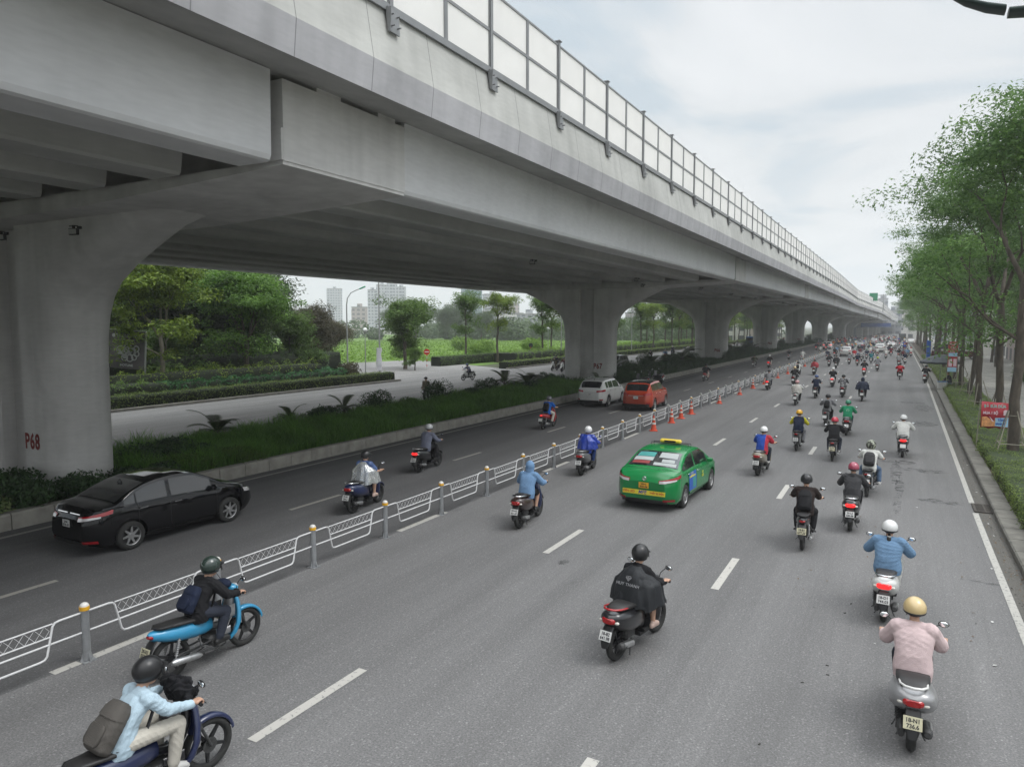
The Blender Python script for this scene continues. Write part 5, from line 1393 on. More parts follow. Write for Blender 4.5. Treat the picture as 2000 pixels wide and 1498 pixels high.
def cone_m(h=.72):
    mb = MB(); mb.cbox((0,0,.02), (.36,.36,.04), 0, .012)
    rr = [(.04,.145),(.10,.125),(h*.5,.085),(h*.92,.035),(h,.028)]
    mb.loft([[(r*cos(2*pi*k/20), r*sin(2*pi*k/20), z) for k in range(20)] for z, r in rr]); 
    mb.torus((0,0,h), .022, .012, 'z', 16, 6)
    b = MB()
    for za, zb_ in ((h*.44,h*.56),(h*.72,h*.84)):
        f = lambda z: .145+(z-.04)*(.032-.145)/(h-.04)+.006
        b.loft([[(f(z)*cos(2*pi*k/20), f(z)*sin(2*pi*k/20), z) for k in range(20)] for z in (za, zb_)], 0, True, False)
    return mb.mesh('cone_body', M_cone), b.mesh('reflective_bands', M_band)
cb, cbd = cone_m(); cb2, cbd2 = cone_m(.5)
CONES = [(-9.92,32.2,1,'first'),(-9.95,35.3,1,'second'),(-9.98,37.2,1,'third'),(-10.0,39.4,1,'fourth'),(-9.8,45.6,0,'fifth'),(-9.8,52.2,0,'sixth'),(-9.9,58.0,1,'seventh'),(-9.8,62.8,0,'eighth'),(-9.85,70.8,0,'ninth'),(-9.8,77.3,1,'tenth'),(-9.85,84.8,1,'eleventh'),(-9.85,93.0,0,'twelfth'),(-9.85,104,1,'thirteenth')]
for x, y, big, od in CONES:
    t = empty('traffic_cone', (x, y, 0), R_.uniform(0, 1.5), '%s orange traffic cone along the railing counted from the taxi, %s' % (od, 'tall' if big else 'low and leaning'), 'traffic cone', 'traffic cones along the railing')
    if not big: t.rotation_euler = (R_.uniform(-.05,.05), .04, .3)
    obj('cone_body', cb if big else cb2, t); obj('reflective_bands', cbd if big else cbd2, t)
# ------------------------------------------------------------------ cars
def carpaint(n, c): return mat('car_paint_'+n, c, .22 if n != 'black' else .07, var=.03, scale=2, coat=.55 if n != 'black' else 0, spec=.4 if n != 'black' else .5)
CP_black = carpaint('black', (.003,.003,.004)); CP_green = carpaint('green', (.004,.20,.05)); CP_white = carpaint('white', (.60,.60,.58)); CP_orange = carpaint('orange', (.38,.042,.014)); CP_dark = carpaint('graphite', (.02,.022,.026)); CP_silver = carpaint('silver', (.40,.40,.40)); CP_maroon = carpaint('maroon', (.09,.012,.015))
M_glass = mat('car_glass', (.010,.012,.014), .04, var=0, spec=.8, coat=1.0)
M_trim = mat('black_trim', (.012,.012,.012), .5, var=.05)
M_light = mat('clear_lamp', (.62,.60,.60), .12, .2, var=0, coat=1)
M_tailc = mat('car_tail_lens', (.33,.006,.012), .12, var=0, coat=1)
M_tailb = mat('car_tail_lens_lit', (.6,.02,.03), .2, var=0, emit=(1,.08,.08,1.6))
M_py = mat('number_plate_yellow', (.72,.40,.03), .5, var=.05)
def interp(T, y):
    if y <= T[0][0]: return T[0][1]
    for i in range(len(T)-1):
        if y <= T[i+1][0]:
            a = (y-T[i][0])/(T[i+1][0]-T[i][0]); return T[i][1]+(T[i+1][1]-T[i][1])*a
    return T[-1][1]
class Car:
    def __init__(s, L=4.42, W=1.73, top=None, belt=None, wb=2.55, wr=.315, ax=-1.28, sill=.20, rearlean=((.2,.10),(.45,.0),(.75,.02),(1.0,.12),(1.6,.30)), taper=.34, tumble=.30):
        s.L, s.W = L, W/2; s.yr, s.yf = -L/2, L/2; s.top, s.belt = top, belt; s.wb, s.wr, s.ax = wb, wr, ax; s.sill = sill; s.rl = rearlean; s.taper = taper; s.tumble = tumble
    def plan(s, y):
        e = y-s.yr; w = s.W
        if e < .55: w *= 1-s.taper*(1-e/.55)**2.6
        e = s.yf-y
        if e < .8: w *= 1-.42*(1-e/.8)**2.4
        return w
    def X(s, y, z):
        b = interp(s.belt, y); w = s.plan(y)
        if z <= b:
            t = (z-.55)/.45; return w*(1-.045*t*t - (.05*max(0, (.32-z)/.12)))
        t0 = (b-.55)/.45; xb = w*(1-.045*t0*t0)
        return xb - (z-b)*s.tumble - .018
    def pos(s, x, y, z):
        kr = interp(s.rl, z); kf = interp(((.2,.12),(.4,.0),(.6,.03),(.9,.22)), z)
        return (x, y + kr*exp(-(y-s.yr)/.35) - kf*exp(-(s.yf-y)/.35), z)
    def T(s, y): return interp(s.top, y)
    def ring(s, y):
        t, b = s.T(y), interp(s.belt, y); sl = s.sill + .06*max(0, 1-(y-s.yr)/.3) + .05*max(0, 1-(s.yf-y)/.3)
        pts = []; bb = min(b, t-.05)
        def ap(x, z): pts.append(s.pos(x, y, z))
        ap(s.X(y, sl)*.6, sl-.01)
        for k in range(8):
            z = sl+(bb-sl)*k/7; ap(s.X(y, z)-(.03 if k == 0 else 0), z)
        for k in range(1, 7):
            z = bb+(t-.035-bb)*k/6; x = s.X(y, max(z, 0)) if t > b+.06 else s.X(y, bb)-.05*(k/6)**2*1.0; ap(x-.02*(k == 6), z)
        xe = pts[-1][0]
        for k in range(1, 6):
            f = 1-k/5.0; ap(xe*f*.96 if k < 5 else 0, t-.035*max(0,(f-.0))**4 + (0 if k else 0))
        return pts + [(-p[0], p[1], p[2]) for p in pts[-2::-1]]
    def body(s):
        ys = sorted(set([s.yr+d for d in (0,.02,.06,.12,.2,.3,.42)]+[s.yf-d for d in (0,.02,.06,.12,.2,.3,.42)]+[s.yr+.42+(s.L-.84)*k/36 for k in range(37)]+[p[0] for p in s.top if s.yr < p[0] < s.yf]))
        mb = MB(); mb.loft([s.ring(y) for y in ys], 0, True)
        o = bpy.data.objects.new('tmp', mb.mesh('tmp', [])); TS.collection.objects.link(o)
        cs = []
        for y in (s.ax, s.ax+s.wb):
            for sd in (1, -1):
                c = MB(); c.cyl((sd*(s.W), y, s.wr+.01), s.wr+.055, .56, 'x', 30); co = bpy.data.objects.new('c', c.mesh('c', [])); TS.collection.objects.link(co)
                m = o.modifiers.new('b', 'BOOLEAN'); m.object = co; m.operation = 'DIFFERENCE'; m.solver = 'EXACT'; cs.append(co)
        out = evaluated(o)
        for c in cs: bpy.data.objects.remove(c)
        return rsmooth(out, 32)
    def side(s, ya, yb, zlo, zhi, sd=1, off=.006, ny=8, nz=5, mb=None):
        """patch laid on the flank; zlo, zhi functions of y"""
        mb = mb or MB(); vs = []; fs = []
        for i in range(ny+1):
            y = ya+(yb-ya)*i/ny; a, b = zlo(y), zhi(y)
            for j in range(nz+1):
                z = a+(b-a)*j/nz; p = s.pos(s.X(y, z)+off, y, z); vs.append((sd*p[0], p[1], p[2]))
        for i in range(ny):
            for j in range(nz):
                q = (i*(nz+1)+j, (i+1)*(nz+1)+j, (i+1)*(nz+1)+j+1, i*(nz+1)+j+1); fs.append(q if sd > 0 else q[::-1])
        return mb.add(vs, fs, 0, True)
    def topp(s, ya, yb, fx, off=.006, ny=8, nx=8, mb=None, x0=-1, x1=1):
        mb = mb or MB(); vs = []; fs = []
        for i in range(ny+1):
            y = ya+(yb-ya)*i/ny; xe = fx(y)
            for j in range(nx+1):
                f = x0+(x1-x0)*j/nx; x = xe*f; z = s.T(y); p = s.pos(x, y, z); vs.append((x, p[1], z+off-.035*abs(f)**4*.6))
        for i in range(ny):
            for j in range(nx): fs.append((i*(nx+1)+j, i*(nx+1)+j+1, (i+1)*(nx+1)+j+1, (i+1)*(nx+1)+j))
        return mb.add(vs, fs, 0, True)
    def wrap(s, z0, z1, d0, d1, sd=1, off=.008, nz=4, nd=10, slope=0.0, mb=None, front=False, zend=None):
        """patch round the rear (or front) corner; d = distance from the middle along the outline; zend: (z0, z1) at d1"""
        mb = mb or MB(); ye = s.yf if front else s.yr; sg = -1 if front else 1; vs = []; fs = []
        def out(d, z):
            xc = s.X(ye, z)
            if d <= xc: return (d, ye, 0, -sg)
            y = ye; x = xc; rest = d-xc; st = .01
            while rest > 0:
                y2 = y+sg*st; x2 = s.X(y2, z); l = sqrt(st*st+(x2-x)**2); rest -= l; nx_, ny_ = (st/l, -sg*(x2-x)/l); y, x = y2, x2
            return (x, y, nx_, ny_)
        for i in range(nd+1):
            f = i/nd; d = d0+(d1-d0)*f; a, b = (z0, z1) if zend is None else (z0+(zend[0]-z0)*f, z1+(zend[1]-z1)*f)
            for j in range(nz+1):
                z = a+(b-a)*j/nz; x, y, nx_, ny_ = out(d, z); p = s.pos(x+nx_*off, y, z); vs.append((sd*p[0], p[1]+ny_*off, p[2]))
        for i in range(nd):
            for j in range(nz):
                q = (i*(nz+1)+j, (i+1)*(nz+1)+j, (i+1)*(nz+1)+j+1, i*(nz+1)+j+1); fs.append(q if (sd > 0) != front else q[::-1])
        return mb.add(vs, fs, 0, True)
def car_wheel(r, w=.2, style=0, dark=False):
    mt = MB(); prof = [(-.5,.66),(-.5,.80),(-.47,.93),(-.38,.99),(0,1.0),(.38,.99),(.47,.93),(.5,.80),(.5,.66)]
    mt.loft([[(p[0]*w, p[1]*r*cos(2*pi*k/40), p[1]*r*sin(2*pi*k/40)) for p in prof] for k in range(41)], 0, True, False, False)
    mr = MB(); ri = r*.68
    mr.loft([[(p[0]*w, p[1]*ri*cos(2*pi*k/40), p[1]*ri*sin(2*pi*k/40)) for p in ((.44,1.02),(.46,.96),(.36,.93),(-.3,.90))] for k in range(41)], 0, True, False, False)
    n = 7 if style == 0 else 5
    for k in range(n):
        a = 2*pi*k/n; d = Vector((0, cos(a), sin(a))); d2 = Vector((0, cos(a+.35), sin(a+.35))) if style == 0 else d; e = Vector((0, -sin(a), cos(a)))
        mr.loft([[p+Vector((x_*w,0,0))+e*ww*q for x_, q in ((.40-dd,-1),(.40-dd,1),(.30,1),(.30,-1))] for p, ww, dd in ((d*.03,.035,.03),(d2*ri*.96,.017 if style == 0 else .045,.0))], 0, False)
    mr.cyl((.36*w,0,0), .045, .05, 'x', 16)
    mk_ = MB(); mk_.cyl((.10*w,0,0), ri*.93, .02, 'x', 28)
    return mt.mesh('tyre', M_tyre), mr.mesh('rim', M_alu), mk_.mesh('brake_disc', M_trim)
TOP_SEDAN = ((-2.21,.80),(-2.17,.93),(-2.08,1.02),(-1.85,1.065),(-1.62,1.085),(-1.25,1.26),(-.90,1.39),(-.60,1.445),(-.2,1.472),(.15,1.465),(.38,1.43),(.8,1.25),(1.18,1.045),(1.35,.99),(1.7,.92),(2.0,.82),(2.14,.70),(2.21,.58))
BELT_SEDAN = ((-2.2,.98),(-1.5,.985),(-.5,.95),(1.2,.89),(2.2,.70))
TOP_SUV = ((-2.34,.90),(-2.32,1.02),(-2.27,1.10),(-2.16,1.24),(-1.98,1.42),(-1.80,1.555),(-1.62,1.61),(-1.1,1.645),(-.3,1.67),(.25,1.65),(.48,1.63),(.9,1.38),(1.25,1.14),(1.45,1.08),(1.9,1.0),(2.2,.90),(2.32,.74),(2.34,.62))
BELT_SUV = ((-2.3,1.12),(-1.0,1.08),(.8,1.02),(2.3,.80))
CARM = {}
def car(kind, paint, loc, rz, label, roof=None, detail=True, tail=None, plate='', platem=None, rails=False):
    key = kind
    if key not in CARM:
        c = Car(top=TOP_SEDAN, belt=BELT_SEDAN) if kind == 'sedan' else Car(4.68, 1.80, TOP_SUV, BELT_SUV, 2.67, .355, -1.33, .25, ((.2,.12),(.5,.0),(.9,.04),(1.1,.08),(1.3,.10),(1.7,.12)), .36, .33)
        m = {'body': c.body(), 'w': car_wheel(c.wr, .21, 0 if kind == 'sedan' else 1)}
        if kind == 'sedan':
            hi = lambda y: c.T(y)-.085; lo = lambda y: interp(c.belt, y)+.035
            sw = [(-1.42,-1.16),(-1.12,-.38),(-.28,.78)]
            trap = [lambda y: lo(y), None]
            m['sidewin'] = []
            for (a, b) in sw:
                for sd in (1, -1):
                    m['sidewin'].append(c.side(a, b, lo, lambda y: max(lo(y)+.02, min(hi(y), 1.375)), sd).mesh('window', M_glass))
            fxr = lambda y: c.X(y, c.T(y)-.02)-.075
            m['rear'] = c.topp(-1.58, -.84, fxr).mesh('rear_window', M_glass); m['front'] = c.topp(.42, 1.14, fxr).mesh('windscreen', M_glass)
            m['tail'] = [c.wrap(.80, .86, .40, 1.16, sd, .012, zend=(.90,.985)).mesh('tail_light', M_tailc) for sd in (1,-1)]
            m['tail2'] = [c.wrap(.775, .845, .42, .92, sd, .018, zend=(.845,.875)).mesh('reversing_light', M_light) for sd in (1,-1)]
            m['refl'] = [c.wrap(.30, .36, .52, .86, sd, .014).mesh('reflector', M_tailc) for sd in (1,-1)]
            m['bump'] = c.wrap(.235, .33, -.62, .62, 1, .010).mesh('bumper_trim', M_trim)
            m['head'] = [c.wrap(.60, .70, .42, 1.05, sd, .012, front=True, zend=(.70,.80)).mesh('headlight', M_light) for sd in (1,-1)]
            hz_, hx = .80, None
        else:
            lo = lambda y: interp(c.belt, y)+.04; hi = lambda y: min(c.T(y)-.11, 1.52)
            m['sidewin'] = []
            for (a, b) in ((-1.62,-1.22),(-1.12,-.35),(-.25,.78)):
                for sd in (1, -1): m['sidewin'].append(c.side(a, b, lo, lambda y: max(lo(y)+.02, hi(y)), sd).mesh('window', M_glass))
            fxr = lambda y: c.X(y, c.T(y)-.02)-.08
            m['rear'] = c.topp(-2.20, -1.82, fxr).mesh('rear_window', M_glass); m['front'] = c.topp(.52, 1.22, fxr).mesh('windscreen', M_glass)
            m['tail'] = [c.wrap(.92, 1.03, .42, 1.10, sd, .014, zend=(.98,1.10)).mesh('tail_light', M_tailc) for sd in (1,-1)]
            m['tail2'] = [c.wrap(.90, .925, .0, .45, sd, .014).mesh('chrome_strip', M_alu) for sd in (1,-1)]
            m['refl'] = [c.wrap(.46, .52, .60, .86, sd, .016).mesh('reflector', M_tailc) for sd in (1,-1)]
            m['bump'] = c.wrap(.29, .44, -.80, .80, 1, .006, nd=24).mesh('bumper_trim', M_trim)
            m['head'] = [c.wrap(.74, .86, .42, 1.05, sd, .012, front=True, zend=(.80,.90)).mesh('headlight', M_light) for sd in (1,-1)]
        # door shut lines and handles
        mb = MB()
        for sd in (1, -1):
            for yy in ((-1.10,-.33,.90) if kind == 'sedan' else (-1.15,-.30,.92)):
                c.side(yy-.005, yy+.005, lambda y: .34, lambda y: interp(c.belt, y)+.03, sd, .0035, 1, 6, mb)
            c.side(-1.0, 1.0, lambda y: .30, lambda y: .312, sd, .0035, 10, 1, mb)
        m['lines'] = mb.mesh('shut_lines', M_trim)
        hs = []
        for sd in (1, -1):
            for yy in (-.98, -.14):
                mb = MB(); z = interp(c.belt, yy)-.085; x = c.X(yy, z)+.018; mb.cbox((sd*x, yy, z), (.025,.19,.028), 0, .008); hs.append(mb.mesh('door_handle', M_chr))
        m['handles'] = hs
        ms = []
        for sd in (1, -1):
            mb = MB(); yy = .78 if kind == 'sedan' else .82; z = interp(c.belt, yy)+.09; x = c.X(yy, z); mb.cbox((sd*(x+.12), yy, z), (.17,.09,.13), 0, .035); mb.tube([(sd*(x-.01), yy+.03, z-.05), (sd*(x+.08), yy+.01, z-.04)], .02, 6); ms.append(mb.mesh('wing_mirror', paint))
        m['mirrors'] = ms; m['c'] = c
        CARM[key] = m
    m = CARM[key]; c = m['c']
    t = empty('car', loc, rz, label, 'car', 'cars on the road')
    b = obj('body', m['body'], t)
    if not b.data.materials: b.data.materials.append(paint)
    paintslot(b, paint)
    if roof is not None:
        mb = c.topp(-1.9 if kind == 'suv' else -.6, .45 if kind == 'suv' else .3, lambda y: c.X(y, c.T(y)-.02)-.01, .004); mb.build('roof_panel', roof, t)
    for w in m['sidewin']: obj('window', w, t)
    obj('rear_window', m['rear'], t); obj('windscreen', m['front'], t)
    for w in m['tail']: paintslot(obj('tail_light', w, t), tail or M_tailc)
    for w in m['tail2']: obj(w.name.split('.')[0], w, t)
    for w in m['refl']: obj('reflector', w, t)
    obj('bumper_trim', m['bump'], t)
    for w in m['head']: obj('headlight', w, t)
    obj('shut_lines', m['lines'], t)
    for w in m['handles']: obj('door_handle', w, t)
    for w in m['mirrors']: paintslot(obj('wing_mirror', w, t), paint)
    for y in (c.ax, c.ax+c.wb):
        for sd in (1, -1):
            a = R_.random()*6
            w = obj('wheel', m['w'][0], t, loc=(sd*(c.W-.115), y, c.wr), rot=(a, 0, 0 if sd > 0 else pi)); obj('rim', m['w'][1], w); obj('brake_disc', m['w'][2], w)
    MB().box(-c.W+.28, c.W-.28, c.yr+.4, c.yf-.4, c.sill-.06, c.sill+.02).build('underbody', M_trim, t)
    zp = .70 if kind == 'sedan' else .80
    p = c.pos(0, c.yr, zp)
    pl = obj('number_plate', ME_['plate'], t, loc=(0, p[1]-.012, zp)); pl.scale = (1.45, 1, 1.1); paintslot(pl, platem or M_plate)
    if plate:
        me = text_mesh(plate, .062, M_ink, .0006, .0018, .92); obj('lettering', me, pl, loc=(0, -.0045, -.004), rot=(radians(90), 0, 0))
    if rails:
        for sd in (1, -1):
            mb = MB(); mb.tube([(sd*.60, y, c.T(y)+.02) for y in (-1.6,-1.0,-.2,.25)], .02, 8); mb.build('roof_rail', M_alu, t)
    mb = MB(); mb.loft([superring((0, -1.0 if kind == 'sedan' else -1.5, c.T(-1.0 if kind == 'sedan' else -1.5)+z), w, d, 'z', 8, 2) for z, w, d in ((0,.03,.07),(.04,.015,.04),(.08,.006,.015))]); mb.build('roof_antenna', M_trim, t)
    return t, c
sed, cs_ = car('sedan', CP_black, (-15.45, 10.75, 0), radians(-1.6), 'glossy black sedan in the left carriageway beside the first pier', plate='29A\n878.47')
for sd in (1, -1): pass
# chrome strip on the boot and shop of letters
mb = cs_.wrap(.905, .925, .05, .42, 1, .012); mb.build('boot_strip', M_chr, sed); cs_.wrap(.905, .925, .05, .42, -1, .012).build('boot_strip', M_chr, sed)
taxi, ct = car('sedan', CP_green, (-5.68, 20.15, 0), radians(-2.5), 'green taxi with yellow roof sign and advertising stickers', plate='29H-\n900.06', platem=M_py)
# taxi extras: roof sign, rack, stickers, rear banner
M_ty = mat('taxi_sign_yellow', (.75,.55,.05), .4, var=.03); M_by = mat('banner_yellow', (.70,.62,.05), .5, var=.04)
M_sb = mat('sticker_blue', (.02,.10,.42), .4, var=.1, scale=8); M_sw = mat('sticker_white', (.40,.43,.42), .5, var=.03); M_st = mat('sticker_teal', (.05,.28,.26), .5, var=.08); M_sr = mat('sticker_red', (.25,.04,.04), .5, var=.08)
M_ib = mat('ink_blue', (.02,.04,.30), .5, var=0); M_ir = mat('ink_red', (.45,.03,.02), .5, var=0)
s_ = empty('roof_sign', (0, -.02, 1.475)); s_.parent = taxi
MB().cbox((0,0,.10), (.62,.16,.11), 0, .035).build('sign_box', M_ty, s_)
MB().cbox((0,-.083,.10), (.34,.008,.06), 0, .002).build('display', M_trim, s_)
mb = MB()
for sd in (1,-1): mb.tube([(sd*.55,-.12,.0),(sd*.55,-.10,.06),(sd*.3,-.08,.045),(0,-.08,.045)], .011, 6); mb.tube([(sd*.55,.14,-.01),(sd*.55,.12,.05),(0,.10,.045)], .011, 6)
mb.build('roof_rack', M_trim, s_)
ct.wrap(.455, .575, -.58, .58, 1, .016, nd=16).build('rear_banner', M_by, taxi)
pz = ct.pos(0, ct.yr, .515)[1]
for tx, mm, x, sz in (('ĐÈN LED', M_ir, -.40, .085), ('MPE', M_ib, -.03, .135), ('THIẾT BỊ ĐIỆN', M_ir, .37, .062)):
    me = text_mesh(tx, sz, mm, .0008, .002, .95, shear=.25 if tx == 'MPE' else 0); obj('banner_lettering', me, taxi, loc=(x, pz-.021, .515), rot=(radians(90), 0, 0))
def topsticker(x0, x1, y0, y1, m, off=.012, nm='window_sticker'):
    ct.topp(y0, y1, lambda y: ct.X(y, ct.T(y)-.02)-.10, off, 6, 4, None, x0, x1).build(nm, m, taxi)
topsticker(-.92, -.12, -1.18, -.95, M_st); topsticker(.10, .92, -1.20, -.93, M_sw); topsticker(-.95, -.10, -1.36, -1.20, M_sw); topsticker(-.92, -.18, -1.50, -1.38, M_sr); topsticker(0.0, .95, -1.54, -1.42, M_sw)
topsticker(.3, .85, -1.40, -1.27, M_sw)
for sd in (1, -1):
    ct.side(-1.02, -.36, lambda y: .40, lambda y: .90, sd, .009).build('door_sticker', M_sb, taxi)
    ct.side(-.70, -.42, lambda y: .45, lambda y: .72, sd, .012).build('door_sticker', M_st, taxi)
    ct.side(-.98, -.45, lambda y: .76, lambda y: .80, sd, .012).build('door_sticker', M_by, taxi)
    me = text_mesh('LED', .13, M_sw, .0008, .003, 1.0); xx = ct.X(-.72, .84)+.014
    obj('door_lettering', me, taxi, loc=(sd*xx, -.74, .845), rot=(radians(90), radians(0), radians(90) if sd > 0 else radians(-90)))
    me = text_mesh('29\n1055', .10, M_by, .0008, .003, .9); xx = ct.X(.25, .66)+.010
    obj('door_lettering', me, taxi, loc=(sd*xx, .25, .68), rot=(radians(90), 0, radians(90) if sd > 0 else radians(-90)))
p_ = ct.pos(0, ct.yr, .86)
mb = MB(); mb.torus((0,0,0), .05, .008, 'y', 24, 5); mb.torus((0,0,.005), .028, .006, 'y', 18, 5); mb.build('boot_badge', M_chr, taxi, loc=(0, p_[1]-.012, .875))
car('suv', CP_white, (-16.3, 42.0, 0), radians(2), 'white SUV with dark rear window beside the second pier', plate='30G', rails=True)
car('suv', CP_orange, (-13.25, 41.4, 0), radians(3), 'orange compact SUV with black roof behind the railing', roof=CP_black, plate='30K')
car('suv', CP_white, (-12.9, 163.3, 0), 0, 'pale car with lit red tail lights far along the left carriageway', tail=M_tailb)
car('suv', CP_white, (-7.3, 127.5, 0), 0, 'white hatchback surrounded by motorbikes beyond the cones')
car('suv', CP_dark, (-6.75, 163.5, 0), 0, 'dark grey SUV in the crowd beyond the white hatchback')
car('suv', CP_silver, (-27.9, 76.0, 0), pi, 'silver car coming the other way on the far road beyond the second pier')
car('sedan', CP_white, (-28.5, 112.0, 0), pi, 'white sedan coming the other way between the third and fourth piers')
car('sedan', CP_white, (-1.2, 176, 0), 0, 'white sedan amid the far crowd on the right half')
car('suv', CP_white, (-2.9, 150, 0), 0, 'white car in the middle of the far crowd')
car('sedan', CP_white, (3.2, 225, 0), 0, 'small white car by the kerb near the footbridge')
car('suv', CP_silver, (-5.6, 215, 0), 0, 'silver car under the footbridge')
# ------------------------------------------------------------------ vegetation
rg = np.random.default_rng(11)
def np_mesh(name, co, faces, mats, smooth=True):
    me = bpy.data.meshes.new(name); n = len(co); nf, k = faces.shape
    me.vertices.add(n); me.vertices.foreach_set('co', co.astype('f').ravel())
    me.loops.add(nf*k); me.loops.foreach_set('vertex_index', faces.astype('i').ravel())
    me.polygons.add(nf); me.polygons.foreach_set('loop_start', np.arange(0, nf*k, k, dtype='i'))
    try: me.polygons.foreach_set('loop_total', np.full(nf, k, dtype='i'))
    except Exception: pass
    for m in (mats if isinstance(mats, (list, tuple)) else [mats]): me.materials.append(m)
    me.update(calc_edges=True)
    return me
def unit(v): return v/np.maximum(np.linalg.norm(v, axis=1, keepdims=True), 1e-9)
def leaves(P, N, L, W=.45, jit=.8, droop=.2, rgn=None):
    """one folded leaf of four corners per point; N roughly the way it faces"""
    r = rgn or rg; n = len(P); N = unit(N + r.normal(size=(n, 3))*jit)
    T = r.normal(size=(n, 3)); T[:, 2] -= droop; T = unit(T - N*np.sum(T*N, 1, keepdims=True)); B = np.cross(N, T)
    L = np.broadcast_to(L, (n,))[:, None]*r.uniform(.7, 1.25, (n, 1)); w = L*W
    v = np.stack([P, P+T*L*.45+B*w*.5+N*L*.06, P+T*L-N*L*.08, P+T*L*.45-B*w*.5+N*L*.06], 1).reshape(-1, 3)
    return v, np.arange(n*4).reshape(-1, 4)
def blades(P, h, w, lean, r=None):
    """grass blades: two quads each, bending over"""
    r = r or rg; n = len(P); a = r.uniform(0, 2*pi, n); D = np.stack([np.cos(a), np.sin(a), np.zeros(n)], 1); S = np.stack([-np.sin(a), np.cos(a), np.zeros(n)], 1)
    h = (np.broadcast_to(h, (n,))*r.uniform(.6, 1.2, n))[:, None]; ln = r.uniform(.2, 1.0, (n, 1))*lean*h; U = np.array([[0, 0, 1.0]])
    p1 = P+U*h*.62+D*ln*.3; p2 = P+U*h*.92+D*ln*.95
    v = np.stack([P-S*w*.5, P+S*w*.5, p1+S*w*.42, p1-S*w*.42, p2+S*w*.08, p2-S*w*.08], 1).reshape(-1, 3)
    b = np.arange(n)[:, None]*6
    return v, np.concatenate([b+np.array([[0, 1, 2, 3]]), b+np.array([[3, 2, 4, 5]])])
def cloud_pts(n, c, r, shell=.6, rr=None):
    rr = rr or rg; d = unit(rr.normal(size=(n, 3))); k = rr.uniform(shell, 1.0, (n, 1))**.7
    return np.array(c)+d*k*np.array(r), d
def merge(vf):
    o = 0; V = []; F = []
    for v, f in vf: V.append(v); F.append(f+o); o += len(v)
    return np.concatenate(V), np.concatenate(F)
LF_r = leaf_mat('leaf_street_tree', (.035,.09,.022), (.16,.28,.07), .42); LF_b = leaf_mat('leaf_bright', (.04,.09,.014), (.25,.34,.04), .42)
LF_d = leaf_mat('leaf_dark', (.012,.030,.010), (.045,.085,.02), .25); LF_m = leaf_mat('leaf_mid', (.035,.08,.018), (.15,.25,.045), .4)
LF_h = leaf_mat('leaf_hedge', (.075,.125,.028), (.23,.31,.075), .35); LF_x = leaf_mat('leaf_reddish', (.035,.04,.018), (.12,.10,.05), .3)
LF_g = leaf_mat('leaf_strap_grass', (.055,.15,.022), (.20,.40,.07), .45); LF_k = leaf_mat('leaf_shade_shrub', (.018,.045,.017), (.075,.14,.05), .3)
LF_p = leaf_mat('leaf_palm', (.03,.055,.025), (.11,.15,.06), .3); LF_v = leaf_mat('leaf_variegated', (.10,.16,.05), (.30,.36,.14), .3); LF_f = leaf_mat('leaf_field', (.09,.18,.02), (.19,.31,.04), .3)
LF_t = leaf_mat('leaf_distant', (.04,.075,.03), (.10,.15,.06), .3)
def bark():
    m = mat('bark', (.075,.062,.048), .9, var=.45, scale=6, bump=.8, bscale=12, stretch=(1,1,.3)); return m
M_bark = bark(); M_barkl = mat('bark_pale', (.20,.18,.14), .9, var=.35, scale=5, bump=.5, bscale=14, stretch=(1,1,.3)); M_bam = mat('bamboo_prop', (.26,.24,.19), .7, var=.2, scale=8)
def limb(mb, p, d, L, r, depth, tips, rnd, up=.25, seg=4, fork=2, spread=.55):
    pts = [Vector(p)]; d = Vector(d).normalized(); q = Vector(p); rs = [r]
    for i in range(seg):
        d = (d + Vector((rnd.gauss(0,.10), rnd.gauss(0,.10), rnd.gauss(0,.05)+up*.12))).normalized(); q = q + d*L/seg; pts.append(q.copy()); rs.append(r*(1-.38*(i+1)/seg))
    mb.tube(pts, rs, 9 if depth > 1 else 6)
    if depth <= 0: tips.append((q, d)); return
    if depth <= 2: tips.append((pts[-2], d))
    n = fork + (1 if rnd.random() < .35 else 0); a0 = rnd.uniform(0, 6.28)
    for k in range(n):
        a = a0+2*pi*k/n+rnd.gauss(0,.3); u = d.orthogonal().normalized(); w = d.cross(u)
        nd = (d + (u*cos(a)+w*sin(a))*spread*rnd.uniform(.7,1.3)).normalized()
        limb(mb, q, nd, L*rnd.uniform(.62,.85), rs[-1]*.72, depth-1, tips, rnd, up, seg, fork, spread)
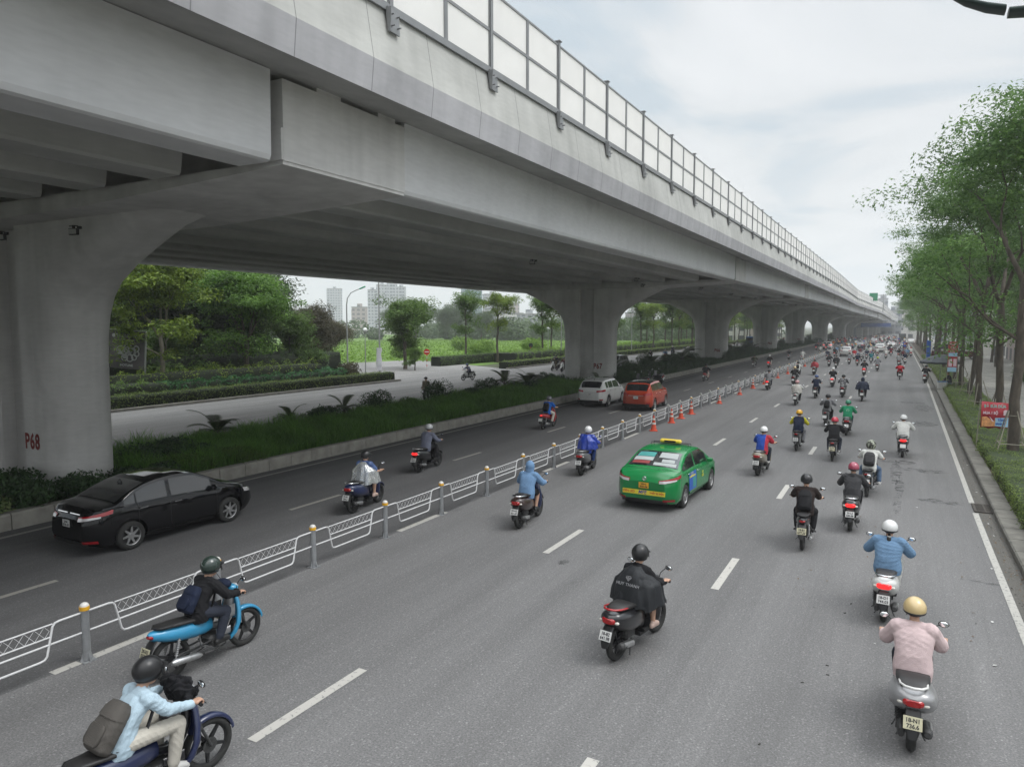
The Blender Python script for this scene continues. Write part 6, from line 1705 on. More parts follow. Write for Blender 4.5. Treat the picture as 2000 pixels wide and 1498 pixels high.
def tree_meshes(seed, trunk_h=5.5, r=.17, crown=(2.6, 3.6), dirs=3, depth=3, leaf=.13, per=260, clump=.85, mleaf=None, bark_=None, spread=.5, flat=.55, lean=(0,0), droop=.3, up=.35, knots=0):
    rnd = random.Random(seed); rn = np.random.default_rng(seed); mb = MB(); tips = []
    pts = [(0,0,-.2)]; rs = [r*1.25]
    for i in range(1, 7):
        f = i/6; pts.append((lean[0]*f+rnd.gauss(0,.04)*trunk_h*.2, lean[1]*f+rnd.gauss(0,.04)*trunk_h*.2, trunk_h*f)); rs.append(r*(1.05-.3*f)*(1+knots*rnd.uniform(0,.25)))
    mb.tube(pts, rs, 14); top = Vector(pts[-1])
    a0 = rnd.uniform(0, 6.28)
    for k in range(dirs):
        a = a0+2*pi*k/dirs; d = Vector((cos(a)*.5, sin(a)*.5, 1.0))
        limb(mb, top-Vector((0,0,.1)), d, crown[1]*rnd.uniform(.34,.44), r*.62, depth, tips, rnd, up, 4, 2, spread)
    for k in range(2):
        a = rnd.uniform(0, 6.28); limb(mb, Vector(pts[4]), Vector((cos(a), sin(a), .6)), crown[0]*.5, r*.35, 1, tips, rnd, up, 4, 2, spread)
    V = []
    for (q, d) in tips:
        c = np.array(q)+rn.normal(size=3)*.15; s = clump*rn.uniform(.65, 1.25)
        # a clump is a few flat sprays
        for k in range(3):
            cc = c+rn.normal(size=3)*np.array([s*.55, s*.55, s*.35]); n = int(per/3*rn.uniform(.6, 1.3))
            P, N = cloud_pts(n, cc, (s*.75, s*.75, s*.75*flat), .25, rn); N = N*.4+np.array([[0, 0, 1.0]])
            V.append(leaves(P, N, leaf, .42, .55, droop, rn))
    v, f = merge(V)
    return mb.mesh('trunk', bark_ or M_bark), np_mesh('crown', v, f, mleaf or LF_r)
TG = {}
def tree(loc, meshes, label, rz=0, s=1.0, group=None, sz=None, m=None, cat='tree', name='tree'):
    t = empty(name, loc, rz, label, cat, group); t.scale = (s, s, sz or s)
    obj('trunk', meshes[0], t); c = obj('crown', meshes[1], t)
    if m: paintslot(c, m)
    return t
def props(loc, label, h=1.9, r=.75, rz=0):
    mb = MB(); 
    for k in range(4):
        a = pi/4+k*pi/2; b = a+pi/2
        mb.tube([(cos(a)*r, sin(a)*r, 0), (cos(a)*.17, sin(a)*.17, h)], .022, 6)
        mb.tube([(cos(a)*r*.72, sin(a)*r*.72, h*.32), (cos(b)*r*.72, sin(b)*r*.72, h*.32)], .018, 6)
        mb.tube([(cos(a)*.2, sin(a)*.2, h*.9), (cos(b)*.2, sin(b)*.2, h*.9)], .014, 6)
    o = mb.build('tree_prop', M_bam, None, loc=loc, rot=(0, 0, rz)); tag(o, label, 'tree prop', 'wooden props around the trees'); return o
# --- right side street trees
RT = [tree_meshes(101+i, th, .145, (4.6, 5.6), 3, 3, .16, 330, 1.1, LF_r, M_bark, .55, .5, (lx, 0), .35, .36, .8) for i, (th, lx) in enumerate(((5.9,-.1),(5.3,-.4),(6.1,.2)))]
spots = [(3.8,31.1,0,1.08,'first street tree on the right, behind the red hanging banner'),(4.15,38.9,1,1.10,'second street tree from the camera on the right, forked low'),(4.15,47.8,2,1.05,'third street tree on the right with white props'),(4.3,55.2,1,1.0,'fourth street tree on the right with a crooked trunk'),(4.35,63.5,0,1.0,'fifth street tree on the right behind the tall red sign'),
         (4.4,72,2,.98,'sixth street tree on the right beyond the umbrella'),(4.4,81,1,1.0,'seventh street tree on the right beside the van'),(4.5,90,0,1.0,'eighth street tree on the right past the van')]
for i, (x, y, v, s, l) in enumerate(spots): tree((x, y, .1), RT[v], l, (3.3, 1.2, 4.4, 2.1, 5.0, .6, 3.0, 1.0)[i], s, 'street trees along the right kerb')
for i in range(13): tree((4.5+R_.uniform(-.2,.2), 99+9.5*i, .1), RT[i % 3], 'street tree farther down the right kerb, crown merging with its neighbours', R_.uniform(0, 6.28), R_.uniform(.92, 1.08), 'street trees farther along the right kerb')
for i, (x, y) in enumerate(((10.5,47),(9.8,57),(10.6,66),(9.5,77),(10.8,88),(10.2,100),(11,113),(9.6,126),(10.5,140),(12,155),(14,60),(15,82),(16,105),(15.5,130))):
    tree((x, y, .1), RT[(i+1) % 3], 'tree behind the right pavement, in the second row', R_.uniform(0, 6.28), R_.uniform(.9, 1.05), 'second row of trees behind the right pavement')
for i, (x, y) in enumerate(((3.75,31.1),(4.15,38.9),(4.15,47.8),(4.3,55.2),(4.35,63.5))):
    props((x, y, .1), 'wooden props bracing the %s street tree on the right' % ('first','second','third','fourth','fifth')[i], 1.75, .72, .2*i)
# --- hedges: solid heart with leaves over it
M_core = mat('hedge_core', (.012,.018,.008), .95, var=.3, scale=10)
def hedge(x0, x1, y0, y1, z0, h, m, leaf, dens, label, f=lambda y: 0*y, kind=None, name='hedge', bump=.12, cat='hedge', core=None):
    t = empty(name, ((x0+x1)/2, (y0+y1)/2, z0), 0, label, cat); 
    if kind: t['kind'] = kind
    cx, cy = (x0+x1)/2, (y0+y1)/2; mb = MB(); ys = np.arange(y0, y1+.01, max(.5, (y1-y0)/60)); rings = []
    for y in ys:
        o = float(f(y)); rings.append([(x0+.06+o-cx, y-cy, 0), (x0+.06+o-cx, y-cy, h*.75), (x0+.16+o-cx, y-cy, h*.93), (x1-.16+o-cx, y-cy, h*.93), (x1-.06+o-cx, y-cy, h*.75), (x1-.06+o-cx, y-cy, 0)])
    mb.loft(rings, 0, True); c = mb.build('branches', core or M_core, t)
    W, Ln = x1-x0, y1-y0; per = W+2*h; n = int(dens*per*Ln); u = rg.uniform(0, per, n); y = rg.uniform(y0, y1, n)
    P = np.zeros((n, 3)); N = np.zeros((n, 3))
    a = u < h; b = (u >= h) & (u < h+W); c_ = u >= h+W
    P[a, 0] = x0; P[a, 2] = u[a]; N[a, 0] = -1; P[b, 0] = x0+u[b]-h; P[b, 2] = h; N[b, 2] = 1; P[c_, 0] = x1; P[c_, 2] = u[c_]-h-W; N[c_, 0] = 1
    P[:, 1] = y; o = np.array([float(f(q)) for q in y]) if f(50.0) != 0 else 0
    bmp = (np.sin(y*1.9+np.cos(y*.7)*2)+np.sin(y*4.3+P[:, 0]*3)+np.sin(P[:, 0]*5+y*2.2))*bump*.33
    P += N*(bmp[:, None]+rg.uniform(-.09, .05, (n, 1))); P[:, 0] += o-cx; P[:, 1] -= cy; P[:, 2] = np.maximum(P[:, 2], .02)
    v, ff = leaves(P, N+np.array([[0, 0, .5]]), leaf, .5, .6, 0); obj('foliage', np_mesh('foliage', v, ff, m), t)
    return t
rdx = lambda y: road_dx(float(y))
M_coreg = mat('hedge_core_green', (.03,.048,.015), .95, var=.3, scale=14)
hedge(2.80, 4.80, 3, 27.6, .10, .45, LF_h, .055, 560, 'low clipped hedge in the near right planting bed', rdx, bump=.12, core=M_coreg)
hedge(2.80, 4.80, 28.2, 60, .10, .34, LF_h, .065, 420, 'low ground cover hedge under the right street trees', rdx, bump=.14, core=M_coreg)
hedge(2.9, 4.8, 60, 130, .10, .3, LF_h, .10, 130, 'far stretch of the right hedge beyond the umbrella', rdx, bump=.12)
hedge(9.6, 13, 40, 80, .14, 1.3, LF_m, .14, 70, 'tall leafy hedge along the far edge of the right pavement', bump=.5)
# far side of the other road
hedge(-40.5, -39.35, -10, 50.6, 0, .85, LF_h, .10, 150, 'long clipped hedge along the far kerb', bump=.08)
hedge(-40.6, -39.35, 71.5, 230, 0, .8, LF_h, .16, 60, 'clipped hedge continuing past the side street', bump=.08)
hedge(-44.5, -42.0, -10, 30, 0, 1.25, LF_m, .16, 60, 'loose green shrubs behind the far hedge on the left', bump=.4)
hedge(-46.2, -43.2, 28, 49, 0, 1.0, leaf_mat('leaf_lily', (.015,.06,.02), (.05,.16,.05)), .22, 60, 'bed of strap leaved plants behind the far hedge', bump=.25)
hedge(-46.5, -44.6, -10, 47, 0, 1.7, LF_b, .16, 40, 'yellow green shrubs at the back of the far bed', bump=.5)
hedge(-58, -50.5, 8, 56, 0, 2.4, LF_d, .28, 22, 'dark undergrowth at the foot of the grove', bump=1.2)
hedge(-50.5, -49.0, 72.0, 100, 0, 1.2, LF_m, .16, 50, 'dark hedge beyond the side street', bump=.1)
hedge(-48.5, -45, 84, 225, 0, 1.3, LF_f, .2, 30, 'yellow green border beneath the row of trees', bump=.5)
MB().box(-39.35,-39.02,-40,51,-.04,.15).build('far_kerb', M_kerb, kind='structure'); MB().box(-39.35,-39.02,71,1400,-.04,.15).build('far_kerb', M_kerb, kind='structure')
# --- median planting
n = 60000
P = np.stack([rg.uniform(-24.3, -18.97, n), rg.uniform(13.2, 51, n), np.full(n, .20)], 1); P[:, 0] -= 0
P[:, :2] = np.round(P[:, :2]/.16)*.16 + rg.normal(size=(n, 2))*.035 + np.array([[.02, 0]])
P[:, 0] = np.minimum(P[:, 0], -18.95)
hh = .68+.14*np.sin(P[:, 1]*.9)*np.cos(P[:, 0]*1.3)+.10*np.sin(P[:, 1]*2.7+P[:, 0]*2)
v, f = blades(P, hh, .022, 1.0); o = obj('strap_grass', np_mesh('strap_grass', v, f, LF_g), kind='stuff'); tag(o, 'dense dark green strap leaved grass filling the median between the first two piers', 'grass')
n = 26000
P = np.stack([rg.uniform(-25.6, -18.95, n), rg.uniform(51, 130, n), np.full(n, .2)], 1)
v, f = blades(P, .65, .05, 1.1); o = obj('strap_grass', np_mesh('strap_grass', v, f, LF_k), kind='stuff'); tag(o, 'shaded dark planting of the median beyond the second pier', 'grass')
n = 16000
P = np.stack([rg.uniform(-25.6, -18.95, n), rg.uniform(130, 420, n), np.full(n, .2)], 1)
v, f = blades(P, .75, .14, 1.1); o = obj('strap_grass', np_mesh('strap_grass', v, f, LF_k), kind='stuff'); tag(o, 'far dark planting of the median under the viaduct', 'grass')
def shrub_mesh(seed, r=(.8,.8,.7), n=1500, leaf=.09, m=None, lobes=5, stems=True, big=.9):
    rn = np.random.default_rng(seed); V = []
    for k in range(lobes):
        c = np.array([rn.uniform(-.5,.5)*r[0], rn.uniform(-.5,.5)*r[1], r[2]*rn.uniform(.45,.95)]); rr = np.array(r)*rn.uniform(.45,.7)
        P, N = cloud_pts(n//lobes, c, rr, .6, rn); P[:, 2] = np.abs(P[:, 2]); V.append(leaves(P, N, leaf, .5, .6, .1, rn))
    v, f = merge(V); mb = MB()
    for k in range(6):
        a = k*1.05; mb.tube([(0,0,-.05),(cos(a)*r[0]*.25, sin(a)*r[1]*.25, r[2]*.5),(cos(a)*r[0]*.45, sin(a)*r[1]*.45, r[2]*.9)], [.03,.018,.008], 5)
    return mb.mesh('stems', M_bark), np_mesh('foliage', v, f, m or LF_k)
def shrub(loc, ms, label, s=1.0, rz=0, group='shrubs in the median', m=None, nm='shrub', cat='shrub', sz=None):
    t = empty(nm, loc, rz, label, cat, group); t.scale = (s, s, sz or s); obj('stems', ms[0], t); c = obj('foliage', ms[1], t)
    if m: paintslot(c, m)
    return t
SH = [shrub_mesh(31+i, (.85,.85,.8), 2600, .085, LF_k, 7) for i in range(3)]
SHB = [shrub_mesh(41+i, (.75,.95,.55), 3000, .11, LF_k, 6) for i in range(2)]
for i, (x, y, s) in enumerate(((-19.35,8.2,.95),(-19.5,9.6,1.0),(-19.45,11.0,.95),(-19.3,6.7,.95),(-19.4,5.2,.9),(-19.3,12.4,.85),(-19.5,13.6,.8),(-20.6,9.8,1.1))):
    shrub((x, y, .2), SHB[i % 2], 'dark leafy shrub at the foot of the first pier behind the kerb', s, i*1.3, 'dark shrubs massed at the foot of the first pier')
VG = shrub_mesh(77, (.35,.45,.28), 420, .13, LF_v, 4)
for i, (x, y) in enumerate(((-19.0,7.2),(-18.98,8.1),(-19.02,9.0),(-19.0,6.2))): shrub((x, y, .28), VG, 'pale variegated plant spilling over the kerb behind the black sedan', 1, i*2.1, 'variegated plants by the first pier')
for x, y, s, l in ((-24.0,29.5,1.15,'round dark bush on the median, nearest the camera'),(-24.3,35.2,1.25,'round dark bush hiding the standing man'),(-24.5,41.5,1.05,'round dark bush third along the median')):
    shrub((x, y, .2), SH[R_.randrange(3)], l, s, R_.uniform(0,6), 'round dark bushes on the median')
for i, (x, y) in enumerate(((-19.6,14.8),(-20.8,15.6),(-21.8,14.4),(-19.4,16.3),(-22.8,16.5),(-24.2,25.4),(-24.3,32.4),(-24.0,38.8),(-23.2,45.0),(-22.2,47.4),(-20.4,49.0),(-19.6,50.2))): shrub((x, y, .2), SHB[i % 2], 'broad leaved shrub growing in the strap grass of the median', .85+.1*(i % 3), i*1.7, 'broad leaved shrubs in the median grass', LF_m if i % 3 == 0 else None)
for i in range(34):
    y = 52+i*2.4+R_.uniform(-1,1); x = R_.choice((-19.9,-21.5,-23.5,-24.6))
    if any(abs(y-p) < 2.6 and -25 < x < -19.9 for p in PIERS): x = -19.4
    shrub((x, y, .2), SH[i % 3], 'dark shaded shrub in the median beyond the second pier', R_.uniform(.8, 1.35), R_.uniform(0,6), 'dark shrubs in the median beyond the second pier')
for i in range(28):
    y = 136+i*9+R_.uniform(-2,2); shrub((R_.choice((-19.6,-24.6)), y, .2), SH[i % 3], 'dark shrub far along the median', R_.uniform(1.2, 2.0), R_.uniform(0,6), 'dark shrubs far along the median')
# palms
def palm_meshes(seed, nf=14, L=1.5, h=.25, wide=.9):
    rn = np.random.default_rng(seed); V = []; mb = MB()
    for k in range(nf):
        a = 2*pi*k/nf+rn.uniform(-.25,.25); el = rn.uniform(.5, 1.35); Lk = L*rn.uniform(.75, 1.15); pts = []; p = np.array([0., 0, h]); d = np.array([cos(a)*cos(el), sin(a)*cos(el), sin(el)])
        for i in range(13):
            pts.append(p.copy()); p = p+d*Lk/12; d = d+np.array([cos(a)*.03, sin(a)*.03, -.13]); d /= np.linalg.norm(d)
        mb.tube([tuple(q) for q in pts], [.016*(1-i/14) for i in range(13)], 5)
        q = np.array(pts[2:]); side = np.array([-sin(a), cos(a), 0])
        for i in range(len(q)-1):
            for sub in range(4):
                b = q[i]+(q[i+1]-q[i])*sub/4; fl = .36*wide*sin(pi*min(1, (i+.8)/(len(q)+.3)))**.6+.06; tang = (q[i+1]-q[i])/np.linalg.norm(q[i+1]-q[i])
                for sd in (1, -1):
                    t = b+(side*sd*.85+tang*.55+np.array([0, 0, -.12]))*fl; w = tang*.013
                    V.append(np.array([b-w, b+w, (b+t)/2+w*1.1+np.array([0,0,.012]), (b+t)/2-w*1.1+np.array([0,0,.012])])); m_ = (b+t)/2+np.array([0,0,.012])
                    V.append(np.array([m_-w*1.1, m_+w*1.1, t+w*.15, t-w*.15]))
    v = np.concatenate(V); mb.tube([(0,0,-.3),(0,0,h*.6),(0,0,h+.05)], [.13,.11,.07], 10)
    return mb.mesh('stem', M_bark), np_mesh('fronds', v, np.arange(len(v)).reshape(-1, 4), LF_p)
PM = [palm_meshes(5), palm_meshes(6, 9, 1.25, .55), palm_meshes(8, 13, 1.6, .35)]
for x, y, v, s, l in ((-24.4,19.6,0,1.0,'feathery palm on the median with drooping fronds, nearest the camera'),(-24.3,23.5,1,.8,'small palm with curled fronds, second on the median'),(-24.5,27.3,1,.85,'small bushy palm, third on the median'),(-24.2,43.5,1,1.15,'slender palm left of the second pier'),
                      (-23.8,46.2,2,1.0,'spreading palm just before the second pier'),(-24.6,48.3,0,1.1,'palm against the left side of the second pier'),(-20.3,51.5,0,.8,'low palm at the foot of the second pier'),(-23.6,88,2,1.7,'large arching palm before the third pier'),(-23.5,63,2,1.2,'palm in the shade beyond the second pier'),(-24.4,78,0,1.4,'palm halfway between the second and third pier'),(-23.6,118,2,1.5,'palm between the third and fourth pier'),(-23.6,137,2,1.5,'palm before the fourth pier')):
    t = empty('palm', (x, y, .2), R_.uniform(0, 6), l, 'palm', 'palms on the median'); t.scale = (s,)*3; obj('stem', PM[v][0], t); obj('fronds', PM[v][1], t)
# --- far left: trees, bushes, field
FT = [tree_meshes(201, 3.4, .16, (2.8, 4.8), 3, 3, .24, 300, 1.05, LF_b, M_barkl, .6, .45, (.2,0), .3, .35), tree_meshes(202, 2.8, .17, (2.8, 4.4), 4, 3, .22, 260, 1.0, LF_b, M_bark, .65, .5),
      tree_meshes(203, 2.2, .15, (2.2, 3.0), 3, 2, .22, 420, .95, LF_m, M_bark, .6, .7), tree_meshes(204, 2.0, .22, (3.5, 4.5), 4, 3, .25, 420, 1.35, LF_d, M_bark, .75, .75)]
ST = [tree_meshes(211, 4.6, .12, (1.4, 2.8), 3, 2, .20, 260, .75, LF_m, M_bark, .5, .6), tree_meshes(212, 4.9, .12, (1.6, 2.6), 3, 2, .20, 230, .8, LF_b, M_bark, .5, .6)]
LF_y = leaf_mat('leaf_fresh', (.03,.085,.018), (.17,.31,.05), .42)
for x, y, v, s, m, l in ((-46.9,33.2,0,1.2,None,'bright green tree with bare forked limbs beside the grey billboard'),(-48.3,42.0,1,1.25,LF_y,'bright green tree with a thick forked trunk, second behind the hedge'),(-47.4,25.5,0,.9,None,'young bright tree half hidden by the first pier'),
                        (-52,50.5,2,1.12,None,'small round tree with slim trunk at the end of the hedge'),(-52,37.0,2,.9,LF_m,'slim young tree behind the forked one'),(-60,60.5,3,.98,LF_x,'dark reddish bushy tree near the lamp post'),(-62,52,3,1.25,LF_m,'broad green tree behind the reddish one'),(-63.5,68.0,3,.78,LF_x,'small dark reddish tree behind the lamp post'),
                        (-49.5,65.5,2,1.45,LF_m,'green tree with two crowns standing beside the no entry sign'),(-47.0,64.0,2,.45,LF_m,'little bush like tree at the foot of the no entry sign')):
    tree((x, y, 0), FT[v], l, R_.uniform(0,6), s, 'trees across the far road', None, m)
for i, (x, y, s) in enumerate(((-62,47,1.65),(-66,50,1.7),(-60,43,1.5),(-72,60,1.7),(-78,52,2.1),(-66,41,1.8),(-86,58,2.3),(-78,66,1.9),(-56.5,47.5,1.25),(-62,36,1.6),(-70,46,1.9),(-88,70,2.1))):
    tree((x, y, 0), FT[3], 'dark dense tree of the grove behind the billboard', R_.uniform(0,6), s, 'dark grove behind the billboard', None, LF_d if i % 3 else LF_m)
for i, (x, y) in enumerate(((-55.5,88),(-47.6,83.6),(-47.7,97.5),(-49.2,104),(-47,109),(-48,118),(-47,121))):
    tree((x, y, 0), ST[i % 2], 'slender roadside tree number %s beyond the side street, left of the second pier' % ('one','two','three','four','five','six','seven')[i] if i < 0 else ('tall slender tree at the left end of the row beyond the side street','slender tree with straight trunk, second of the row','slender forked tree, third of the row','slender tree standing close to the third of the row','slender tree next to the second lamp globe','thin tree partly behind the second pier','thin tree right against the second pier')[i], R_.uniform(0,6), R_.uniform(1.15,1.35), 'slender roadside trees')
for i in range(44):
    y = 126+i*4.6+R_.uniform(-1.5,1.5); tree((R_.choice((-43.5,-47.5,-50)), y, 0), ST[i % 2], 'slender trunked tree in the row seen between the piers', R_.uniform(0,6), R_.uniform(1.25,1.6), 'row of slender trees seen between the piers')
SHF = [shrub_mesh(61, (1.3,1.3,1.0), 1500, .2, LF_m, 6), shrub_mesh(62, (1.0,1.0,.9), 1200, .16, LF_x, 5)]
for i, (x, y, v, s, l) in enumerate(((-43.8,49.2,1,1.3,'reddish flowering bush at the end of the far hedge'),(-45.5,45.2,1,1.1,'brownish bush beside the strap leaved bed'),(-44.6,41.5,1,1.0,'brown green bush among the far planting'),(-48,21.5,0,1.9,'big leafy bush below the billboard'),(-50,27.5,0,2.0,'large bush to the right of the billboard foot'),(-50,35.5,0,1.5,'grey green bush behind the forked tree'),(-51,40,0,1.6,'spreading bush behind the second tree'),
     (-66,86,0,1.2,'bush alone in the bright meadow'),(-58,94,0,1.6,'bush at the right edge of the meadow'),(-62,104,0,1.9,'taller bush near the meadow edge'),(-75,118,0,2.0,'bush farther into the meadow'),(-56,112,0,2.0,'bush before the row of slender trees'))):
    shrub((x, y, 0), SHF[v], l, s, i*1.1, 'bushes across the far road', LF_f if i >= 7 else None)
# meadow tufts
n = 60000
xs = rg.uniform(-150, -50, n); ys = rg.uniform(66, 210, n); k = xs < -48-(ys-60)*.05; P = np.stack([xs, ys, np.zeros(n)], 1)[k]
k = ~((P[:, 0] > -64) & (P[:, 1] < 80)); P = P[k]
v, f = leaves(P+np.array([[0,0,.12]]), np.zeros_like(P)+np.array([[0,0,1.]]), .38, .8, .5, -.2); o = obj('meadow', np_mesh('meadow', v, f, LF_f), kind='stuff'); tag(o, 'bright green overgrown meadow beyond the side street', 'meadow')
# distant wood as one mass
V = []
for i in range(150):
    t_ = i/150; x = rg.uniform(-330, -70) if i % 2 else rg.uniform(-200, -60); y = 205+rg.uniform(0, 110)+max(0, -x-150)*.25*-1; s = rg.uniform(2.4, 4.8)
    c = np.array([x, y, s*rg.uniform(.5,.9)]); P, N = cloud_pts(420, c, (s*1.1, s*1.1, s), .7); P[:, 2] = np.abs(P[:, 2]); V.append(leaves(P, N, 1.0, .8, .5, 0))
for i in range(60):
    x = rg.uniform(-170, -55); y = rg.uniform(240, 480); s = rg.uniform(4, 6); P, N = cloud_pts(200, (x, y, s*.7), (s*1.2, s*1.2, s), .7); P[:, 2] = np.abs(P[:, 2]); V.append(leaves(P, N, 1.6, .8, .5, 0))
v, f = merge(V); o = obj('distant_wood', np_mesh('distant_wood', v, f, LF_t), kind='stuff'); tag(o, 'hazy belt of far trees behind the meadow', 'wood')
for i, (x, y, s) in enumerate(((-150,205,1.9),(-138,210,1.6),(-120,200,1.3),(-165,215,1.7))):
    tree((x, y, 0), FT[3], 'tall hazy tree rising above the far wood', i, s, 'tall trees above the far wood', None, LF_t)
# ------------------------------------------------------------------ street furniture
M_pole = mat('lamp_pole_grey', (.30,.31,.30), .5, .3, var=.1); M_gl = mat('globe_glass', (.70,.72,.70), .25, var=.03); M_gsign = mat('green_lens', (.02,.36,.20), .35, var=.05)
M_wfab = mat('white_banner', (.62,.62,.66), .7, var=.06, scale=3); M_dgreen = mat('dark_green_metal', (.022,.04,.035), .45, .3, var=.1)
t = empty('street_lamp', (-45.45, 56, 0), 0, 'tall grey lamp post with a draped white banner and a globe lamp beside it', 'street lamp', 'lamp posts on the far road')
MB().tube([(0,0,0),(0,0,3),(0,0,9.6)], [.10,.085,.055], 12).build('pole', M_pole, t)
mb = MB(); mb.cyl((0,0,.15), .16, .3, 'z', 14); mb.build('base', M_pole, t)
mb = MB(); mb.tube([(0,0,3.3),(-.2,0,3.38),(-.34,0,3.5)], .02, 6); mb.tube([(0,0,3.3),(.2,0,3.38),(.34,0,3.5)], .02, 6); mb.build('bracket', M_pole, t)
rings = []
for i in range(9):
    z = 2.75-2.25*i/8; rings.append([(-.34+.04*sin(i), -.09+.03*cos(i*1.7), z), (-.05, -.13, z-.02), (.30+.05*sin(i*1.3+1), -.08+.04*sin(i*2), z), (.30+.05*sin(i*1.3+1), -.07+.04*sin(i*2), z), (-.05, -.115, z-.02), (-.34+.04*sin(i), -.075+.03*cos(i*1.7), z)])
o = MB().loft(rings).build('banner', M_wfab, None, loc=(-45.45, 56, 0)); tag(o, 'white banner hanging on the tall lamp post by the side street', 'banner')
def globe_lamp(loc, label):
    t = empty('globe_lamp', loc, 0, label, 'globe lamp', 'globe lamps'); MB().tube([(0,0,0),(0,0,4.25)], [.06,.035], 8).build('pole', M_pole, t)
    MB().ball((0,0,4.5), .24, 16).build('globe', M_gl, t); MB().cyl((0,0,4.24), .09, .1, 'z', 10).build('collar', M_pole, t)
globe_lamp((-46.6,55.2,0), 'white globe lamp left of the tall lamp post'); globe_lamp((-47.9,100,0), 'white globe lamp between the slender trees')
def arm_lamp(loc, label, arm, rz=0):
    t = empty('street_lamp', loc, rz, label, 'street lamp', 'lamp posts on the far road'); h = arm
    MB().tube([(0,0,0),(0,0,h-1.6),(.12,0,h-.8),(.6,0,h-.15),(1.3,0,h+.15),(1.9,0,h+.35)], [.10,.075,.06,.05,.045,.04], 10).build('pole', M_pole, t)
    mb = MB(); mb.cbox((2.2,0,h+.45), (.85,.28,.14), 0, .05, Matrix.Rotation(-.35, 3, 'Y')); mb.build('lamp_head', M_gsign, t)
arm_lamp((-58.5,66,0), 'curved lamp post with a green head behind the reddish tree', 9.0, radians(10))
arm_lamp((-47.0,103,0), 'curved lamp post behind the slender trees', 8.6, radians(10))
MB()
t = empty('street_lamp', (-40.5, 118, 0), 0, 'slim straight lamp post seen between second and third pier', 'street lamp', 'lamp posts on the far road'); MB().tube([(0,0,0),(0,0,9.5)], [.09,.05], 8).build('pole', M_pole, t); MB().cbox((.35,0,9.4), (.8,.2,.1), 0, .03).build('lamp_head', M_pole, t)
# near lamp at the top right: its head reaches into the picture
t = empty('street_lamp', (3.45, 14.4, .1), 0, 'dark green lamp head on a curved arm at the upper right corner', 'street lamp')
MB().tube([(0,0,0),(0,0,4),(0,0,10.2)], [.11,.085,.06], 12).build('pole', M_dgreen, t)
mb = MB(); mb.tube([(0,0,9.9),(-.5,-.1,9.78),(-1.1,-.2,9.80),(-1.8,-.3,9.95)], [.05,.045,.04,.035], 8); mb.build('arm', M_dgreen, t)
mb = MB(); rings = []
for x, z, w, h in ((-1.25,9.74,.05,.02),(-1.35,9.74,.16,.05),(-1.75,9.75,.19,.055),(-2.1,9.79,.18,.05)): rings.append(superring((0,0,0), w, h, 'y', 14, 3)); rings[-1] = [(x, -.25+p[0], z+p[2]) for p in rings[-1]]
mb.loft(rings); mb.build('lamp_head', M_dgreen, t)
mb = MB(); rings = []
for x, z, w, h in ((-2.14,9.84,.17,.05),(-2.4,9.93,.17,.05),(-2.7,10.08,.14,.04),(-2.9,10.2,.05,.02)): rings.append([(x, -.25+p[0], z+p[2]) for p in superring((0,0,0), w, h, 'y', 14, 3)])
mb.loft(rings); mb.build('lamp_visor', M_dgreen, t)
mb = MB()
for k in range(5): mb.box(-1.55-.07*k, -1.52-.07*k, -.36, -.14, 9.688, 9.694)
mb.build('cooling_slots', M_pole, t)
# no entry signs
M_sr2 = mat('sign_red', (.55,.02,.02), .4, var=.03); M_swh = mat('sign_white', (.68,.68,.66), .4, var=.03); M_sback = mat('sign_back', (.02,.035,.03), .6, var=.1)
def no_entry(loc, rz, label, back=False):
    t = empty('no_entry_sign', loc, rz, label, 'road sign'); 
    for k in range(6): 
        MB().cyl((0,0,.16+.3*k), .035, .3, 'z', 10).build('pole_band', M_sr2 if k % 2 else M_swh, t)
    d = MB(); d.cyl((0,-.045,2.0), .34, .02, 'y', 28); d.build('disc', M_sr2, t)
    MB().box(-.24,.24,-.062,-.056,1.95,2.06).build('bar', M_swh, t); MB().cyl((0,-.028,2.0), .34, .012, 'y', 28).build('back_plate', M_sback, t)
no_entry((-46.6,65.7,0), radians(30), 'red round no entry sign on a striped pole beside the two crowned tree')
no_entry((-48.9,96,0), radians(190), 'round road sign seen from its dark back among the slender trees')
# billboard in the grove
M_bb = mat('billboard_faded', (.085,.078,.08), .7, var=.2, scale=1.5); M_bw = mat('billboard_print', (.42,.43,.43), .7, var=.15, scale=4)
t = empty('billboard', (-48.2, 31.2, .9), radians(24), 'faded dark billboard with white rings and white lettering, slightly tilted', 'billboard'); t.rotation_euler = (0, radians(4), radians(24)); t.scale = (.76,.76,.76)
MB().box(-1.75,1.75,-.06,.06,1.3,4.85).build('panel', M_bb, t); mb = MB(); mb.box(-1.83,-1.75,-.10,.10,-1.4,4.92); mb.box(1.75,1.83,-.10,.10,-1.4,4.92); mb.box(-1.75,1.75,-.10,.10,4.85,4.92); mb.build('frame', M_pole, t)
mb = MB()
for x, z, r in ((-.62,3.0,.42),(-.25,2.95,.36),(.12,3.15,.50),(.55,2.95,.38),(.92,3.2,.30),(-.2,2.35,.34),(.3,2.3,.36),(.72,2.4,.28),(.95,2.75,.28)): mb.torus((x,-.075,z), r*.85, .06, 'y', 26, 5)
for x, z, r in ((-.62,2.95,.28),(-.2,2.45,.22),(.1,3.1,.30)): mb.cyl((x,-.07,z), r, .015, 'y', 20)
mb.cyl((-1.3,-.07,4.35), .17, .015, 'y', 20)
mb.build('printed_rings', M_bw, t)
for tx, z, s in (('TRUNG TÂM', 4.35, .42), ('CHỢ XE', 3.88, .34), ('HOTLINE', 1.62, .30)):
    obj('printed_lettering', text_mesh(tx, s, M_bw, .004, .012, 1.0), t, loc=(.15 if z > 2 else 0, -.07, z), rot=(radians(90), 0, 0))
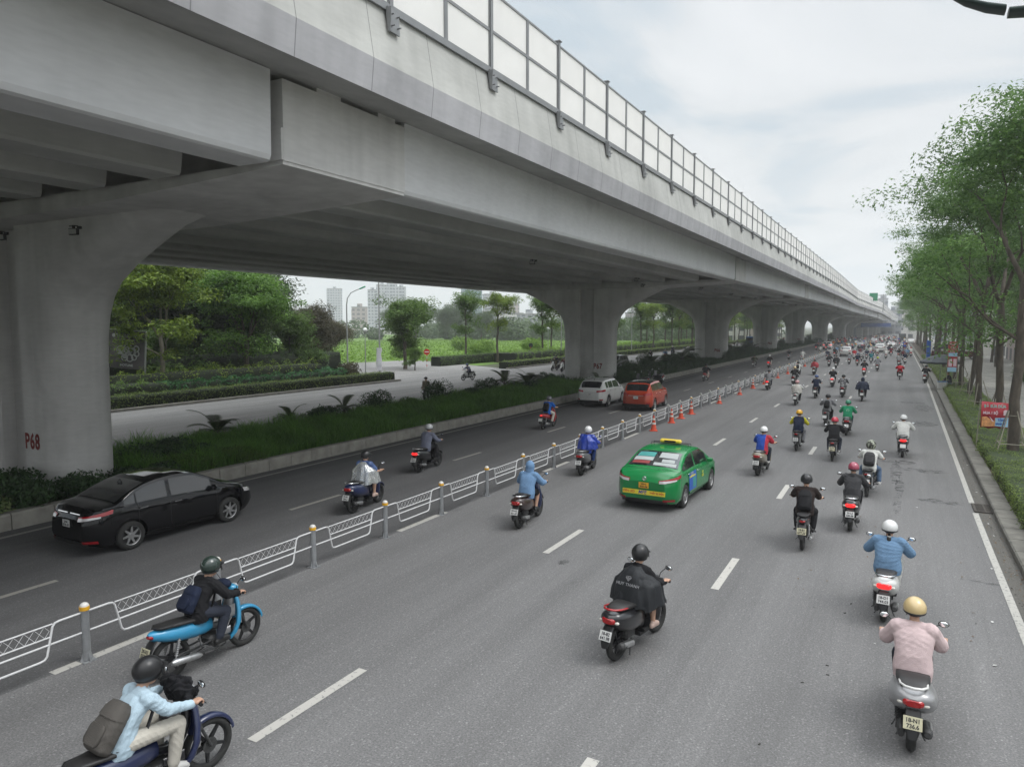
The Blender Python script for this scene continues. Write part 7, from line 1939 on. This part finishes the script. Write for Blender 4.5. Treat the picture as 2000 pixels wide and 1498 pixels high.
# red banner between the trees
M_banr = mat('banner_red', (.38,.02,.035), .6, var=.12, scale=4); M_teal = mat('print_teal', (.25,.55,.50), .6, var=.05); M_pr = mat('print_rose', (.72,.55,.60), .6, var=.03); M_or = mat('print_orange', (.65,.30,.12), .6, var=.35, scale=9); M_lb = mat('print_light_blue', (.35,.58,.75), .6, var=.05); M_yl = mat('print_yellow', (.72,.60,.18), .6, var=.1)
t = empty('hanging_banner', (3.42, 33.0, 0), radians(8), 'red hanging banner with teal and white lettering tied between tree props', 'banner')
rings = []
for i in range(8):
    x = -.46+.92*i/7; y = .035*sin(i*1.5); rings.append([(x, y, 1.98-.05*i/7), (x, y+.02, .95+.03*sin(i*2.1)), (x, y+.032, .95+.03*sin(i*2.1)), (x, y+.012, 1.98-.05*i/7)])
MB().loft(rings, 0, True).build('cloth', M_banr, t)
for tx, z, s, m, x in (('BÒ SỮA DỪA', 1.80, .155, M_teal, -.02), ('MUA 1 BỘ', 1.54, .14, M_pr, -.16), ('TẶNG', 1.27, .12, M_sb, .22), ('BÁNH MÌ', 1.12, .10, M_sb, .18)):
    obj('printed_lettering', text_mesh(tx, s, m, .002, .006, .78), t, loc=(x, -.055, z), rot=(radians(90), 0, 0))
mb = MB(); mb.add([(-.44,-.045,1.38),(-.28,-.045,1.40),(-.05,-.045,1.20),(.02,-.045,1.33),(.0,-.045,1.02),(-.44,-.045,1.0)], [(0,1,2,3,4,5)]); mb.build('printed_picture', M_or, t)
mb = MB(); mb.add([(.0,-.042,1.35),(.44,-.042,1.38),(.44,-.042,1.0),(-.02,-.042,1.04)], [(0,1,2,3)]); mb.build('printed_panel', M_lb, t)
mb = MB(); mb.add([(-.2,-.05,1.42),(-.02,-.05,1.20),(-.1,-.05,1.22)], [(0,1,2)]); mb.cyl((.34,-.05,1.60), .075, .01, 'y', 16); mb.box(.27,.41,-.052,-.046,1.46,1.58); mb.build('printed_cup', M_pr, t)
mb = MB(); mb.tube([(-.5,.02,2.05),(-.55,.1,.1)], .02, 6); mb.tube([(.5,.02,2.0),(.45,.1,.1)], .02, 6); mb.build('stake', M_bam, t)
# vertical red and blue banner farther on
t = empty('upright_banner', (3.5, 60.0, 0), radians(6), 'narrow upright red banner with white print and blue foot beside the umbrella', 'banner')
MB().box(-.29,.29,-.015,.015,1.85,3.78).build('cloth', M_banr, t); MB().box(-.29,.26,-.022,-.016,1.62,1.95).build('blue_foot', M_lb, t); MB().box(-.26,.29,-.022,-.016,2.72,2.98).build('printed_panel', M_lb, t)
MB().box(-.24,-.02,-.022,-.016,2.02,2.55).build('printed_panel', M_pr, t); MB().box(.06,.26,-.022,-.016,2.02,2.55).build('printed_panel', M_pr, t)
obj('printed_lettering', text_mesh('YOSIN', .20, M_pr, .002, .006, .8), t, loc=(0,-.025,3.6), rot=(radians(90),0,0)); obj('printed_lettering', text_mesh('Origin', .14, M_pr, .002, .004, .9), t, loc=(0,-.025,3.38), rot=(radians(90),0,0))
for k in range(3): MB().box(-.2,.22,-.022,-.017,3.22-.09*k,3.245-.09*k).build('printed_line', M_pr, t)
mb = MB(); mb.tube([(-.3,.02,0),(-.3,.02,3.8)], .02, 6); mb.tube([(.3,.02,0),(.3,.02,3.8)], .02, 6); mb.build('stake', M_bam, t)
# umbrella
M_umb = mat('umbrella_cloth', (.03,.038,.045), .6, var=.15, scale=3)
t = empty('umbrella', (2.98, 64.3, .1), 0, 'large dark parasol standing over the vendor by the kerb', 'umbrella')
mb = MB(); rings = []
for f, z in ((.02,2.62),(.3,2.56),(.65,2.36),(1.0,2.05)):
    rings.append([(cos(2*pi*k/24)*1.42*f*(1 if k % 2 == 0 else .965), sin(2*pi*k/24)*1.42*f*(1 if k % 2 == 0 else .965), z-(0 if k % 2 == 0 else .02*f)) for k in range(24)])
rings.append([(p[0]*.99, p[1]*.99, p[2]-.14) for p in rings[-1]]); mb.loft(rings, 0, False, cap=False); mb.build('canopy', M_umb, t)
MB().tube([(0,0,0),(0,0,2.66)], .022, 8).build('pole', M_pole, t)
mb = MB()
for k in range(12): a = 2*pi*k/12; mb.tube([(0,0,2.58),(cos(a)*1.38,sin(a)*1.38,2.04)], .008, 4)
mb.build('ribs', M_pole, t)
# vendor sitting below, a stool and a crate
P = POSES['sit']
rider((3.55,65.0,.1), radians(100), P, 'vendor in dark clothes sitting under the large parasol', K, 'long', C['darkjeans'], 'long', M_shoe_b, ('hat', C['khaki'], None), vox=.02, group=None)
M_plas = mat('blue_plastic', (.05,.16,.35), .45, var=.05)
t = empty('stool', (3.7,64.95,.1), 0, 'low blue plastic stool under the seated vendor', 'stool')
MB().cbox((0,0,.33), (.30,.30,.03), 0, .01).build('seat', M_plas, t)
for a, b in ((1,1),(1,-1),(-1,1),(-1,-1)): MB().tube([(a*.15,b*.15,0),(a*.12,b*.12,.32)], .018, 6).build('leg', M_plas, t)
t = empty('crate', (3.1,63.2,.1), .2, 'pale vending box standing before the vendor under the parasol', 'box')
MB().cbox((0,0,.30), (.6,.42,.5), 0, .02).build('box_body', mat('box_white',(.5,.5,.48),.6), t); MB().cbox((0,0,.57), (.64,.46,.05), 0, .015).build('lid', M_plas, t)
# rider stopped at the kerb
motorbike((2.25,71.2,0), radians(-8), 'scooter', P_grey, 'dark grey scooter stopped on the edge line below the parasol', 1)
rider_far((2.25,71.2,0), radians(-8), 0, C['black'], C['khaki'], ('half', H_black, None), 'person in black on the scooter stopped by the kerb')
# minibus crossing behind the trees
def minibus(loc, rz, label, low, high):
    t = empty('minibus', loc, rz, label, 'minibus'); L2_, W2 = 3.1, 1.0
    def prof(x0, z0, z1): return [(y, z) for y, z in ((-L2_, z0+.1), (-L2_, z1-.2), (-L2_+.15, z1), (L2_-.35, z1), (L2_-.12, z1-.15), (L2_, z0+.3), (L2_, z0), (-L2_, z0))]
    MB().prism([(-L2_,.35),(-L2_,1.15),(L2_,1.15),(L2_,.35)], -W2, W2, 'x').build('lower_body', low, t)
    MB().prism([(-L2_,1.152),(-L2_+.02,1.4),(L2_-.02,1.4),(L2_,1.152)], -W2, W2, 'x').build('waist', high, t)
    MB().prism([(-L2_+.02,1.402),(-L2_+.10,2.15),(L2_-.55,2.15),(L2_-.05,1.402)], -W2+.04, W2-.04, 'x').build('glass_band', M_glass, t)
    MB().prism([(-L2_+.08,2.152),(-L2_+.15,2.45),(L2_-.9,2.45),(L2_-.52,2.152)], -W2, W2, 'x').build('roof', high, t)
    for sd in (1,-1):
        for y in (-3.02,-2.1,-1.2,-.3,.6,1.5,2.3): MB().box(sd*W2-.05, sd*W2-.0, y, y+.10, 1.38, 2.17).build('window_pillar', high, t)
        for y in (-2.0, 2.0):
            w = obj('wheel', CARM['suv']['w'][0], t, loc=(sd*(W2-.1), y, .36), rot=(0,0,0 if sd > 0 else pi)); obj('rim', CARM['suv']['w'][1], w)
        MB().cbox((sd*.75, L2_+.01, .8), (.3,.04,.2), 0, .01).build('headlight', M_light, t)
    return t
minibus((7.6,122,0.14), radians(84), 'white and maroon minibus crossing behind the street trees', CP_maroon, CP_white)
minibus((-30.5,176,0), pi, 'blue bus on the far road between the fourth and fifth piers', carpaint('bus_blue', (.03,.10,.25)), carpaint('bus_blue', (.03,.10,.25)))
minibus((1.2,262,0), 0, 'dark bus among the far traffic near the kerb', CP_dark, CP_dark)
o = MB().cbox((0,0,1.5), (.5,.5,2.6), 0, .05).build('portable_sign', M_sb, None, loc=(3.9,118,.1)); tag(o, 'tall blue upright box beside the minibus', 'sign')
# footbridge across the road
t = empty('footbridge', (-2.5, 300, 0), 0, 'arched steel footbridge spanning the far end of the road', 'footbridge'); M_fb = mat('footbridge_steel', (.42,.44,.47), .5, .2, var=.08); M_fbb = mat('footbridge_banner_blue', (.05,.10,.30), .6, var=.15, scale=.5)
MB().box(-12,14,-1.2,1.2,4.25,4.5).build('deck', M_fb, t)
for sd in (1,-1):
    mb = MB(); pts = [(-12+26*k/20, sd*1.2, 4.5+2.6*sin(pi*k/20)) for k in range(21)]; mb.tube(pts, .13, 6)
    for k in range(1,20): mb.tube([pts[k],(pts[k][0], sd*1.2, 4.5)], .05, 4); mb.tube([(pts[k][0], sd*1.2, 4.5), pts[k+1]], .04, 4)
    mb.build('arch_truss', M_fb, t)
MB().box(-10,0,-1.35,-1.28,4.6,6.0).build('banner_panel', M_fbb, t)
for x in (-12, 14): MB().box(x-.4,x+.4,-.5,.5,0,4.25).build('pier', M_fb, t)
# gantry and green sign on the viaduct
t = empty('sign_gantry', (-6.3,236,9.0), 0, 'green road sign on a grey gantry above the viaduct', 'road sign')
MB().box(-1.6,.6,-.1,.1,3.3,5.6).build('sign_panel', mat('road_sign_green', (.005,.22,.10), .5, var=.04), t)
mb = MB(); mb.tube([(2.1,0,0),(2.1,0,5.2)], .12, 6); mb.tube([(-3,0.2,4.9),(2.1,0.2,4.9)], .09, 6); mb.tube([(-3,0.2,3.6),(2.1,0.2,3.6)], .09, 6); mb.build('gantry_frame', M_pole, t)
# ------------------------------------------------------------------ far buildings
def facade(name, wall, glass, sx, sz, wf=.55):
    m = bpy.data.materials.new(name); m.use_nodes = True; t = m.node_tree; L = t.links.new; b = t.nodes['Principled BSDF']; b.inputs['Roughness'].default_value = .7
    tcn = t.nodes.new('ShaderNodeTexCoord'); sp = t.nodes.new('ShaderNodeSeparateXYZ'); L(tcn.outputs['Object'], sp.inputs[0])
    ad = t.nodes.new('ShaderNodeMath'); ad.operation = 'ADD'; L(sp.outputs[0], ad.inputs[0]); L(sp.outputs[1], ad.inputs[1])
    def band(src, s, w):
        a = t.nodes.new('ShaderNodeMath'); a.operation = 'MULTIPLY'; L(src, a.inputs[0]); a.inputs[1].default_value = 1/s
        f = t.nodes.new('ShaderNodeMath'); f.operation = 'FRACT'; L(a.outputs[0], f.inputs[0]); g = t.nodes.new('ShaderNodeMath'); g.operation = 'LESS_THAN'; L(f.outputs[0], g.inputs[0]); g.inputs[1].default_value = w; return g.outputs[0]
    ml = t.nodes.new('ShaderNodeMath'); ml.operation = 'MULTIPLY'; L(band(ad.outputs[0], sx, wf), ml.inputs[0]); L(band(sp.outputs[2], sz, .5), ml.inputs[1])
    mx_ = t.nodes.new('ShaderNodeMixRGB'); L(ml.outputs[0], mx_.inputs[0]); mx_.inputs[1].default_value = wall+(1,); mx_.inputs[2].default_value = glass+(1,); L(mx_.outputs[0], b.inputs['Base Color']); return m
F1 = facade('facade_pale', (.48,.50,.52), (.10,.13,.17), 3.2, 3.3); F2 = facade('facade_glass', (.16,.30,.34), (.08,.17,.22), 2.6, 3.4, .8); F3 = facade('facade_white', (.62,.61,.58), (.10,.11,.12), 4.2, 3.2, .42); F4 = facade('facade_grey', (.34,.35,.37), (.12,.14,.17), 4.0, 3.6); F5 = facade('facade_pinkish', (.42,.36,.34), (.14,.14,.15), 4, 3.4)
M_roof = mat('flat_roof', (.25,.25,.25), .9, var=.15)
def tower(loc, blocks, m, label, rz=0, name='apartment_tower', cat='tower'):
    t = empty(name, loc, rz, label, cat)
    for (x0, x1, y0, y1, h) in blocks:
        MB().box(x0,x1,y0,y1,0,h).build('wall', m, t)
        r = MB().box(x0-.3,x1+.3,y0-.3,y1+.3,h,h+.9).build('roof', M_roof, t); MB().box((x0+x1)/2-2,(x0+x1)/2+2,(y0+y1)/2-2,(y0+y1)/2+2,h+.9,h+3.5).build('lift_house', m, r)
    for (x0, x1, y0, y1, h) in blocks:
        n = max(2, int((x1-x0)/6))
        for k in range(n+1):
            x = x0+(x1-x0)*k/n; MB().box(x-.35,x+.35,y0-.7,y0,0,h-1).build('facade_pier', m, t)
rt = radians(38)
tower((-478,600,0), [(-18,-9,-8,8,42),(-9,2,-9,9,47),(2,12,-8,10,50),(12,21,-8,8,45)], F1, 'pale blue grey apartment tower behind the tall lamp post', rt)
tower((-400,650,0), [(-12,8,-9,9,44),(-6,4,-9.5,9.5,49)], F2, 'hazy green glass tower right of the pale tower', rt); tower((-372,640,0), [(-8,9,-8,8,37)], F4, 'pale grey block right of the green glass tower', rt)
tower((-365,560,0), [(-9,9,-8,8,24)], F1, 'low pale block in front of the green glass tower', rt); tower((-385,450,0), [(-6,6,-6,6,19.5)], F5, 'pinkish building left of the tall lamp post', rt); tower((-640,700,0), [(-9,9,-8,8,52)], F1, 'small far tower at the left edge of the open sky', rt)
tower((-330,600,0), [(-9,9,-8,8,26)], F5, 'pinkish far block beside the slender trees', rt)
for i, (x, y, w, h, m) in enumerate(((-262,420,14,11,F5),(-235,430,16,13,F3),(-210,410,14,12,F4),(-190,430,16,14,F3),(-168,440,14,16,F1),(-150,450,14,13,F5),(-100,470,20,18,F3),(-72,430,16,15,F1),(-60,360,16,14,F3),(-56,300,12,12,F5),(-54,260,10,11,F3))):
    tower((x,y,0), [(-w/2,w/2,-6,6,h)], m, ('pinkish','white','grey','cream','pale','dull pink','broad white','pale blue','white','pink','narrow white')[i]+' low house %s behind the wood' % ('farthest left','second from the left','third from the left','fourth from the left','fifth from the left','sixth from the left','seen between the third and fourth pier','seen between the fourth and fifth pier','seen between the fifth and sixth pier','close to the sixth pier','close to the seventh pier')[i], rt, 'house', 'house')
tower((6.0,345,0), [(-4.6,2.2,-6,6,24),(2.2,14,-4,8,22)], F3, 'tall white apartment tower at the end of the road, partly behind the trees'); tower((-2.5,500,0), [(-4,4,-5,5,13.5),(-7,-4,-5,5,12)], F4, 'grey block closing the road right of the viaduct')
tower((-10.4,610,0), [(-3.5,2.5,-5,5,25)], F4, 'narrow hazy tower just above the viaduct end'); tower((8,560,0), [(-9,9,-5,5,22)], F1, 'pale hazy building beside the white tower'); tower((22,420,0), [(-8,10,-5,8,26)], F4, 'grey building hidden by the street trees')
for i, (x, y, w, h, m) in enumerate(((19,95,10,9,F3),(20,118,12,12,F5),(18,146,11,8,F3),(18,172,12,14,F4),(17,200,12,10,F3),(17,235,14,16,F1),(24,60,10,10,F5))):
    tower((x,y,0.1), [(-w/2,w/2,-8,8,h)], m, ('white','pinkish','small white','grey','white','pale blue','reddish')[i]+' shop house behind the right trees, '+('nearest the van','second','third','fourth','fifth','last of the row','closest to the camera')[i], 0, 'shop_house', 'house')
# ------------------------------------------------------------------ people and bikes beyond, on both roads
HS = {'black': H_black, 'white': H_white, 'red': H_red, 'grey': H_grey, 'blue': H_blue, 'yellow': H_yel, 'green': H_mint, 'silver': H_silver}
TS_ = {'black': K, 'white': W, 'navy': NV, 'red': C['red'], 'grey': C['grey'], 'royal blue': C['royal'], 'olive': C['olive'], 'denim': C['denimblue'], 'orange': C['orange'], 'pale striped': C['striped'], 'maroon': C['maroon'], 'teal': C['teal']}
PS = {'black': P_black, 'red': P_red, 'white': P_white, 'grey': P_grey, 'silver': P_silver, 'navy': P_navy}
rr = random.Random(5); combos = [(a, b, c) for a in TS_ for b in HS for c in PS]; rr.shuffle(combos)
combos = sorted(combos, key=lambda c: rr.random()/(7 if c[0] in ('black','white','grey','navy') else 2 if c[0] in ('olive','maroon','pale striped') else .6 if c[0] in ('orange','royal blue','denim','teal') else 1)/(2.5 if c[1] in ('black','white') else 1)/(2.5 if c[2] in ('black','red') else 1))
used = []
def crowd(x, y, where, rz=0.0, det=0, grp='distant riders', combo=None):
    for ux, uy in used:
        if abs(ux-x) < .85 and abs(uy-y) < 2.2: return False
    for cx_, cy_ in CARS_AT:
        if abs(cx_-x) < 1.5 and abs(cy_-y) < 3.4: return False
    used.append((x, y)); a, b, c = combo or combos.pop(0); k = rr.choice((0,1,2,3,0,1))
    lab = 'distant rider, %s top, %s helmet, %s motorbike, %s' % (a, b, c, where)
    loc = (x, y, 0); motorbike(loc, rz, 'cub' if k in (1,3) else 'scooter', PS[c], 'distant %s motorbike of the rider in %s top and %s helmet' % (c, a, b), det, None, lit=rr.random() < .25, group='distant motorbikes')
    rider_far(loc, rz, k, TS_[a], rr.choice((K, C['darkjeans'], C['charcoal'], C['khaki'])), ('half', HS[b], None), lab, grp)
    return True
CARS_AT = [(-7.3,127.5),(-6.75,163.5),(-1.2,176),(-2.9,150),(3.2,225),(-5.6,215),(-12.9,163.3),(1.2,262)]
for x, y in ((-4.3,96.9),(-4.38,110),(-4.0,117),(-2.84,127.6),(-1.5,120.3),(-.91,131),(.19,123.1),(.77,116),(1.37,125.7),(1.9,130.4),(-8.9,111.6),(-5.6,115.9),(-5.4,100.5),(-3.0,104),(.9,104.5),(-8.8,123.5),(-5.2,124.8)): crowd(x, y+.6, 'beyond the cones', det=1)
n = 0
while n < 118:
    y = 132+(rr.random()**1.1)*190; x = rr.uniform(-9.4, 1.6+.3)
    if crowd(x, y, 'deep in the far traffic', rr.uniform(-.04,.04)): n += 1
n = 0
while n < 38:
    y = rr.uniform(140, 300); x = rr.uniform(-17.4, -11.2)
    if crowd(x, y, 'far along the left carriageway'): n += 1
n = 0
while n < 14:
    y = rr.uniform(84, 240); x = rr.uniform(-35.5, -28)
    if crowd(x, y, 'coming the other way behind the piers', pi, 0): n += 1
# riders on the far road
motorbike((-34.2,54.6,0), radians(170), 'cub', P_white, 'white underbone motorbike coming towards the camera on the far road', 1)
rider_far((-34.2,54.6,0), radians(170), 1, C['greyblue'], C['charcoal'], ('half', H_blue, None), 'rider in a grey blue jacket and blue helmet alone on the far road')
for x, y, a in ((-33.2,71,'olive'),(-34.6,74.5,'navy'),(-31.5,69.8,'maroon')): 
    crowd(x, y, 'coming towards the second pier', pi, 1, 'distant riders', (a, 'grey' if a != 'navy' else 'black', 'white'))
# motorbikes parked in the median by the orange car
for i, (x, y) in enumerate(((-18.2,55.5),(-18.0,58.2),(-18.25,60.2))): motorbike((x, y, 0), radians((60,75,50)[i]), 'scooter', (P_grey, P_black, P_silver)[i], ('grey scooter parked against the median kerb beyond the white SUV','black scooter parked in the middle of three by the median kerb','silver scooter parked last by the median kerb')[i], 1)
# person standing behind the round bush
Ps = POSES['stand']
rider((-26.6,37.4,.0), radians(200), Ps, 'worker in a dark hat and tan vest standing behind the round dark bush', C['khaki'], 'long', C['charcoal'], 'long', M_shoe_k, ('hat', C['charcoal'], None), vox=.018, group=None)
# ------------------------------------------------------------------ litter, leaves, stones, stains
M_lit = [mat('litter_%s' % n, c, .8, var=.1) for n, c in (('dry_leaf', (.12,.07,.03)), ('paper', (.5,.5,.48)), ('dark_scrap', (.03,.028,.025)))]
n = 260
for q, (m, cnt) in enumerate(zip(M_lit, (520, 70, 200))):
    y = 12+(rg.random(cnt)**1.3)*70; x = np.where(rg.random(cnt) < .8, 2.05+rg.random(cnt)*.28, -2+rg.random(cnt)*4)+np.array([road_dx(float(a)) for a in y])
    P = np.stack([x, y, np.full(cnt, .012)], 1); v, f = leaves(P, np.zeros_like(P)+np.array([[0,0,1.]]), (.05,.07,.05)[q], .6, .12, 0); o = obj('litter', np_mesh('litter', v, f, m), kind='stuff')
    tag(o, ('dry leaves','scraps of paper','dark scraps')[q]+' scattered along the right gutter', 'litter')
st = bpy.data.materials.new('stain'); st.use_nodes = True; t_ = st.node_tree; b_ = t_.nodes['Principled BSDF']; b_.inputs['Roughness'].default_value = .45
nz_ = t_.nodes.new('ShaderNodeTexNoise'); nz_.inputs['Scale'].default_value = 4; nz_.inputs['Detail'].default_value = 5; tc_ = t_.nodes.new('ShaderNodeTexCoord'); t_.links.new(tc_.outputs['Object'], nz_.inputs['Vector'])
r_2 = t_.nodes.new('ShaderNodeMapRange'); t_.links.new(nz_.outputs['Fac'], r_2.inputs[0]); r_2.inputs[1].default_value = .42; r_2.inputs[2].default_value = .62; r_2.inputs[4].default_value = .42; t_.links.new(r_2.outputs[0], b_.inputs['Alpha']); b_.inputs['Base Color'].default_value = (.045,.045,.047,1)
def stain(x, y, rx, ry, k):
    mb = MB(); N = 26; mb.add([(x+rx*cos(2*pi*i/N)*(1+.25*sin(3*i+k)), y+ry*sin(2*pi*i/N)*(1+.25*cos(4*i+k)), .0042+.0001*k) for i in range(N)], [tuple(range(N))]); mb.build('road_stain', st, kind='structure')
for k, a in enumerate(((.2,29.0,.55,.5),(.9,27.6,.7,.35),(.1,27.0,.16,2.2),(.22,24.5,.12,1.5),(.15,22.0,.10,1.2),(1.2,22.9,.55,.30),(-5.95,13.2,.12,.16),(1.7,16.0,.28,.12),(1.3,41,.5,1.1),(1.5,49,.5,2.0),(.9,52,.9,.4))): stain(*a, k)
mb = MB()
for x, y in ((-.98,10.2),(-.72,10.9),(-.69,10.6),(-.62,13.1),(-.55,13.6),(-1.25,8.4)):
    mb.cbox((x,y,.006), (.045,.022,.010), 0, .004, Matrix.Rotation(x*9, 3, 'Z'))
o = mb.build('litter', M_lit[2], kind='stuff'); tag(o, 'little dark crumbs lying on the open lanes', 'litter')
HAZE = 0.0006
# ------------------------------------------------------------------ haze in the air
hz = bpy.data.materials.new('haze_air'); hz.use_nodes = True
t_ = hz.node_tree
for n in list(t_.nodes): t_.nodes.remove(n)
pv = t_.nodes.new('ShaderNodeVolumePrincipled'); pv.inputs['Color'].default_value = (.97,.985,1.0,1); pv.inputs['Density'].default_value = HAZE; pv.inputs['Anisotropy'].default_value = 0.2
ho = t_.nodes.new('ShaderNodeOutputMaterial'); t_.links.new(pv.outputs[0], ho.inputs['Volume'])
MB().box(-3600,3600,-700,5100,-1.1,230).build('haze', hz, kind='stuff')
bpy.data.scenes.remove(TS)
